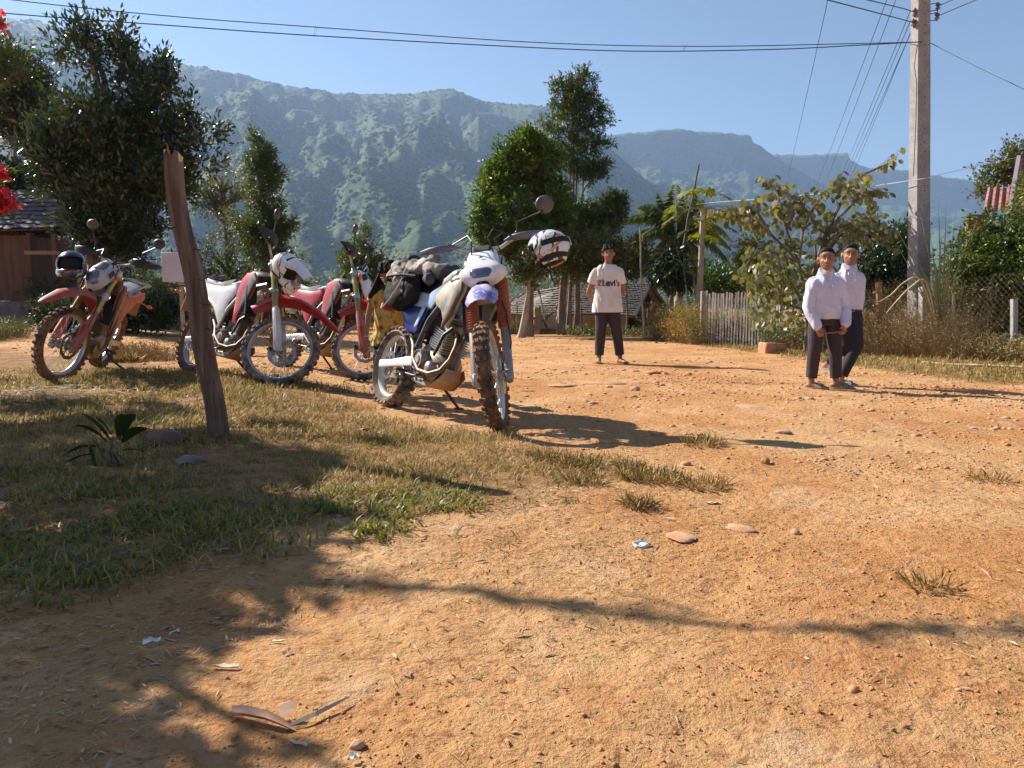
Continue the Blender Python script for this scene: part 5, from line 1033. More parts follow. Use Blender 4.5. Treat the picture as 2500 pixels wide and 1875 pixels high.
# -- the shade tree out of frame to the left whose shadow lies over the lawn and the foreground
def shade_tree():
    b = Vector((-7.6, 5.4, hz(-7.6, 5.4) - .1)); o = empty('shade_tree', b); props(o, 'spreading tree just outside the left edge that shades the lawn and bare soil', 'tree')
    sl = math.tan(SUN_EL); sx, sy = SUN_TRAVEL.x, SUN_TRAVEL.y
    def up(px, py, h, wx):      # the point at height h whose shadow falls on the ground seen at this pixel
        g = gp(px, py); t = h / sl; return Vector((g.x - sx * t, g.y - sy * t, h))
    tm = MB(); tm.tube([Vector((0, 0, 0)), Vector((.2, .1, 1.6)), Vector((.3, .2, 3.0)), Vector((.8, .1, 4.6))], [.26, .2, .15, .06], 10)
    spots = []
    for (px, py, h, r, wt) in ((60, 1230, 2.9, .34, 1), (250, 1270, 2.8, .32, 1), (420, 1235, 2.9, .30, 1), (590, 1250, 2.7, .28, 1), (740, 1270, 2.7, .14, 1), (150, 1150, 3.0, .36, 1), (330, 1140, 2.9, .30, 1), (520, 1150, 3.0, .28, 1), (680, 1125, 3.1, .24, 1), (800, 1130, 3.0, .15, 1), (40, 1090, 3.2, .36, 1), (100, 1350, 2.7, .26, 1), (320, 1360, 2.6, .22, 1), (530, 1345, 2.6, .20, 1), (700, 1365, 2.5, .08, 1), (230, 1450, 2.4, .16, 1), (60, 1500, 2.4, .18, 1), (420, 1455, 2.3, .12, 1), (0, 1420, 2.6, .26, 1), (330, 1530, 2.2, .09, 1), (150, 1545, 2.2, .09, 1), (520, 1470, 2.2, .04, 1), (610, 1410, 2.3, .05, 1), (20, 1660, 2.2, .07, 1), (110, 1740, 2.2, .085, 1), (20, 1800, 2.2, .09, 1), (150, 1830, 2.2, .07, 1), (260, 1760, 2.2, .035, 1), (480, 1850, 2.2, .05, 1), (330, 1625, 2.2, .04, 1), (120, 1020, 3.2, .30, 1), (230, 1060, 3.2, .26, 1), (360, 1040, 3.3, .18, 1), (450, 1095, 3.1, .22, 1), (590, 1080, 3.1, .18, 1), (620, 1170, 3.0, .22, 1), (700, 1060, 3.1, .12, 1), (20, 960, 3.3, .24, 1), (-100, 960, 3.3, .45, 1), (-100, 1200, 3.0, .45, 1), (-120, 1400, 2.8, .4, 1), (-80, 1700, 2.4, .2, 1)):
        spots.append((up(px, py, h, 0) - b, r, wt))
    B = [(np.array(c), np.array([r, r, r * .5])) for c, r, w in spots]
    crown('crown', B, 3500, 9, .085, .044, .08, L_DARK, o, lo=.0, gap=.3)
    for c, r, w in spots: tm.tube([Vector((.2, .1, 2.0)), Vector(c) * .55 + Vector((.1, 0, 1.3)), Vector(c)], [.05, .03, .008], 5)
    # the long thin branch
    path = [(820, 1415, 3.1), (1050, 1428, 3.1), (1220, 1445, 3.05), (1420, 1478, 3.0), (1640, 1500, 3.0), (1860, 1525, 3.0), (2120, 1545, 2.95), (2400, 1535, 2.95), (2520, 1500, 2.9)]
    P = [up(x, y, h, 0) - b for x, y, h in path]; tm.tube([Vector((.8, .1, 4.4))] + P, [.05, .026] + [.019 - .0016 * k for k in range(len(P) - 1)], 6)
    crown('spray', [(np.array(p.lerp(q, t)), np.array([.09, .035, .05]) * (1 - .05 * k)) for k, (p, q) in enumerate(zip(P, P[1:])) for t in (0, .5)], 75, 5, .05, .020, .035, L_DARK, o, lo=.1)
    q2 = [(1500, 1440, 3.0), (1620, 1462, 3.0), (1720, 1490, 3.0)]; tm.tube([up(x, y, h, 0) - b for x, y, h in q2], [.006, .010, .010], 5)
    q2 = [(330, 1600, 2.3), (430, 1665, 2.3), (560, 1740, 2.3), (690, 1800, 2.3), (830, 1870, 2.3)]; Pq = [up(x, y, h, 0) - b for x, y, h in q2]; tm.tube([Vector((.8, .1, 4.2))] + Pq, [.04, .03, .024, .018, .014, .01], 5)
    tm.build('trunk', BARK, o)
shade_tree()
# ================================================================== motorcycles
RUBBER = mat('dusty_tyre_rubber', (.030, .026, .024), .85, c2=(.25, .125, .065), scale=7, lo=.30, hi=.56, bump=.002, bscale=90, c3=(.12, .065, .04), s3=40)
RUBBER_C = mat('grey_tyre_rubber', (.06, .055, .05), .85, c2=(.28, .20, .15), scale=9, lo=.4, hi=.6, bump=.002, bscale=90)
ALU = mat('dusty_aluminium', (.55, .54, .52), .38, .85, c2=(.36, .28, .2), scale=14, lo=.45, hi=.68, bump=.0006, bscale=200)
ENG = mat('cast_engine_metal', (.33, .32, .30), .45, .7, c2=(.30, .19, .12), scale=16, lo=.4, hi=.65, bump=.001, bscale=120)
STEEL = mat('spoke_steel', (.55, .54, .52), .3, .95)
RIMW = mat('silver_white_rim', (.46, .46, .47), .34, .75, c2=(.55, .42, .32), scale=6, lo=.5, hi=.75)
BLACKP = mat('black_plastic', (.022, .022, .024), .5, c2=(.10, .065, .045), scale=8, lo=.5, hi=.8)
CABLE = mat('black_cable', (.012, .012, .013), .45)
FRAMEM = mat('frame_paint', (.35, .33, .31), .5, .5, c2=(.32, .19, .11), scale=9)
PIPE = mat('header_pipe', (.24, .16, .12), .5, .7, c2=(.13, .085, .065), scale=15)
RED = mat('red_plastic', (.50, .020, .025), .38, c2=(.42, .06, .05), scale=5, coat=.25, spec=.4)
RED_D = mat('dusty_red_plastic', (.40, .035, .03), .5, dust=.85, dustc=(.42, .22, .15))
WHITE = mat('white_plastic', (.78, .78, .80), .35, c2=(.66, .60, .54), scale=6, lo=.5, hi=.75, coat=.2)
WHITE_D = mat('dusty_white_plastic', (.62, .57, .55), .5, dust=.7, dustc=(.45, .28, .20))
GOLD = mat('gold_anodised_fork', (.52, .40, .12), .3, .8, c2=(.42, .28, .12), scale=9)
GUARDW = mat('pale_fork_guard', (.62, .60, .57), .45, dust=.5, dustc=(.48, .34, .26))
BLUE = mat('deep_blue_plastic', (.018, .035, .28), .35, c2=(.03, .05, .22), scale=5, coat=.3)
BLUEW = mat('pale_blue_panel', (.60, .70, .82), .3, c2=(.42, .55, .75), scale=3, coat=.2)
TAN = mat('tan_tank_paint', (.52, .46, .36), .4, c2=(.44, .36, .24), scale=7, c3=(.16, .18, .18), s3=9, coat=.2)
GAITER = mat('red_fork_gaiter', (.33, .045, .03), .55, c2=(.25, .06, .04), scale=7, dust=.4)
PURP = mat('dusty_violet_plastic', (.12, .12, .42), .5, c2=(.50, .48, .62), scale=9, lo=.42, hi=.6, c3=(.55, .50, .55), s3=45)
ORANGEL = mat('orange_lens', (.75, .16, .03), .25, coat=.5)
LENS = mat('headlamp_lens', (.085, .08, .13), .06, c2=(.16, .15, .20), scale=8, coat=1.0, spec=.8)
DISC = mat('brake_disc_steel', (.45, .44, .43), .3, .95)
HUBC = mat('hub_alloy', (.42, .38, .34), .45, .6, c2=(.30, .18, .11), scale=14)
GLOVE = mat('grey_handguard', (.11, .12, .17), .5, c2=(.17, .14, .13), scale=8)
SEATB = mat('grey_seat_vinyl', (.32, .32, .33), .55, c2=(.22, .19, .17), scale=7)
SKID = mat('tan_skid_plate', (.36, .32, .26), .55, .3, c2=(.42, .19, .08), scale=6, lo=.4, hi=.6)

def wheel(root, Mx, name, R_, w, rimR, rubber, disc_r, disc_side, rimm, nsp=32, knob=.013, nk=34, label=None):
    hub = MB(Mx)
    hub.lathe([(.0, -.075), (.020, -.075), (.022, -.05), (.045, -.045), (.045, -.036), (.024, -.028), (.024, .028), (.045, .036), (.045, .045), (.022, .05), (.020, .075), (0, .075)], n=18)
    hub.cyl((0, -.10, 0), (0, .10, 0), .009)
    ho = hub.build(name, HUBC, root, label=label)
    t = MB(Mx); ri = rimR + .006; Rt = R_ - knob; prof = [(ri, -.022), (ri + .012, -.034), ((ri + Rt) / 2, -w / 2), (Rt - .016, -w * .46), (Rt - .003, -w * .27), (Rt, 0), (Rt - .003, w * .27), (Rt - .016, w * .46), ((ri + Rt) / 2, w / 2), (ri + .012, .034), (ri, .022)]
    t.lathe(prof + [(ri - .004, 0)], n=56, closed=True)
    for k in range(nk):
        a = 2 * math.pi * k / nk
        cols = ((-.42, .28, .5), (0, .30, 0), (.42, .28, .5)) if k % 2 == 0 else ((-.23, .24, .18), (.23, .24, .18), (-.47, .18, .75), (.47, .18, .75))
        for (q, ww, tilt) in cols:
            rr = Rt - (.012 * (abs(q) / .45) ** 2 if q else 0) + knob * .4
            rot = Matrix.Rotation(-a, 3, 'Y') @ Matrix.Rotation(math.copysign(tilt, -q) if q else 0, 3, 'X')
            c = Matrix.Rotation(-a, 3, 'Y') @ Vector((0, q * w, rr))
            t.box(c, (.026, ww * w, knob * 1.5), rot)
    t.build('tyre', rubber, ho, smooth=30)
    r = MB(Mx); r.lathe([(rimR + .012, -.026), (rimR + .012, -.022), (rimR + .002, -.019), (rimR - .006, -.008), (rimR - .008, 0), (rimR - .006, .008), (rimR + .002, .019), (rimR + .012, .022), (rimR + .012, .026), (rimR + .002, .026), (rimR - .012, .012), (rimR - .016, 0), (rimR - .012, -.012), (rimR + .002, -.026)], n=56, closed=True)
    r.build('rim', rimm, ho)
    s = MB(Mx)
    for k in range(nsp):
        a = 2 * math.pi * (k + .5) / nsp; sd = 1 if k % 2 else -1; b = a + (.62 if (k // 2) % 2 else -.62)
        s.tube([(.042 * math.sin(b), sd * .040, .042 * math.cos(b)), ((rimR - .012) * math.sin(a), sd * .006, (rimR - .012) * math.cos(a))], .0019, 4)
    s.build('spokes', STEEL, ho, smooth=0, kind='stuff')
    if disc_r:
        d = MB(Mx); y = .062 * disc_side; n = 48
        def ring(rad, yy, wav): return [(( rad + wav * math.cos(a * 10)) * math.sin(a), yy, (rad + wav * math.cos(a * 10)) * math.cos(a)) for a in (2 * math.pi * j / n for j in range(n))]
        d.loft([ring(disc_r, y - .002, .003), ring(disc_r, y + .002, .003), ring(disc_r * .74, y + .002, .003), ring(disc_r * .74, y - .002, .003)], closed=True)
        for k in range(6):
            a = k * math.pi / 3
            for da in (-.16, .16): d.tube([(.035 * math.sin(a), y, .035 * math.cos(a)), (disc_r * .76 * math.sin(a + da), y, disc_r * .76 * math.cos(a + da))], .005, 5)
        for k in range(30):
            a = k * math.pi / 15; rr = disc_r * (.82 + .1 * (k % 2)); d.lathe([(.005, -.003), (.005, .003)], (rr * math.sin(a), y, rr * math.cos(a)), (0, 1, 0), 6)
        d.build('brake_disc', DISC, ho, smooth=30)
    return ho

def moto(name, label, rear, front, lean, steer, S):
    """rear/front: where the wheels touch the ground; lean to the bike's left, steer to its left (+), degrees"""
    B_ = S['body']; wb = 1.44
    root = empty(name)
    props(root, label, 'motorcycle', 'motorcycles parked on the road edge')
    ax = Vector((1.44, 0, .345)); u = Vector((-.454, 0, .891)); fw = Vector((.891, 0, .454)); Y_ = Vector((0, 1, 0))
    top = ax + u * .84 - fw * .0
    ST = Matrix.Translation(top - fw * .035) @ Matrix.Rotation(R(steer), 4, u) @ Matrix.Translation(-(top - fw * .035))
    def F(t, s=0, y=0): return ax + u * t + fw * s + Y_ * y
    # wheels
    wr = wheel(root, Matrix.Translation((0, 0, .318)), 'rear_wheel', .318, .118, .232, S.get('rub2', RUBBER), .11, -1, S['rim'], knob=.015, nk=30)
    wf = wheel(root, ST @ Matrix.Translation(ax) @ Matrix.Rotation(S.get('spin', .3), 4, 'Y'), 'front_wheel', .348, .088, .276, S['rub'], .128, 1, S['rim'])
    # ---- frame
    f = MB()
    for s in (-1, 1):
        f.tube([(1.06, s * .04, .93), (.86, s * .12, .86), (.66, s * .135, .66), (.53, s * .12, .46), (.52, s * .11, .30)], .021, 8)
        f.tube([(.62, s * .11, .74), (.30, s * .09, .83), (-.02, s * .08, .86)], .012, 7)
        f.tube([(.55, s * .11, .52), (.28, s * .10, .70), (-.02, s * .08, .84)], .011, 7)
        f.tube([(.86, s * .05, .34), (.80, s * .10, .24), (.60, s * .10, .235), (.52, s * .11, .32)], .014, 7)
    f.tube([(1.05, 0, .88), (.90, 0, .44), (.86, 0, .32)], .019, 8)
    f.cyl(F(.58, -.035), F(.85, -.035), .028)
    f.build('frame', S.get('frame', FRAMEM), root)
    # ---- engine
    e = MB(); e.sweep([(.52, .37), (.56, .36), (.66, .37), (.80, .36), (.86, .35)], [.06, .10, .115, .11, .06], [.06, .10, .105, .10, .06], 3.2)
    e.lathe([(.0, -.172), (.030, -.172), (.034, -.165), (.060, -.163), (.064, -.172), (.070, -.172), (.075, -.160), (.078, -.150), (.080, -.10), (.080, 0)], (.66, 0, .375), (0, 1, 0), 24)
    e.lathe([(.0, -.160), (.028, -.160), (.040, -.152), (.046, -.140), (.050, -.09)], (.80, 0, .33), (0, 1, 0), 18)
    e.lathe([(.0, .130), (.052, .128), (.062, .118), (.066, .08), (.066, 0)], (.74, 0, .36), (0, 1, 0), 24)
    for k in range(8):
        a = k * math.pi / 4; e.cyl((.66 + .066 * math.cos(a), -.175, .375 + .066 * math.sin(a)), (.66 + .066 * math.cos(a), -.15, .375 + .066 * math.sin(a)), .006, n=6)
    e.cyl((.70, -.165, .27), (.70, -.12, .27), .022); e.box((.60, 0, .46), (.14, .17, .07), b=.01)
    e.build('engine', ENG, root)
    cd = Vector((.30, 0, .954)); c0 = Vector((.745, 0, .44)); rot = Matrix.Rotation(math.atan2(cd.x, cd.z), 3, 'Y')
    cy = MB(); cy.box(c0 + cd * .10, (.12, .125, .20), rot, b=.012)
    for k in range(9): cy.box(c0 + cd * (.03 + k * .017), (.185, .20, .0055), rot)
    cy.box(c0 + cd * .205, (.15, .16, .07), rot, b=.014); cy.box(c0 + cd * .25, (.10, .12, .03), rot, b=.012)
    for s in (-1, 1):
        cy.cyl(c0 + cd * .22 + Vector((.03, s * .08, 0)), c0 + cd * .22 + Vector((.03, s * .092, 0)), .03)
    cy.build('cylinder', S.get('cyl', ENG), root)
    ex = MB(); ex.tube([(.86, -.02, .60), (.93, -.035, .575), (.975, -.06, .50), (.975, -.085, .40), (.93, -.115, .32), (.84, -.15, .285), (.72, -.17, .30), (.60, -.168, .38), (.50, -.13, .47), (.36, -.10, .56), (.28, -.11, .61)], .0175, 10)
    ex.build('exhaust_pipe', PIPE, root)
    ms_ = S.get('muff_side', 1); mu = MB(Matrix.Diagonal((1, ms_, 1, 1))); mu.tube([(.30, -.13, .62), (.25, -.135, .64), (.20, -.14, .66), (-.10, -.15, .765), (-.14, -.15, .78)], [.022, .040, .046, .046, .034], 14)
    mu.tube([(-.13, -.15, .775), (-.18, -.15, .793)], .016, 10); mu.build('muffler', S.get('muff', ALU), root)
    sk = MB(); sk.sweep([(.50, .245), (.60, .205), (.76, .205), (.87, .27), (.91, .34)], [.08, .10, .10, .085, .06], [.006] * 5, 4)
    for s in (-1, 1): sk.plate([(.50, .24), (.62, .205), (.78, .205), (.90, .30), (.86, .36), (.66, .27)], s * .108, s, .004, .003)
    sk.build('skid_plate', S.get('skid', SKID), root)
    for (hx, hz_) in ((.60, .245), (.67, .235), (.74, .25), (.80, .285)):
        q = MB(); q.cyl((hx, -.113, hz_), (hx, -.1165, hz_), .010, n=12); q.build('drain_hole', CABLE, root)
    cb = MB(); cb.lathe([(.0, -.06), (.028, -.06), (.032, -.02), (.030, .05), (.022, .08)], (.62, 0, .58), (1, 0, .25), 14); cb.box((.60, -.02, .53), (.06, .07, .07), b=.01); cb.build('carburettor', ALU, root)
    hs_ = MB(); hs_.tube([(.90, -.07, .62), (.86, -.11, .56), (.84, -.12, .48), (.80, -.12, .42)], .012, 7); hs_.build('coolant_hose', CABLE, root)
    hs_ = MB(); hs_.tube([(.60, -.10, .66), (.64, -.13, .56), (.60, -.13, .47), (.56, -.12, .40)], .006, 6); hs_.build('breather_hose', CABLE, root)
    ab = MB(); ab.box((.40, 0, .66), (.24, .15, .22), b=.03); ab.build('airbox', BLACKP, root)
    # ---- swingarm, shock, chain, pegs
    sw = MB()
    for s in (-1, 1): sw.sweep([(.54, .37), (.40, .36), (.15, .335), (-.06, .318)], [.014, .017, .015, .012], [.036, .036, .028, .03], 4, 12, y=s * .103)
    sw.box((.42, 0, .36), (.06, .2, .05)); sw.build('swingarm', S.get('swing', ALU), root)
    sh = MB(); sh.cyl((.42, 0, .36), (.50, 0, .68), .02)
    for k in range(7): sh.lathe([(.045, -.006), (.052, 0), (.045, .006), (.038, 0)], (.435 + k * .009, 0, .42 + k * .032), (.24, 0, .97), 14, closed=True)
    sh.build('shock_absorber', BLACKP, root)
    ch = MB(); ch.lathe([(.088, .072), (.092, .074), (.088, .078), (.03, .078), (.03, .072)], (0, 0, .318), (0, 1, 0), 28)
    ch.tube([(0, .078, .408), (.50, .085, .425)], .006, 6); ch.tube([(0, .078, .228), (.25, .08, .25), (.50, .085, .335)], .006, 6); ch.build('chain', CABLE, root, smooth=0)
    pg = MB()
    for s in (-1, 1): pg.box((.47, s * .18, .285), (.04, .09, .018), b=.004); pg.tube([(.50, s * .1, .32), (.47, s * .14, .29)], .01, 6)
    pg.tube([(.50, -.16, .27), (.66, -.17, .26), (.72, -.17, .265)], .007, 6); pg.box((.73, -.175, .27), (.03, .035, .012)); pg.tube([(.60, .16, .31), (.70, .18, .33), (.71, .21, .33)], .006, 6)
    pg.build('footpegs', BLACKP, root)
    tl = math.tan(R(lean)); st = MB(); st.tube([(.46, .11, .28), (.47, .22, .20), (.48, .345, .345 * tl + .012)], [.014, .012, .011], 8); st.box((.48, .35, .352 * tl + .006), (.07, .045, .012), Matrix.Rotation(R(lean), 3, 'X')); st.build('side_stand', BLACKP, root)
    # ---- tank, seat, panels
    tk = MB(); tk.sweep([(1.03, .97), (.96, .985), (.84, .985), (.70, .945), (.58, .885)], S.get('tank_w', [.05, .09, .11, .09, .055]), S.get('tank_h', [.05, .07, .08, .065, .03]), 2.6); tk.build('fuel_tank', S['tank'], root)
    cp = MB(); cp.cyl((.84, 0, 1.05), (.845, 0, 1.09), .035, .032); cp.build('filler_cap', BLACKP, root)
    se = MB(); se.sweep([(.80, 1.045), (.68, .955), (.52, .905), (.34, .90), (.14, .925), (-.06, .965), (-.14, .975)], [.045, .065, .085, .10, .105, .085, .04], [.018, .03, .032, .032, .03, .028, .015], 3); se.build('seat', S['seat'], root)
    if B_ == 'red':
        for s in (-1, 1):
            a = MB(); a.plate([(1.07, .95), (1.00, 1.01), (.88, 1.005), (.80, .93), (.78, .80), (.80, .66), (.83, .52), (.88, .50), (.93, .60), (1.0, .72), (1.06, .84)], s * .160, s, .012, .016, .8); a.build('shroud', S['shroud'], root)
            a = MB(); a.plate([(1.075, .94), (1.01, 1.0), (.965, .98), (.93, .84), (.90, .66), (.90, .54), (.93, .60), (1.0, .72), (1.06, .84)], s * .172, s, .008, .010, .8); a.build('shroud_insert', BLACKP, root)
            a = MB(); a.plate([(.70, .92), (.50, .88), (.30, .885), (.06, .915), (.00, .86), (.12, .80), (.34, .68), (.46, .56), (.52, .50), (.56, .54), (.60, .72), (.72, .84)], s * .125, s, .01, .016, .8); a.build('side_panel', S['panel'], root)
            a = MB(); a.box((1.0, s * .13, .74), (.028, .11, .30), Matrix.Rotation(R(-18), 3, 'Y'), b=.006)
            for k in range(9): a.box((1.016 - (k - 4) * .0098, s * .13, .74 + (k - 4) * .030), (.004, .10, .006), Matrix.Rotation(R(-18), 3, 'Y'))
            a.build('radiator', CABLE, root)
            a = MB(); a.plate([(.66, .95), (.52, .905), (.30, .90), (.05, .93), (.05, .905), (.30, .878), (.55, .88)], s * .132, s, .006, .006); a.build('seat_strip', S['seat'], root)
        a = MB(); a.arch([(.22, .875), (.05, .905), (-.12, .93), (-.26, .93), (-.38, .90)], [.10, .10, .09, .075, .055], [.05, .05, .04, .03, .02], .008); a.build('rear_fender', S['panel'], root)
        a = MB(); a.plate([(-.10, .92), (-.34, .91), (-.42, .86), (-.36, .80), (-.20, .79), (-.02, .83)], .085, 1, .01, .015); a.plate([(-.10, .92), (-.34, .91), (-.42, .86), (-.36, .80), (-.20, .79), (-.02, .83)], -.085, -1, .01, .015); a.build('tail_panel', S['panel'], root)
        a = MB(); a.box((-.41, 0, .86), (.03, .10, .045), b=.01); a.build('tail_light', mat('red_lens', (.45, .02, .02), .3, coat=.5), root)
        a = MB(); a.box((-.36, 0, .72), (.015, .16, .19), Matrix.Rotation(R(14), 3, 'Y'), b=.003); a.build('mudflap', mat('tan_mudflap', (.42, .20, .09), .7, c2=(.3, .13, .06)), root)
        a = MB()
        for s in (-1, 1): a.tube([(-.30, s * .09, .80), (-.32, s * .16, .79)], .008, 6); a.ell((-.32, s * .185, .79), (.022, .035, .02))
        a.build('rear_signals', ORANGEL, root)
        if S.get('rack'):
            a = MB()
            for s in (-1, 1): a.tube([(.10, s * .10, .955), (-.05, s * .115, 1.0), (-.40, s * .10, 1.01)], .008, 6)
            for x in (-.10, -.25, -.40): a.tube([(x, -.11, 1.01), (x, .11, 1.01)], .007, 6)
            a.build('luggage_rack', ALU, root)
    else:
        for s in (-1, 1):
            a = MB(); a.plate([(1.09, .86), (1.08, .95), (1.02, .985), (.92, .965), (.80, .905), (.70, .83), (.73, .77), (.82, .73), (.89, .64), (.93, .61), (.99, .68), (1.03, .77)], s * .14, s, .014, .035, .7); a.build('tank_side', S['tank'], root)
            a = MB(); a.plate([(.84, .935), (.74, .875), (.62, .85), (.28, .89), (.24, .85), (.30, .77), (.48, .74), (.64, .745), (.70, .80)], s * .128, s, .01, .018); a.build('seat_panel', BLUEW, root)
            a = MB(); a.plate([(.61, .76), (.30, .77), (.08, .86), (.02, .82), (.18, .72), (.34, .58), (.48, .56), (.56, .66)], s * .13, s, .01, .022); a.build('side_panel', BLUE, root)
            a = MB(); a.plate([(.60, .75), (.54, .76), (.47, .61), (.51, .60)], s * .150, s, .002, .003); a.build('side_stripe', BLUEW, root)
            a = MB(); a.plate([(1.10, .86), (1.085, .93), (1.05, .92), (1.0, .78), (.93, .64), (.93, .585), (.99, .65), (1.06, .76)], s * .178, s, .012, .012); a.build('tank_trim', mat('brown_shroud_plastic', (.10, .065, .045), .6, c2=(.17, .09, .05), scale=6), root)
        a = MB(); a.box((1.015, 0, .70), (.03, .15, .34), Matrix.Rotation(R(-24), 3, 'Y'), b=.008); a.build('mud_shield', BLACKP, root)
        a = MB(); a.arch([(.22, .86), (.05, .90), (-.15, .93), (-.32, .90)], [.10, .10, .085, .06], [.05, .05, .04, .02], .008); a.build('rear_fender', BLUE, root)
        a = MB(); a.box((-.34, 0, .80), (.05, .12, .08), b=.015); a.build('tail_light', mat('red_lens', (.45, .02, .02), .3, coat=.5), root)
    # ---- steered parts
    fk = MB(ST)
    for s in (-1, 1):
        fk.tube([F(-.05, -.012, s * .104), F(-.03, -.012, s * .104), F(.36, -.012, s * .104), F(.38, -.012, s * .104)], [.024, .030, .030, .026], 14)
        fk.box(F(-.02, 0, s * .104), (.07, .036, .075), Matrix.Rotation(R(-27), 3, 'Y'), b=.01)
    fk.build('fork_lower', S['lower'], root)
    fk = MB(ST)
    for s in (-1, 1): fk.tube([F(.34, -.012, s * .104), F(.58, -.012, s * .104), F(.86, -.012, s * .104)], [.0275, .0285, .0265], 14)
    fk.build('fork_upper', S['upper'], root)
    if B_ == 'red':
        for s in (-1, 1):
            g = MB(ST)
            rings = []
            for (t, w) in ((-.03, .024), (.0, .040), (.12, .046), (.26, .044), (.36, .034), (.40, .018)):
                rings.append([F(t, -.012 + (w * math.sin(a)) + .004, s * .104 + s * .006 + w * math.cos(a)) for a in (math.pi * (j / 8.) for j in range(9))] + [F(t, -.012 + (w - .005) * math.sin(a), s * .104 + s * .006 + (w - .005) * math.cos(a)) for a in (math.pi * (1 - j / 8.) for j in range(9))])
            g.loft(rings); g.build('fork_guard', S['guard'], root)
    else:
        for s in (-1, 1):
            g = MB(ST); pr = []
            n = 19
            for k in range(n * 2 + 1): pr.append((.045 if k % 2 else .036, .33 + k * (.36 / (n * 2))))
            g.lathe([(.03, .325)] + pr + [(.03, .70)], F(0, -.012, s * .104), u, 18); g.build('fork_gaiter', GAITER, root, smooth=60)
    for t in (.56, .83):
        tc_ = MB(ST); tc_.box(F(t, -.02, 0), (.075, .27, .035), Matrix.Rotation(R(-27), 3, 'Y'), b=.01)
        for s in (-1, 1): tc_.cyl(F(t - .03, -.012, s * .104), F(t + .03, -.012, s * .104), .034)
        tc_.build('triple_clamp', ALU, root)
    fp = S.get('fender_path') or [(1.00, .66), (1.10, .775), (1.24, .86), (1.42, .875), (1.62, .83), (1.80, .735), (1.86, .695)]
    fe = MB(ST); n = len(fp); fe.arch(fp, S.get('fender_w', [.045, .068, .088, .092, .082, .05, .02]), S.get('fender_d', [.055, .07, .06, .045, .04, .022, .006]), .006, 10); fe.build('front_fender', S['fender'], root)
    ca = MB(ST); ca.box(F(.06, -.07, .075), (.09, .045, .07), Matrix.Rotation(R(-27), 3, 'Y'), b=.012); ca.build('brake_caliper', mat('caliper_black', (.05, .045, .04), .5, c2=(.2, .12, .08)), root)
    # cowl: half shell stacked up the fork
    def cowl(sec, m, name, e=2.6, mw=14, off=.10, yoff=0, parent=root, th=0):
        c = MB(ST); rings = []
        for (t, s0, w, d) in sec:
            ring = []
            for j in range(mw + 1):
                q = math.pi * j / mw; cx_, sx_ = math.cos(q), math.sin(q)
                ring.append(F(t, s0 + d * abs(sx_) ** (2 / e), yoff + math.copysign(abs(cx_) ** (2 / e), cx_) * w))
            ring += [F(t, s0 + (d - .012) * abs(math.sin(math.pi * (1 - j / mw))) ** (2 / e), yoff + math.copysign(abs(math.cos(math.pi * (1 - j / mw))) ** (2 / e), math.cos(math.pi * (1 - j / mw))) * (w - .008)) for j in range(mw + 1)]
            rings.append(ring)
        c.loft(rings); return c.build(name, m, parent, smooth=50)
    if B_ == 'red':
        co = cowl([(.56, .06, .035, .05), (.60, .055, .075, .085), (.66, .05, .105, .11), (.74, .035, .125, .115), (.80, .03, .120, .095), (.87, .02, .085, .075), (.90, .015, .055, .06)], S['cowl'], 'headlight_cowl', e=1.75)
        cowl([(.595, .075, .050, .075), (.63, .075, .072, .097), (.68, .065, .082, .104), (.735, .055, .080, .1025), (.75, .05, .066, .09)], LENS, 'headlamp', e=1.9, parent=co)
        cowl([(.762, .05, .082, .105), (.80, .046, .088, .088), (.865, .035, .068, .068)], S.get('visor', mat('dark_visor_panel', (.06, .07, .14), .3, c2=(.2, .16, .15), scale=8, coat=.4)), 'cowl_panel', e=1.9, parent=co)
        for s in (-1, 1):
            a = MB(ST); a.box(F(.76, .09, s * .127), (.05, .010, .075), Matrix.Rotation(R(-45), 3, 'Y'), b=.004); a.build('cowl_vent', BLACKP, co)
    else:
        co = cowl([(.606, .07, .050, .080), (.616, .065, .085, .096), (.645, .058, .122, .103), (.69, .045, .158, .112), (.715, .040, .156, .110), (.745, .032, .128, .104), (.78, .022, .112, .098), (.85, .0, .108, .085), (.90, -.012, .095, .072), (.912, -.018, .07, .05)], WHITE, 'headlight_cowl', e=3.4)
        a = MB(ST); rings = []
        for (k_, s_) in ((1.0, .130), (1.0, .160), (.97, .1685), (.80, .1745), (.45, .1775)):
            rings.append([F(.654 + .036 * k_ * math.copysign(abs(math.sin(q)) ** .55, math.sin(q)), s_ - .012 * abs(math.cos(q)) ** 2 * k_, (.074 - .010 * (math.sin(q) < 0)) * k_ * math.copysign(abs(math.cos(q)) ** .55, math.cos(q))) for q in (2 * math.pi * j / 28 for j in range(28))])
        a.loft(rings); a.build('headlamp', LENS, co)
        for s in (-1, 1):
            a = MB(ST); a.tube([F(.655, .125, s * .100), F(.69, .115, s * .118), F(.72, .105, s * .122)], [.008, .014, .005], 6); a.build('cowl_vent', BLACKP, co)
        a = MB(ST); a.ell(F(.80, .122, .0), (.004, .011, .007), Matrix.Rotation(R(-27), 3, 'Y')); a.box(F(.80, .121, .013), (.004, .007, .009), Matrix.Rotation(R(-27), 3, 'Y')); a.build('fish_sticker', mat('teal_sticker', (.02, .22, .30), .4), co)
    me_ = MB(ST); me_.box(F(.90, .04, 0), (.05, .13, .075), Matrix.Rotation(R(-50), 3, 'Y'), b=.012); me_.build('instrument_panel', BLACKP, root)
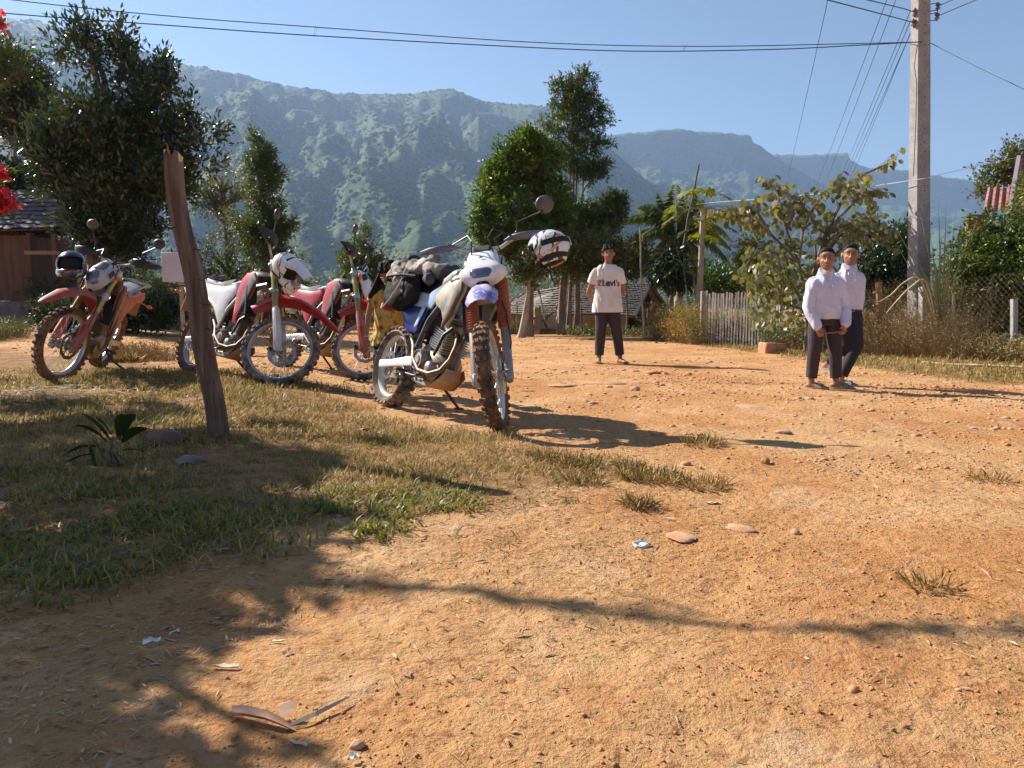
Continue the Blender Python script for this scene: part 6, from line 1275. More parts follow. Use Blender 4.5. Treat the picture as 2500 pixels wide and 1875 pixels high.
    hb = MB(ST); bz = F(.93, -.03); hb.tube([bz + Vector((-.07, -.40, .085)), bz + Vector((-.035, -.22, .075)), bz + Vector((-.01, -.12, .02)), bz + Vector((0, -.06, 0)), bz + Vector((0, .06, 0)), bz + Vector((-.01, .12, .02)), bz + Vector((-.035, .22, .075)), bz + Vector((-.07, .40, .085))], .012, 10)
    hb.tube([bz + Vector((-.02, -.13, .03)), bz + Vector((-.02, .13, .03))], .007, 6)
    for s in (-1, 1): hb.box(F(.89, -.03, s * .05), (.04, .03, .07), Matrix.Rotation(R(-27), 3, 'Y'), b=.006)
    hb.build('handlebar', S.get('bar', ALU), root)
    for s in (-1, 1):
        gr = MB(ST); gr.tube([bz + Vector((-.046, s * .27, .078)), bz + Vector((-.072, s * .41, .085))], .0175, 10)
        gr.box(bz + Vector((-.035, s * .235, .078)), (.045, .055, .045), b=.008)
        gr.tube([bz + Vector((-.01, s * .235, .08)), bz + Vector((.025, s * .30, .075)), bz + Vector((.0, s * .395, .078))], .006, 6)
        gr.build('grip', CABLE, root)
    for s in (-1, 1):
        g = MB(ST); pts = [bz + Vector((-.085, s * .43, .075)), bz + Vector((-.01, s * .43, .07)), bz + Vector((.05, s * .36, .065)), bz + Vector((.06, s * .28, .065)), bz + Vector((.035, s * .20, .07)), bz + Vector((-.0, s * .15, .06))]
        hh = [q * S.get('hg', 1) for q in (.010, .024, .038, .042, .028, .010)]; rings = []
        for k, p in enumerate(pts):
            d = (pts[min(k + 1, 5)] - pts[max(k - 1, 0)]).normalized(); up_ = Vector((0, 0, 1)); nn = d.cross(up_).normalized()
            rings.append([p + up_ * hh[k] * math.sin(a) + nn * .007 * math.cos(a) for a in (2 * math.pi * j / 12 for j in range(12))])
        g.loft(rings); g.build('handguard', S.get('hguard', BLACKP), root)
    for s, mk in ((-1, S.get('mirror_r', 1)), (1, S.get('mirror_l', 1))):
        if not mk: continue
        mo = mk if isinstance(mk, tuple) else (0, 0, 0)
        m_ = MB(ST); a0 = bz + Vector((-.03, s * .24, .10)); a1 = bz + Vector((-.02, s * .25, .17)); a2 = bz + Vector((-.03 + mo[0], s * (.31 + mo[1]), .27 + mo[2])); hc = a2 + Vector((-.01, s * .02, .045))
        m_.tube([a0, a1, a2, hc], .0065, 7); m_.ell(a0, (.016, .016, .02)); ms = m_.build('mirror_stem', CABLE, root)
        m_ = MB(ST); m_.ell(hc, (.020, .062, .050) if B_ == 'red' else (.016, .062, .062), n=20, m=10); m_.build('mirror', mat('mirror_shell', (.035, .032, .032), .45, c2=(.14, .10, .08), scale=7), ms)
    for k, (s, q) in enumerate(((1, .06), (-1, .05), (1, .10))):
        c = MB(ST); c.tube([bz + Vector((0, s * .23, .08)), bz + Vector((.07 + k * .01, s * q * 1.6, .14 - k * .02)), F(.95 - k * .02, .115 + .01 * k, s * q), F(.84, .06, s * q * 1.4), F(.6, -.03, s * .07)], .0048, 6); c.build('control_cable', CABLE, root)
    c = MB(ST); c.tube([F(.55, .02, .09), F(.42, .035, .125), F(.2, .02, .14), F(.08, -.05, .10)], .005, 6); c.build('brake_hose', CABLE, root)
    for s in (-1, 1) if S.get('signals', 1) else ():
        c = MB(ST); c.tube([F(.72, .02, s * .10), F(.74, .05, s * .155)], .008, 6); c.ell(F(.745, .055, s * .185), (.024, .038, .02)); c.build('turn_signal', S.get('sig', ORANGEL), root)
    # ---- pose: lean about the ground line, yaw to the heading, both tyres on the ground
    rp = Vector((rear[0], rear[1])); fp_ = Vector((front[0], front[1])); yaw = math.atan2(fp_.y - rp.y, fp_.x - rp.x)
    zr, zf = hz(rp.x, rp.y), hz(fp_.x, fp_.y); pitch = -math.atan2(zf - zr, wb)
    tyf = [c for c in wf.children if c.name.startswith('tyre')][0]; tyr = [c for c in wr.children if c.name.startswith('tyre')][0]
    vf = np.array([v.co[:] for v in tyf.data.vertices]); vr = np.array([v.co[:] for v in tyr.data.vertices])
    for it in range(5):
        M = Matrix.Translation((rp.x, rp.y, zr)) @ Matrix.Rotation(yaw, 4, 'Z') @ Matrix.Rotation(pitch, 4, 'Y') @ Matrix.Rotation(R(-lean), 4, 'X')
        A3 = np.array(M.to_3x3()); t = np.array(M.translation)
        wf_ = vf @ A3.T + t; wr_ = vr @ A3.T + t
        gf = (wf_[:, 2] - H(wf_[:, 0], wf_[:, 1])).min() + .006; gr_ = (wr_[:, 2] - H(wr_[:, 0], wr_[:, 1])).min() + .006
        zr -= gr_; pitch += (gf - gr_) / wb
    root.matrix_world = M
    root['_st'] = 0; del root['_st']
    return root, M, ST, F, bz

RS = dict(body='red', rub=RUBBER_C, rim=RIMW, tank=BLACKP, seat=SEATB, shroud=RED, panel=WHITE, lower=ALU, upper=GOLD, guard=GUARDW, fender=RED, cowl=WHITE)
XY = lambda px, Y: ((px - CX) / F_PX * Y, Y)
bike1 = moto('motorcycle', 'mud-caked red and white trail motorcycle standing alone at the left, dark helmet on its handlebar', (-4.52, 8.35), (-4.20, 6.98), 24, -22,
             {**RS, 'rub': RUBBER, 'fender': RED_D, 'cowl': WHITE_D, 'shroud': RED_D, 'panel': RED_D, 'guard': RED_D, 'lower': FRAMEM, 'rack': 1, 'upper': GOLD, 'skid': FRAMEM, 'mirror_l': (-.01, .04, -.02), 'mirror_r': (0, .0, .02)})
bike2 = moto('motorcycle', 'red and white trail motorcycle behind the leaning post, with pale fork guards', (-3.24, 7.72), (-2.15, 6.78), 17, 43, {**RS, 'spin': .1, 'frame': ALU, 'seat': mat('white_seat_vinyl', (.60, .60, .60), .5, c2=(.42, .40, .38), scale=6)})
bike3 = moto('motorcycle', 'red trail motorcycle with red fork guards, parked between its red twin and the blue one', (-2.66, 8.82), (-1.60, 7.86), 14, 40, {**RS, 'frame': ALU, 'guard': RED_D, 'lower': RED_D, 'spin': .2, 'panel': RED, 'seat': mat('white_seat_vinyl', (.60, .60, .60), .5)})
bike4 = moto('motorcycle', 'blue enduro motorcycle with tan tank, white headlight cowl and red fork gaiters, nearest the camera', (-.97, 5.93), (-.18, 4.76), 14, -46,
             dict(body='blue', rub=RUBBER, rub2=RUBBER_C, rim=mat('cream_rim', (.68, .66, .62), .4, .2, c2=(.55, .42, .28), scale=5, lo=.45, hi=.7), tank=TAN, seat=mat('dark_seat_vinyl', (.03, .035, .05), .5), lower=mat('grey_fork_leg', (.30, .29, .30), .45, .5, c2=(.36, .27, .22), scale=8), upper=ALU, fender=PURP, cyl=ALU,
                  swing=WHITE, frame=mat('blue_black_frame', (.03, .04, .10), .4, c2=(.15, .11, .09), scale=9), hguard=GLOVE, hg=.62, signals=0, mirror_l=(-.02, .12, -.05), mirror_r=0, muff_side=-1, tank_w=[.06, .10, .125, .11, .06], tank_h=[.04, .055, .055, .04, .03],
                  fender_path=[(1.12, .83), (1.22, .915), (1.34, .92), (1.46, .865), (1.52, .815)], fender_w=[.05, .085, .10, .105, .08], fender_d=[.02, .045, .055, .06, .04], skid=SKID, muff=BLACKP))
# ================================================================== people
SKIN = mat('tan_skin', (.34, .165, .095), .5, c2=(.29, .13, .075), scale=20, spec=.35)
HAIR = mat('black_hair', (.012, .009, .008), .68, spec=.18, bump=.002, bscale=60, stretch=(1, 1, .3))
EYEW = mat('button_white', (.6, .57, .53), .3); EYEB = mat('eye_white', (.30, .26, .24), .3); EYED = mat('eye_dark', (.02, .012, .01), .2); LIP = mat('lips', (.30, .10, .075), .5); BROW = mat('brow', (.03, .02, .018), .7)
TEE = mat('white_tee_cotton', (.74, .68, .66), .9, c2=(.66, .58, .54), scale=6, bump=.012, bscale=9, spec=.1)
SHIRT = mat('pale_lilac_shirt', (.66, .62, .74), .8, c2=(.60, .55, .68), scale=5, bump=.016, bscale=10, spec=.15)
TRB = mat('dark_brown_trousers', (.040, .026, .028), .8, bump=.012, bscale=9)
TRN = mat('navy_black_trousers', (.016, .016, .026), .8, bump=.012, bscale=9)
PLUM = mat('plum_trousers', (.042, .026, .034), .8, bump=.012, bscale=9)
SANDAL = mat('worn_sandal', (.17, .13, .10), .7, c2=(.30, .22, .16), scale=30)
SANDALG = mat('grey_sandal', (.25, .25, .28), .6)
def V3(*a): return Vector(a)
def head(prims, c, s, yaw, tilt=0, nod=0):
    """skull, jaw, nose, ears added to prims; returns the head's matrix (face looks along -y)"""
    Mh = Matrix.Translation(c) @ Matrix.Rotation(yaw, 4, 'Z') @ Matrix.Rotation(tilt, 4, 'Y') @ Matrix.Rotation(nod, 4, 'X') @ Matrix.Scale(s, 4)
    p = MB(Mh)
    p.ell((0, .012, .030), (.076, .094, .088), n=20, m=14); p.ell((0, -.030, -.030), (.060, .062, .070), n=18, m=12); p.ell((0, -.050, -.070), (.034, .036, .030), n=14, m=10)
    p.ell((.034, -.058, -.018), (.026, .022, .022)); p.ell((-.034, -.058, -.018), (.026, .022, .022)); p.ell((0, -.070, .045), (.050, .022, .026))
    p.cap((0, -.088, .012), (0, -.100, -.020), .009, .015, 10); p.ell((.012, -.094, -.022), (.009, .010, .007)); p.ell((-.012, -.094, -.022), (.009, .010, .007))
    p.ell((0, -.080, -.052), (.024, .014, .014)); p.ell((.080, .010, 0), (.012, .020, .030)); p.ell((-.080, .010, 0), (.012, .020, .030))
    prims.append(p); return Mh
def face(Mh, o, open_=.0, squint=.6):
    for s in (-1, 1):
        m = MB(Mh); m.ell((s * .031, -.084, .012), (.015, .008, .0075 * squint)); e = m.build('eye', EYEB, o); m = MB(Mh); m.ell((s * .031, -.090, .012), (.0065, .004, .0065 * squint)); m.build('iris', EYED, e)
        m = MB(Mh); m.tube([(s * .014, -.092, .028), (s * .032, -.092, .034), (s * .050, -.082, .029)], [.0025, .0042, .002], 6); m.build('eyebrow', BROW, o)
    m = MB(Mh); m.ell((0, -.0915, -.046), (.022, .006, .0045 + open_)); m.ell((0, -.0915, -.056 - open_), (.019, .0065, .005)); m.build('mouth', LIP, o)
    if open_: m = MB(Mh); m.ell((0, -.0965, -.050), (.014, .004, open_)); m.build('teeth', EYEB, o)
def hair(Mh, o, style, vox):
    m = MB(Mh)
    if style == 'short': m.ell((0, .018, .040), (.0795, .0955, .086), n=20, m=14); m.ell((0, -.032, .085), (.056, .040, .030))
    else:
        m.ell((0, .020, .044), (.084, .100, .090), n=20, m=14)
        for k in range(9): a = -1.1 + k * .275; m.cap((.050 * math.sin(a), -.02, .118), (.074 * math.sin(a + .15), -.088 + .012 * abs(a), .066 - .012 * math.sin(k * 2.3)), .020, .010, 8)
        m.ell((.078, .0, .03), (.014, .04, .04)); m.ell((-.078, .0, .03), (.014, .04, .04))
    inv = Mh.inverted()
    def cut(co):
        q = inv @ co; lim = .054 + .004 * math.sin(q.x * 150) if style == 'short' else .046 + .013 * math.sin(q.x * 95 + 1) + .25 * q.x
        return (q.y < -.035 and q.z < lim) or (q.z < -.035) or (abs(q.x) > .055 and -.035 <= q.y < .03 and q.z < .012)
    h = remesh(m, 'hair', HAIR, o, vox, 2, cut); k = .010 if style == 'long' else .003
    for v in h.data.vertices: q = inv @ v.co; v.co += v.normal * k * (float(vn(q.x * 70, q.z * 30 + q.y * 50, 3)) - .4)
def hand(prims, w, d, up, side, s=1.0, curl=.5):
    """wrist w, direction d, palm normal 'up'"""
    d = d.normalized(); nn = (up - d * up.dot(d)).normalized(); sd = d.cross(nn).normalized(); p = MB()
    c = w + d * .042 * s; p.ell(c, (.036 * s, .014 * s, .045 * s), Matrix((sd, nn, d)).transposed(), 12, 8)
    for k, (off, l) in enumerate(((-.026, .058), (-.009, .068), (.009, .064), (.025, .050))):
        b = w + (d * .075 + sd * off) * s; m1 = b + (d * (1 - .4 * curl) - nn * curl * .8).normalized() * l * .5 * s; e = m1 + (d * (1 - 1.1 * curl) - nn * curl * 1.2).normalized() * l * .5 * s
        p.cap(b, m1, .0098 * s, .0088 * s, 8); p.cap(m1, e, .0088 * s, .0074 * s, 8)
    b = w + (d * .02 - sd * .028 * side) * s; m1 = b + (d * .7 - sd * .7 * side - nn * .3).normalized() * .034 * s; e = m1 + (d * .95 - sd * .15 * side - nn * .4).normalized() * .028 * s; p.cap(b, m1, .0125 * s, .0105 * s, 8); p.cap(m1, e, .0105 * s, .0085 * s, 8)
    prims.append(p)
def torso(p, P, rot=0):
    """stack of ellipse rings: (centre, half width, half depth)"""
    rings = []
    for c, w, d in P: rings.append([c + Vector((math.cos(a) * w * math.cos(rot) - math.sin(a) * d * math.sin(rot), math.cos(a) * w * math.sin(rot) + math.sin(a) * d * math.cos(rot), 0)) for a in (2 * math.pi * j / 24 for j in range(24))])
    p.loft(rings)
def merge(prims):
    m = MB()
    for p in prims:
        o = len(m.V); m.V += p.V; m.F += [tuple(i + o for i in f) for f in p.F]; m.I += p.I
    return m
def foot(prims, a, yaw, s=1.0, heel=0):
    f = Vector((math.sin(yaw), -math.cos(yaw), 0)); sd = Vector((f.y, -f.x, 0)); g = a.copy(); p = MB()
    dn = Vector((0, 0, -a.z * 1)) if not heel else f * 0 + Vector((0, 0, -.05)); base = a + dn
    t = base + f * .15 * s + Vector((0, 0, .018 if not heel else -.045)); h = base - f * .035 * s + Vector((0, 0, .026))
    p.cap(h, base + f * .06 * s + Vector((0, 0, .034)), .030 * s, .034 * s); p.cap(base + f * .05 * s + Vector((0, 0, .030)), t, .036 * s, .024 * s); p.cap(a, base + Vector((0, 0, .04)), .034 * s, .032 * s)
    for k in range(5):
        q = t + sd * (k - 2) * .017 * s; p.cap(q - f * .02 * s, q + f * (.030 - .004 * k) * s, .012 * s, .010 * s, 7)
    prims.append(p); return base, f, sd
def sandal(o, base, f, sd, z, s, m):
    mb = MB(); n = 14; rings = []
    for h in (0, .018): rings.append([base + f * (.06 * s + math.cos(a) * .135 * s) + sd * math.sin(a) * (.050 + .008 * math.cos(a)) * s + Vector((0, 0, z + h)) for a in (2 * math.pi * j / n for j in range(n))])
    mb.loft(rings); mb.build('sandal_sole', m, o); mb = MB()
    rings = []
    for q in (.055, .085, .125):
        g = 1 - (q - .055) * 4; rings.append([base + f * q * s + sd * math.cos(t) * .050 * s + Vector((0, 0, z + .012 + math.sin(t) * .058 * s * (.6 + .4 * g))) for t in (math.pi * j / 8 for j in range(9))] + [base + f * q * s + sd * math.cos(t) * .045 * s + Vector((0, 0, z + .012 + math.sin(t) * .052 * s * (.6 + .4 * g))) for t in (math.pi * j / 8 for j in range(8, -1, -1))])
    mb.loft(rings)
    mb.build('sandal_strap', m, o)
def person(name, label, root, D, K):
    """D: joints in metres from the root, x to the right of the picture, y away; K: clothes"""
    o = empty(name, root, (0, 0, K.get('yaw', 0))); props(o, label, 'person', K.get('group')); sk = K.get('sc', 1.0); J = {k: (Vector(v) if not isinstance(v[0], (tuple, list)) else [Vector(q) for q in v]) for k, v in D.items()}
    vox = K.get('vox', .009); pr = []; Mh = head(pr, J['head'], K.get('hs', 1.0), K.get('hyaw', 0), K.get('htilt', 0), K.get('hnod', 0)); p = MB()
    p.cap(J['neck'], J['head'] + Vector((0, .015, -.03)), .050 * sk, .046 * sk); p.cap(J['neck'] - Vector((0, 0, .06)), J['neck'], .07 * sk, .05 * sk)
    torso(p, [(c, w * .86, d * .82) for c, w, d in K['torso'] if c.z > K['hips'][-1][0].z - .06], K.get('rot', 0)); pr.append(p)
    for s in ('l', 'r'):
        a = J['arm_' + s]; p = MB(); p.cap(a[0], a[1], .047 * sk, .036 * sk); p.cap(a[1], a[2], .037 * sk, .024 * sk); pr.append(p)
        if K.get('hand_' + s, True): hand(pr, a[2], K.get('hd_' + s, a[2] - a[1]), Vector(K.get('hn_' + s, (0, -1, 0))), 1 if s == 'l' else -1, K.get('hand', 1) * sk, K.get('curl', .5))
        g = J['leg_' + s]; p = MB(); p.cap(g[0], g[1], .075 * sk, .050 * sk); p.cap(g[1], g[2], .050 * sk, .034 * sk); pr.append(p)
        b, f, sd = foot(pr, g[2], K.get('fy_' + s, 0), sk, K.get('heel_' + s, 0))
        if K.get('sandal'): sandal(o, b, f, sd, -.002 if not K.get('heel_' + s) else .0, sk, K['sandal'])
    remesh(merge(pr), 'body', SKIN, o, vox, 2); face(Mh, o, K.get('open', 0), K.get('squint', .6)); hair(Mh, o, K.get('hair', 'short'), vox * .8)
    # top
    pr = []; p = MB(); torso(p, K['torso'], K.get('rot', 0)); ss = K.get('sleeve', 1.0)
    for s in ('l', 'r'):
        a = J['arm_' + s]; c0 = a[0] + (a[0] - J['neck']) * -.12; r = K.get('sr', .062) * sk
        if ss < .9: e = a[0].lerp(a[1], ss * 1.15); p.cap(c0, a[0], r, r * 1.02); p.cap(a[0], e, r * 1.02, r * 1.08)
        else: p.cap(c0, a[0], r, r); p.cap(a[0], a[1], r, r * .86); p.cap(a[1], a[1].lerp(a[2], .92), r * .84, r * .66)
    p.cap(J['neck'] - Vector((0, 0, .03)), J['neck'] + Vector((0, 0, K.get('collar', .0))), .072 * sk, .060 * sk)
    hem = K['torso'][0][0].z; top = J['neck'].z + (.030 + K.get('collar', 0) * .6 if ss > .9 else -.022); nk = J['neck']; al, ar = J['arm_l'], J['arm_r']
    def cut(co):
        if co.z < hem + .012 and not (ss > .9 and min(((co - al[1].lerp(al[2], t)).length for t in (0, .25, .5, .75, .9))) < .07) and not (ss > .9 and min(((co - ar[1].lerp(ar[2], t)).length for t in (0, .25, .5, .75, .9))) < .07): return True
        if co.z > top and (Vector((co.x - nk.x, co.y - nk.y, 0)).length < .10): return True
        if ss < .9:
            for a in (al, ar):
                d = (a[1] - a[0]); t = (co - a[0]).dot(d) / d.length_squared
                if t > ss and ((co - a[0]) - d * t).length < .10 and abs(co.x - nk.x) > K['torso'][0][1] * .90: return True
        return False
    sh = remesh(p, K.get('top', 'shirt'), K['top_m'], o, vox, 3, cut); sh['label'] = K['top_l']
    def folds(ob, fx, fz, amp, seed):
        n = len(ob.data.vertices); co = np.empty(n * 3, np.float32); ob.data.vertices.foreach_get('co', co); co = co.reshape(-1, 3); no = np.array([v.normal[:] for v in ob.data.vertices]); a = np.arctan2(co[:, 1], co[:, 0] - nk.x) / 1.2
        f = 1 - np.abs(2 * fbm(a * fx + co[:, 2] * 3 + seed, co[:, 2] * fz + a * 2, seed, 3) - 1) - .30; co += (no * (f * amp)[:, None]).astype(np.float32); ob.data.vertices.foreach_set('co', co.ravel()); ob.data.update()
    folds(sh, 3.2, 7, K.get('fold', .026), int(root.x * 50) % 90)
    # trousers
    p = MB(); hips = K['hips']
    torso(p, hips, K.get('rot', 0)); tw = K.get('tw', 1.0)
    for s in ('l', 'r'): g = J['leg_' + s]; p.cap(g[0], g[1], .092 * sk * tw, .072 * sk * tw); p.cap(g[1], g[2] + (g[1] - g[2]).normalized() * .02, .072 * sk * tw, .060 * sk * tw)
    zt = hips[-1][0].z - .004
    def cut2(co):
        for s in ('l', 'r'):
            g = J['leg_' + s]; d = (g[2] - g[1]); t = (co - g[1]).dot(d) / d.length
            if t > d.length - .028 and (co - g[2]).length < .14: return True
        return co.z > zt
    t_ = remesh(p, 'trousers', K['tr_m'], o, vox, 2, cut2); t_['label'] = K['tr_l']
    return o, sh, Mh, J
def project(text_o, target, y0=-1.0):
    """press flat lettering onto the front of a garment"""
    from mathutils.bvhtree import BVHTree
    bm_ = bmesh.new(); bm_.from_mesh(target.data); bv = BVHTree.FromBMesh(bm_)
    for v in text_o.data.vertices:
        h = bv.ray_cast(Vector((v.co.x, y0, v.co.z)), Vector((0, 1, 0)))
        v.co.y = (h[0].y if h[0] is not None else v.co.y) - .003
    bm_.free()
def text_mesh(body, size, m, x, z, parent, bold=.0, shear=0, sx=1.0):
    c = bpy.data.curves.new('print', 'FONT'); c.body = body; c.size = size; c.offset = bold; c.resolution_u = 3; c.shear = shear; t = bpy.data.objects.new('print', c); link(t)
    dg = bpy.context.evaluated_depsgraph_get(); me = bpy.data.meshes.new_from_object(t.evaluated_get(dg)); bpy.data.objects.remove(t); bm_ = bmesh.new(); bm_.from_mesh(me); bmesh.ops.triangulate(bm_, faces=bm_.faces)
    bmesh.ops.subdivide_edges(bm_, edges=[e for e in bm_.edges if e.calc_length() > size * .15], cuts=2); bm_.to_mesh(me); bm_.free()
    for v in me.vertices: v.co = Vector((v.co.x * sx + x, 0, v.co.y + z))
    me.name = 'print'; me.materials.clear(); me.materials.append(m); o = bpy.data.objects.new('print', me); link(o, parent); return o
# ---- barefoot man
mp = gp(1478, 887); mr = Vector((mp.x, mp.y, hz(mp.x, mp.y)))
man, tee, Mh, J = person('person', 'barefoot man in a white printed T-shirt standing alone on the dirt road', mr,
    dict(head=(.022, -.02, 1.485), neck=(.02, .01, 1.362), arm_l=[(-.150, .01, 1.225), (-.232, .07, .975), (-.135, .16, .80)], arm_r=[(.180, .01, 1.23), (.242, .10, .99), (.13, .17, .84)],
         leg_l=[(-.060, 0, .76), (-.072, -.015, .45), (-.085, .03, .085)], leg_r=[(.090, 0, .76), (.145, -.02, .45), (.205, .03, .085)]),
    dict(hs=1.02, hyaw=-.08, htilt=-.06, hnod=.05, hair='long', vox=.0105, sleeve=.55, sr=.053, torso=[(V3(.02, 0, .685), .200, .135), (V3(.02, 0, .80), .192, .130), (V3(.02, 0, .92), .172, .120), (V3(.02, 0, 1.08), .158, .108), (V3(.015, 0, 1.20), .172, .106), (V3(.015, .005, 1.28), .156, .092), (V3(.015, .01, 1.33), .105, .074), (V3(.015, .01, 1.36), .06, .055)],
         hips=[(V3(.015, 0, .70), .14, .095), (V3(.015, 0, .80), .155, .105), (V3(.015, 0, .87), .145, .095)], top='t_shirt', top_m=TEE, top_l='white short-sleeved T-shirt with a dark printed word', tr_m=TRB, tr_l='dark brown loose trousers', tw=1.06, squint=.5, fy_l=-.15, fy_r=.45, hand_l=True))
PRT = mat('dark_plum_print', (.075, .045, .085), .85)
for (b_, sz, x, z, bd, sx) in (('L', .118, -.072, 1.055, .005, 1.0), ('evi', .122, -.022, 1.055, .005, .96), ("'s", .112, .118, 1.055, .004, .85), ('DE', .050, -.130, 1.100, .002, .85), ('EL', .050, -.126, 1.057, .002, .8)):
    t = text_mesh(b_, sz, PRT, x, z, man, bd, 0, sx); project(t, tee)
m = MB(); m.lathe([(.030, -.006), (.034, 0), (.030, .006), (.027, 0)], J['arm_l'][2] + Vector((-.01, 0, .015)), (J['arm_l'][2] - J['arm_l'][1]), 14, closed=True); m.build('wristband', EYEW, man)
# ---- two schoolboys
bp_ = gp(2003, 951); br_ = Vector((bp_.x, bp_.y, hz(bp_.x, bp_.y)))
boyA, _, MhA, JA = person('person', 'shorter boy in loose pale lilac shirt holding a reddish stick across his front', br_,
    dict(head=(.0, -.02, 1.20), neck=(.01, .01, 1.085), arm_l=[(-.118, 0, .975), (-.175, -.03, .76), (-.118, -.13, .575)], arm_r=[(.140, 0, .975), (.198, -.03, .76), (.150, -.13, .60)],
         leg_l=[(-.06, 0, .66), (-.085, -.015, .36), (-.085, .02, .075)], leg_r=[(.09, 0, .66), (.12, -.02, .36), (.15, .0, .075)]),
    dict(hs=.97, sc=.86, hyaw=-.46, vox=.0095, sleeve=1, sr=.055, collar=.02, yaw=.12, torso=[(V3(.015, 0, .645), .128, .100), (V3(.005, -.01, .72), .142, .115), (V3(.005, 0, .85), .130, .100), (V3(.01, 0, .94), .132, .090), (V3(.01, .0, 1.00), .112, .076), (V3(.01, .01, 1.055), .07, .058)],
         hips=[(V3(.01, 0, .60), .12, .09), (V3(.01, 0, .68), .13, .095), (V3(.01, 0, .74), .12, .085)], top_m=SHIRT, top_l='loose untucked long-sleeved shirt', tr_m=PLUM, tr_l='plum brown trousers', squint=.45, open=.003, fy_l=.75, fy_r=1.0, sandal=SANDAL, curl=.85, hd_l=Vector((.35, -.1, -.9)), hd_r=Vector((-.3, -.1, -.9)), hn_l=(-.4, -.9, 0), hn_r=(.4, -.9, 0)))
bq = gp(2062, 944); bs = Vector((bq.x, bq.y + .12, hz(bq.x, bq.y + .12)))
boyB, _, MhB, JB = person('person', 'taller boy in tucked lilac shirt and belt, one arm over the shorter boy', bs,
    dict(head=(.045, -.02, 1.272), neck=(.05, .01, 1.16), arm_l=[(-.070, .0, 1.05), (-.20, .02, .98), (-.155, -.13, 1.035)], arm_r=[(.172, .02, 1.045), (.225, .12, .82), (.12, .19, .66)],
         leg_l=[(.0, .02, .70), (.06, .0, .42), (-.06, .16, .20)], leg_r=[(.12, .0, .70), (.14, -.04, .40), (-.0, -.02, .075)]),
    dict(hs=.97, sc=.86, hyaw=-.42, yaw=.08, htilt=.04, vox=.0095, sleeve=1, sr=.053, collar=.025, torso=[(V3(.075, .01, .735), .108, .082), (V3(.07, .01, .82), .122, .09), (V3(.06, .01, .93), .140, .092), (V3(.055, .005, 1.02), .142, .090), (V3(.05, .0, 1.075), .122, .078), (V3(.05, .01, 1.13), .07, .056)],
         hips=[(V3(.06, .01, .64), .11, .088), (V3(.07, .01, .70), .118, .09), (V3(.075, .01, .765), .110, .084)], top_m=SHIRT, top_l='tucked-in long-sleeved shirt', tr_m=TRN, tr_l='black trousers', squint=.5, open=.004, fy_l=.6, fy_r=.9, heel_l=1, sandal=SANDALG, curl=.5, hd_l=Vector((.1, -.6, -.6)), hn_l=(0, -.6, .6)))
m = MB(); m.lathe([(.119, -.016), (.122, 0), (.119, .016)], (.075, .01, .752), (0, 0, 1), 28); mm = m; 
for i, v in enumerate(m.V): m.V[i] = (v[0], .01 + (v[1] - .01) * .78, v[2])
bl = m.build('belt', mat('dark_brown_belt', (.045, .02, .018), .5), boyB); m = MB(); m.tube([(.030, -.088, .736), (.068, -.090, .736), (.068, -.090, .768), (.030, -.088, .768)], .004, 6, closed=True); m.build('buckle', STEEL, bl)
for (o_, J_, sc_) in ((boyA, JA, 1), (boyB, JB, 1)):
    n_ = J_['neck']
    for s in (-1, 1):
        m = MB(); m.loft([[n_ + Vector(q) for q in r] for r in (((s * .005, -.070, .006), (s * .062, -.050, -.028), (s * .066, -.0, .040), (s * .050, -.045, .046)), ((s * .005, -.076, .006), (s * .064, -.060, -.030), (s * .072, -.0, .040), (s * .052, -.052, .048)))]); m.build('collar', SHIRT, o_)
    for k in range(5): m = MB(); z_ = n_.z - .06 - k * .065; m.cyl((n_.x + .002, -.112 - .012 * min(k, 2) + (.018 if k == 0 else 0), z_), (n_.x + .002, -.118 - .012 * min(k, 2) + (.018 if k == 0 else 0), z_), .006, n=8); m.build('button', EYEW, o_)
st = wire('stick', [br_ + Vector((-.115, -.18, .53)), br_ + Vector((.0, -.20, .532)), br_ + Vector((.15, -.18, .55))], .006, 'thin reddish stick held in both hands by the shorter boy', None, m=mat('red_stick', (.30, .09, .07), .5), cat='stick', seg=4)
# ---- girl in yellow bending behind the blue motorcycle
gr_ = Vector((-1.12, 6.75, hz(-1.12, 6.75)))
girl, top_, MhG, JG = person('person', 'long-haired girl in a yellow print top bending down behind the blue motorcycle rear wheel', gr_,
    dict(head=(.08, -.16, 1.045), neck=(.06, -.05, .925), arm_l=[(-.08, -.05, .86), (-.125, -.06, .70), (-.14, -.10, .49)], arm_r=[(.17, -.04, .86), (.22, -.08, .70), (.18, -.16, .55)],
         leg_l=[(-.03, .06, .52), (-.05, .0, .30), (-.05, .06, .06)], leg_r=[(.12, .06, .52), (.14, .0, .30), (.14, .06, .06)]),
    dict(hs=.92, sc=.74, hnod=.5, hyaw=-.4, vox=.0105, sleeve=.3, sr=.05, torso=[(V3(.05, .0, .42), .17, .13), (V3(.05, .02, .56), .135, .10), (V3(.05, .0, .70), .115, .085), (V3(.05, -.03, .82), .12, .08), (V3(.055, -.05, .90), .09, .06)],
         hips=[(V3(.05, .05, .46), .10, .08), (V3(.05, .05, .56), .10, .08), (V3(.05, .04, .60), .09, .07)], top='dress', top_m=mat('yellow_print_cotton', (.62, .34, .04), .8, c2=(.55, .42, .12), scale=7, c3=(.22, .05, .02), s3=26, bump=.012, bscale=10), top_l='loose yellow print dress', tr_m=TRN, tr_l='dark shorts', hair='long', curl=.3))
m = MB()
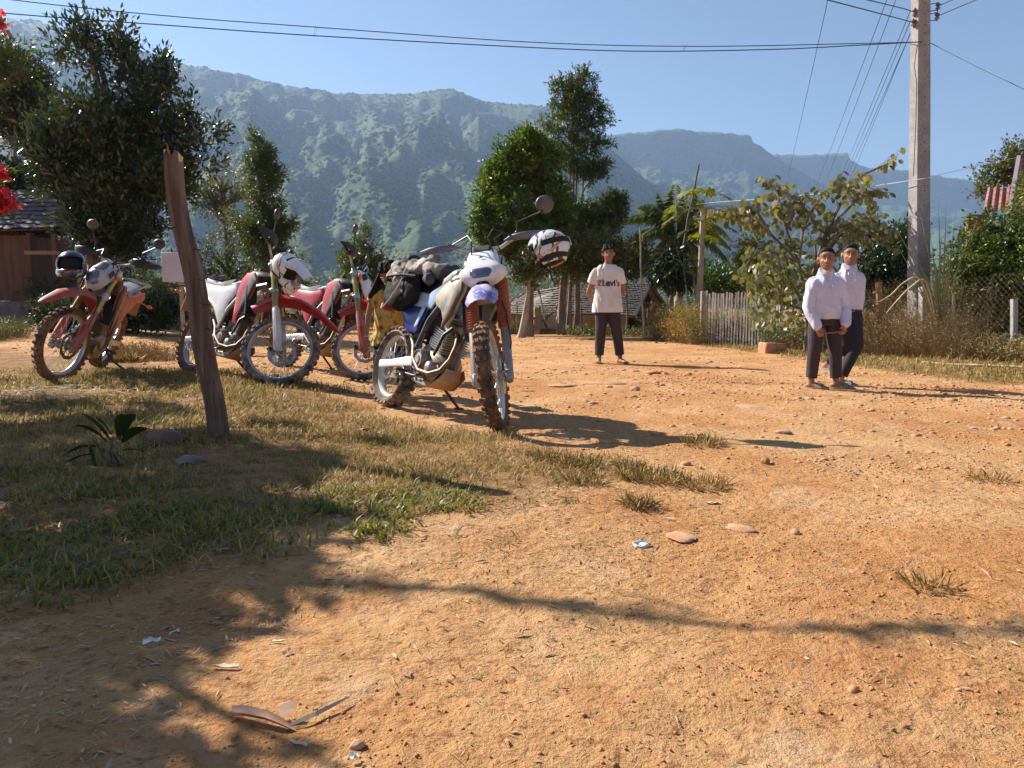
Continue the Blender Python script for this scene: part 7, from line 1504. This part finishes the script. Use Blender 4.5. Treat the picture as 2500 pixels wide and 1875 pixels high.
for k in range(22):
    a = -1.3 + k * .12; x = .075 * math.sin(a); s0 = Vector((.06 + x, -.10 + .05 * math.cos(a), 1.09 - .03 * abs(a))); m.cap(s0, s0 + Vector((-.05 - .004 * k, .0, -.10)), .022, .018, 6); m.cap(s0 + Vector((-.05 - .004 * k, .0, -.10)), s0 + Vector((-.10 - .006 * k, -.02, -.20 - .02 * math.sin(k * 2.1))), .016, .005, 6)
remesh(m, 'long_hair', HAIR, girl, .008, 1)
m = MB(); m.lathe([(.022, -.004), (.025, 0), (.022, .004), (.020, 0)], (-.137, -.09, .52), (.1, .1, 1), 12, closed=True); m.build('bangle', EYEW, girl)
# ---- child in a red top far off by the house
cr_ = at(1592, 824, 22.5); cr_.z = float(H0(cr_.x, cr_.y)) - .05
person('person', 'small distant child in a red top standing in the weeds before the dark gable', cr_,
    dict(head=(.0, -.02, .95), neck=(0, 0, .82), arm_l=[(-.11, 0, .76), (-.15, 0, .60), (-.13, -.03, .45)], arm_r=[(.11, 0, .76), (.15, 0, .60), (.13, -.03, .45)], leg_l=[(-.06, 0, .48), (-.06, 0, .27), (-.06, 0, .06)], leg_r=[(.06, 0, .48), (.06, 0, .27), (.06, 0, .06)]),
    dict(hs=.9, sc=.7, vox=.014, sleeve=.45, sr=.055, torso=[(V3(0, 0, .46), .12, .09), (V3(0, 0, .60), .11, .08), (V3(0, 0, .74), .12, .08), (V3(0, 0, .82), .06, .05)], hips=[(V3(0, 0, .44), .10, .08), (V3(0, 0, .52), .10, .08)], top_m=mat('dark_red_cloth', (.22, .02, .04), .8), top_l='dark red top', tr_m=TRN, tr_l='dark shorts'))
# ================================================================== helmets, luggage, litter
def hel_mat(name, base, cols, sc):
    m = bpy.data.materials.new(name); m.use_nodes = True; nt = m.node_tree; L = nt.links.new; b = nt.nodes['Principled BSDF']; b.inputs['Roughness'].default_value = .25; b.inputs['Coat Weight'].default_value = .5
    tc = _n(nt, 'ShaderNodeTexCoord'); cur = None
    for k, (c, s, lo, seed, dist) in enumerate(cols):
        mp = _n(nt, 'ShaderNodeMapping'); mp.inputs['Location'].default_value = (seed, seed * .7, seed * 1.3); mp.inputs['Rotation'].default_value = (.6 * k, .4 + .5 * k, .3); mp.inputs['Scale'].default_value = (1, .35 + .1 * k, 1.2); L(tc.outputs['Object'], mp.inputs[0])
        w = _n(nt, 'ShaderNodeTexWave'); w.inputs['Scale'].default_value = s * sc; w.inputs['Distortion'].default_value = dist; w.inputs['Detail'].default_value = 2.2; w.inputs['Detail Scale'].default_value = 1.6; L(mp.outputs[0], w.inputs[0])
        g = _n(nt, 'ShaderNodeMath', operation='GREATER_THAN'); L(w.outputs['Fac'], g.inputs[0]); g.inputs[1].default_value = lo
        mx = _n(nt, 'ShaderNodeMix', data_type='RGBA'); L(g.outputs[0], mx.inputs[0])
        if cur is None: mx.inputs[6].default_value = (*base, 1)
        else: L(cur, mx.inputs[6])
        mx.inputs[7].default_value = (*c, 1); cur = mx.outputs[2]
    L(cur, b.inputs['Base Color']); return m
def helmet(label, pos, rot, s, shell_m, peak=None, chin=True, liner=None, goggles=False):
    """front of the helmet is +x, up is +z before rot"""
    o = empty('helmet', pos, rot); props(o, label, 'helmet', 'motocross helmets hung on the handlebars'); S_ = Matrix.Scale(s, 4)
    def pt(t, a, k=1.0):      # polar t from top, azimuth a from front
        x = .150 * math.sin(t) * math.cos(a); y = .125 * math.sin(t) * math.sin(a); z = .132 * math.cos(t); 
        if x > 0: x *= .96
        if z < 0 and x < 0: x *= 1 - .10 * abs(z) / .13
        return Vector((x, y, z)) * k * s
    def mask(t, a):
        z = math.cos(t); f = math.cos(a) * math.sin(t)
        if t > 2.45: return False
        if f > .50 and -.42 < z < .46: return False
        if f > .35 and z <= -.42 and not chin: return False
        return True
    n, m_ = 48, 30; V_ = []; F_ = []; idx = {}
    for i in range(m_ + 1):
        for j in range(n): V_.append(pt(math.pi * i / m_ * .80 + .001, 2 * math.pi * j / n))
    for i in range(m_):
        for j in range(n):
            t = math.pi * (i + .5) / m_ * .80; a = 2 * math.pi * (j + .5) / n
            if mask(t, a if a < math.pi else a - 2 * math.pi): F_.append((i * n + j, i * n + (j + 1) % n, (i + 1) * n + (j + 1) % n, (i + 1) * n + j))
    me = bpy.data.meshes.new('shell'); me.from_pydata(V_, [], F_); me.validate(); fixn(me); sh = bpy.data.objects.new('shell', me); me.materials.append(shell_m); link(sh, o); autosmooth(me, R(40))
    md = sh.modifiers.new('solid', 'SOLIDIFY'); md.thickness = .012 * s; md.offset = -1
    # padding inside
    q = MB(S_); q.lathe([(.118, .0), (.112, .02), (.098, .03), (.098, -.02)], (-.008, 0, -.068), (0, 0, 1), 26, closed=True); q.build('padding', liner or mat('helmet_padding', (.03, .03, .032), .9), o)
    q = MB(S_); q.ell((-.01, 0, .0), (.125, .10, .108)); q.build('liner', mat('helmet_liner', (.015, .015, .016), .95), o)
    if chin:
        q = MB(S_); P = [Vector((.055, -.108, -.070)), Vector((.115, -.085, -.088)), Vector((.170, -.045, -.094)), Vector((.190, 0, -.096)), Vector((.170, .045, -.094)), Vector((.115, .085, -.088)), Vector((.055, .108, -.070))]; rings = []
        for k, p in enumerate(P):
            d = (P[min(k + 1, 6)] - P[max(k - 1, 0)]).normalized(); nn = d.cross(Vector((0, 0, 1))).normalized(); hh = .036 - .005 * abs(k - 3) / 3; rings.append([p + Vector((0, 0, math.sin(a) * hh)) + nn * math.cos(a) * .012 for a in (2 * math.pi * j / 12 for j in range(12))])
        q.loft(rings); q.build('chin_bar', shell_m, o)
        for k in (-1, 1): q = MB(S_); q.box((.172, k * .035, -.088), (.03, .03, .022), Matrix.Rotation(-k * .55, 3, 'Z'), b=.004); q.build('vent', BLACKP, o)
    if peak:
        q = MB(S_); rings = []
        for k in range(9):
            t = k / 8; w = .095 - .030 * t; x = .035 + .215 * t; z = .118 + .030 * t - .055 * t * t; ring = []
            for j in range(9): y = -1 + j / 4; ring.append(Vector((x, y * w, z - .035 * abs(y) ** 2.4)))
            rings.append(ring + [v - Vector((0, 0, .004)) for v in ring[::-1]])
        q.loft(rings); pk = q.build('peak', peak, o)
        for k in (-1, 1): q = MB(S_); q.plate([(.01, .10), (.07, .118), (.13, .10), (.06, .055), (.0, .03), (-.02, .06)], k * .098, k, .006, .006); q.build('peak_arm', peak, pk)
    q = MB(S_); q.tube([(-.0, .085, -.10), (.02, .07, -.15), (.03, .02, -.20), (.02, -.01, -.235)], .006, 6); q.build('chin_strap', CABLE, o)
    return o
def bar_end(b, s, dx=0, dy=0, dz=0): root, M, ST, F, bz = b; return M @ (ST @ (bz + Vector((-.07 + dx, s * (.40 + dy), .085 + dz))))
GRAF = hel_mat('white_graphic_helmet', (.72, .70, .72), [((.02, .018, .02), 5.6, .66, .3, 10), ((.42, .38, .08), 2.6, .95, 1.7, 6), ((.70, .25, .08), 2.4, .93, 4.1, 6), ((.70, .69, .71), 7, .78, 2.2, 8)], 1.0)
h4 = at(1338, 611, 5.12); helmet('white helmet with black, yellow and orange graphics hanging from the blue motorcycle left grip', h4, (R(8), R(20), R(168)), 1.0, GRAF, chin=False)
hm = bpy.data.objects.get('helmet')
def strap4():
    q = MB(); o = [x for x in scene.objects if x.name.startswith('helmet') and x['label'].startswith('white helmet with black')][0]
    rings = []
    for k in range(25):
        a = R(-95 + k * 190 / 24) + math.pi; b_ = .155; c = Vector((.152 * math.cos(a), .128 * math.sin(a), .012 + .01 * math.sin(a))) * 1.02; rings.append([c + Vector((0, 0, .017)), c * .975 + Vector((0, 0, .017)), c * .975 - Vector((0, 0, .017)), c - Vector((0, 0, .017))])
    q.loft(rings); q.build('goggle_strap', mat('black_strap', (.015, .015, .016), .8), o); q = MB(); q.box((-.150, -.02, .012), (.014, .045, .055), b=.004); q.build('strap_buckle', mat('grey_buckle', (.40, .38, .42), .5), o)
strap4()
WG = hel_mat('white_helmet', (.80, .80, .82), [((.06, .04, .04), 3.0, .93, 3.3, 10), ((.65, .30, .12), 1.6, .95, 2.0, 6)], 1.0)
helmet('white peaked motocross helmet hung on the second motorcycle, seen from the side', at(700, 654, 7.0), (R(10), R(38), R(-18)), 1.0, WG, peak=WHITE)
DG = hel_mat('black_orange_helmet', (.022, .02, .022), [((.40, .38, .38), 4.0, .90, 1.3, 8), ((.50, .12, .05), 2.2, .93, 5.3, 6)], 1.0)
helmet('black helmet with orange and white marks hanging on the muddy motorcycle, face opening outwards', at(176, 648, 7.15), (R(0), R(-6), R(-72)), 1.03, DG, chin=True)
# ---- saddle bags and jacket on the blue motorcycle
def crumple(mb, name, m, parent, vox, amp, fr, seed, it=1, cut=None):
    o = remesh(mb, name, m, parent, vox, it, cut); n = len(o.data.vertices); co = np.empty(n * 3, np.float32); o.data.vertices.foreach_get('co', co); no = np.array([v.normal[:] for v in o.data.vertices]); co = co.reshape(-1, 3)
    f = (1 - np.abs(2 * fbm(co[:, 0] * fr + co[:, 1] * fr * .7 + seed, co[:, 2] * fr + co[:, 1] * fr * .6, seed, 3) - 1)) - .6; co += no * (f * amp)[:, None]; o.data.vertices.foreach_set('co', co.ravel()); o.data.update(); return o
B4 = bike4[1]
def bag():
    inv = B4; o = empty('saddle_bag'); o.matrix_world = B4; props(o, 'black fabric saddle bag with pale piping strapped over the tail of the blue motorcycle', 'bag')
    BM = mat('black_bag_fabric', (.014, .012, .013), .7, c2=(.06, .042, .034), scale=5, lo=.52, hi=.75, bump=.004, bscale=30, spec=.15)
    mb = MB()
    for s in (-1, 1): mb.sweep([(.06, .90), (.11, .88), (.26, .86), (.42, .89), (.48, .92)], [.02, .065, .08, .06, .02], [.08, .13, .145, .12, .06], 3.2, 16, y=s * .195)
    mb.sweep([(-.06, 1.0), (.10, 1.0), (.26, .99), (.42, .97)], [.16, .22, .22, .18], [.03, .05, .05, .04], 3)
    b = crumple(mb, 'bag_body', BM, o, .011, .018, 9, 4)
    for s in (-1, 1):
        for (xa, m_) in ((0, mat('pale_piping', (.5, .46, .42), .7)),):
            q = MB(); q.tube([(.06, s * .24, .76), (.17, s * .292, .71), (.30, s * .298, .78), (.38, s * .28, .90), (.36, s * .25, 1.02)], .006, 6); q.build('piping', m_, o)
        q = MB(); q.tube([(.04, s * .24, .93), (.2, s * .30, .95), (.38, s * .28, .96), (.47, s * .22, .96)], .012, 4); q.build('strap', mat('bag_strap', (.05, .042, .04), .7), o)
    return o
bag()
def jacket():
    o = empty('riding_jacket'); o.matrix_world = B4 @ Matrix.Translation((.07, 0, .0)); props(o, 'crumpled beige and black riding jacket with printed lettering heaped on top of the saddle bag', 'jacket')
    JB_ = mat('beige_jacket_fabric', (.40, .34, .27), .8, c2=(.28, .23, .18), scale=7, c3=(.05, .045, .04), s3=4.5, bump=.006, bscale=22); JD = mat('dark_jacket_fabric', (.022, .022, .028), .8, c2=(.12, .11, .12), scale=6, bump=.006, bscale=20)
    mb = MB()
    for (c, r) in (((.02, -.10, 1.05), (.17, .12, .07)), ((.20, -.06, 1.06), (.15, .12, .075)), ((.36, -.03, 1.04), (.12, .11, .07)), ((-.12, -.02, 1.06), (.12, .12, .06)), ((.10, .08, 1.07), (.2, .1, .06)), ((.06, -.20, .97), (.12, .05, .07)), ((-.10, .02, 1.13), (.07, .06, .05)), ((.27, -.04, 1.13), (.07, .05, .06))): mb.ell(c, r, n=14, m=10)
    mb.cap((.02, -.17, 1.04), (.22, -.245, .93), .055, .045); mb.cap((.22, -.245, .93), (.30, -.24, .84), .045, .03)
    crumple(mb, 'body', JB_, o, .009, .045, 9, 9); mb = MB(); mb.ell((.42, .04, 1.02), (.13, .12, .09), n=14, m=10); mb.ell((.30, .10, 1.07), (.12, .1, .07)); mb.cap((.34, -.08, 1.02), (.46, -.14, .96), .06, .04); crumple(mb, 'lining', JD, o, .009, .04, 10, 12)
    mb = MB(); mb.ell((-.13, -.02, 1.16), (.08, .075, .055)); mb.ell((-.20, -.04, 1.13), (.05, .05, .03)); crumple(mb, 'rolled_sleeve', mat('brown_black_cloth', (.08, .045, .035), .8, c2=(.02, .02, .02), scale=5), o, .008, .02, 12, 3)
    t = text_mesh('SCOYCO', .042, mat('dark_lettering', (.03, .03, .03), .8), 0, 0, o, .001)
    for v in t.data.vertices:
        x = v.co.x; z = v.co.z; v.co = Vector((-.05 + x * .95, -.226 - x * .28 - z * .2, 1.045 - x * .42 + z * .9))
jacket()
# net of straps on the second seat
def bungee():
    o = empty('cargo_net'); o.matrix_world = bike2[1]; props(o, 'tangle of black cargo straps lying on the tail of the second motorcycle', 'strap'); q = MB()
    for k in range(16): a = random.uniform(-.18, .2); q.tube([(a, random.uniform(-.12, .12), .97), (a + random.uniform(-.1, .1), random.uniform(-.1, .1), 1.0 + random.uniform(0, .045)), (a + random.uniform(-.15, .15), random.uniform(-.14, .14), .96)], random.uniform(.006, .012), 5)
    q.build('strap_tangle', mat('dusty_strap', (.03, .026, .024), .8, c2=(.3, .22, .18), scale=14), o)
bungee()
# ---- litter
PAPER = mat('white_scrap', (.70, .68, .64), .7, c2=(.55, .52, .45), scale=30); PINKP = mat('pink_wrapper', (.55, .10, .14), .5, c2=(.65, .5, .5), scale=30)
def scrap(px, py, w, h, m, label, cat='litter', th=.006, rz=0.0, name='litter_scrap'):
    p = gp(px, py); mb = MB(); n = 5; V_ = []; rr = random.Random(int(px))
    for i in range(n + 1):
        for j in range(4): V_.append(((i / n - .5) * w, (j / 3 - .5) * h * (1 - .5 * abs(i / n - .5)), rr.uniform(.3, 1) * th * 1.3 + .25 * th * abs(j - 1.5)))
    F_ = [(i * 4 + j, (i + 1) * 4 + j, (i + 1) * 4 + j + 1, i * 4 + j + 1) for i in range(n) for j in range(3)]; mb.add(V_ + [(x, y, z - .0015) for x, y, z in V_], F_ + [tuple(24 + q for q in f[::-1]) for f in F_]); o = mb.build(name, m, None, smooth=60); o.location = (p.x, p.y, hz(p.x, p.y) + .002); o.rotation_euler = (0, 0, rz); return props(o, label, cat)
def can():
    p = gp(1566, 1326); o = empty('crushed_cup', (p.x, p.y, hz(p.x, p.y) + .013), (R(8), 0, R(12))); props(o, 'crushed white printed paper cup lying on the bare soil at centre right', 'litter'); q = MB()
    q.lathe([(.001, -.001), (.029, 0), (.031, .004), (.030, .012), (.026, .013), (.024, .006), (.001, .005)], (0, 0, -.010), (0, 0, 1), 22)
    for i, v in enumerate(q.V): q.V[i] = (v[0] * (1 + .12 * math.sin(i * 1.1)), v[1] * .75, v[2] + .003 * math.sin(v[0] * 130))
    q.build('cup', mat('white_printed_card', (.74, .75, .72), .5, c2=(.10, .22, .18), scale=55, lo=.55, hi=.6), o)
can()
scrap(1633, 1267, .034, .010, PAPER, 'narrow white paper scrap above the crushed cup')
scrap(1740, 1222, .055, .018, mat('pale_wood_chip', (.62, .42, .26), .8), 'pale flat wood chip right of the largest dry tuft', 'chip')
scrap(885, 1062, .10, .05, PINKP, 'crumpled pink wrapper in the sunlit dry lawn', th=.022, rz=.3)
scrap(885, 1076, .14, .016, mat('pale_stick', (.60, .42, .30), .8), 'pale bent stick in front of the pink wrapper', 'stick', .006, .22)
scrap(702, 1216, .03, .02, PINKP, 'small orange-pink scrap in the shaded lawn', th=.012)
scrap(935, 1022, .07, .008, PAPER, 'thin pale sliver on the dry lawn below the blue motorcycle rear wheel', th=.004, rz=-.5)
scrap(426, 1520, .026, .012, PAPER, 'small white rag scrap, upper one of two in the shaded soil', th=.010, rz=.8)
scrap(370, 1556, .038, .022, PAPER, 'larger crumpled white rag scrap, lower one of two in the shaded soil', th=.012, rz=.3)
scrap(865, 1858, .018, .014, PAPER, 'white paper scrap at the lower edge of the picture', th=.010, rz=1.0)
scrap(72, 832, .26, .05, PAPER, 'white plastic sheet on the ground left of the muddy motorcycle', th=.03, rz=.1)
scrap(2085, 880, .10, .05, PAPER, 'white rubbish in the verge grass right behind the taller boy', th=.02)
scrap(2150, 884, .07, .05, PAPER, 'left of two small white scraps in the verge below the fence', th=.02)
scrap(2165, 890, .05, .04, mat('bluish_scrap', (.5, .6, .75), .6), 'right pale blue scrap in the verge below the fence', th=.02)
scrap(700, 1588, .03, .007, mat('dry_sliver', (.62, .50, .38), .8), 'short pale upright splinter in the bare soil', 'chip', .008, 1.3)
scrap(728, 1812, .04, .008, mat('dry_sliver', (.62, .50, .38), .8), 'pale splinter lying below the dry palm sheath', 'chip', .004, -.4)
scrap(680, 1552, .03, .009, mat('dry_sliver', (.62, .50, .38), .8), 'small pale chip right of the white rag scraps', 'chip', .004, .1)
scrap(550, 1618, .06, .012, mat('dry_sliver', (.62, .50, .38), .8), 'pale straw curl at the edge of the leaf shadow', 'chip', .006, .0)
scrap(540, 1355, .05, .02, mat('brown_dead_leaf', (.30, .17, .10), .8), 'brown dead leaf at the lower edge of the shaded lawn', 'leaf', .01, .2)
def sheath():
    p = gp(690, 1770); o = empty('dry_palm_sheath', (p.x, p.y, hz(p.x, p.y) + .004)); props(o, 'curled reddish dry bark strip with a pale split stick beside it on the bare soil', 'dead leaf'); B_ = mat('dry_bark_strip', (.36, .17, .11), .8, c2=(.55, .36, .26), scale=18, stretch=(.4, 1, 1), c3=(.16, .07, .05), s3=12); W2 = mat('pale_split_wood', (.60, .40, .26), .8, c2=(.45, .27, .17), scale=14)
    L_ = [gp(562, 1738), gp(600, 1748), gp(650, 1758), gp(690, 1768), gp(722, 1776)]; q = MB(); rings = []
    for k, a in enumerate(L_):
        c = Vector((a.x - p.x, a.y - p.y, .004 + .006 * math.sin(k))); w = (.012, .014, .012, .009, .002)[k]; ring = [c + Vector((.1 * w * math.sin(t), w * math.cos(t), w * .55 * (1 - math.sin(t)) if False else w * .75 * (math.cos(t) ** 2))) for t in (math.pi * j / 8 for j in range(9))]; rings.append(ring + [v - Vector((0, 0, .002)) for v in ring[::-1]])
    q.loft(rings); q.build('bark_strip', B_, o); L_ = [gp(708, 1768), gp(770, 1745), (gp(820, 1722)), gp(852, 1706)]; q = MB(); rings = []
    for k, a in enumerate(L_): c = Vector((a.x - p.x, a.y - p.y, .004 + .002 * k)); w = (.004, .006, .005, .002)[k]; rings.append([c + Vector((-.3 * w, w, 0)), c + Vector((0, w * .4, w * .9)), c + Vector((.3 * w, -w, 0)), c + Vector((0, 0, -w * .3))])
    q.loft(rings); q.build('split_stick', W2, o, smooth=0); q = MB(); a = gp(698, 1742); c = Vector((a.x - p.x, a.y - p.y, .012)); q.add([c + Vector(v) for v in ((-.016, 0, .0), (-.008, .014, .008), (.012, .016, .012), (.018, .002, .004), (.004, -.016, -.006), (0, 0, .001))], [(5, 0, 1), (5, 1, 2), (5, 2, 3), (5, 3, 4), (5, 4, 0)]); q.build('leaf_piece', W2, o, smooth=0)
sheath()
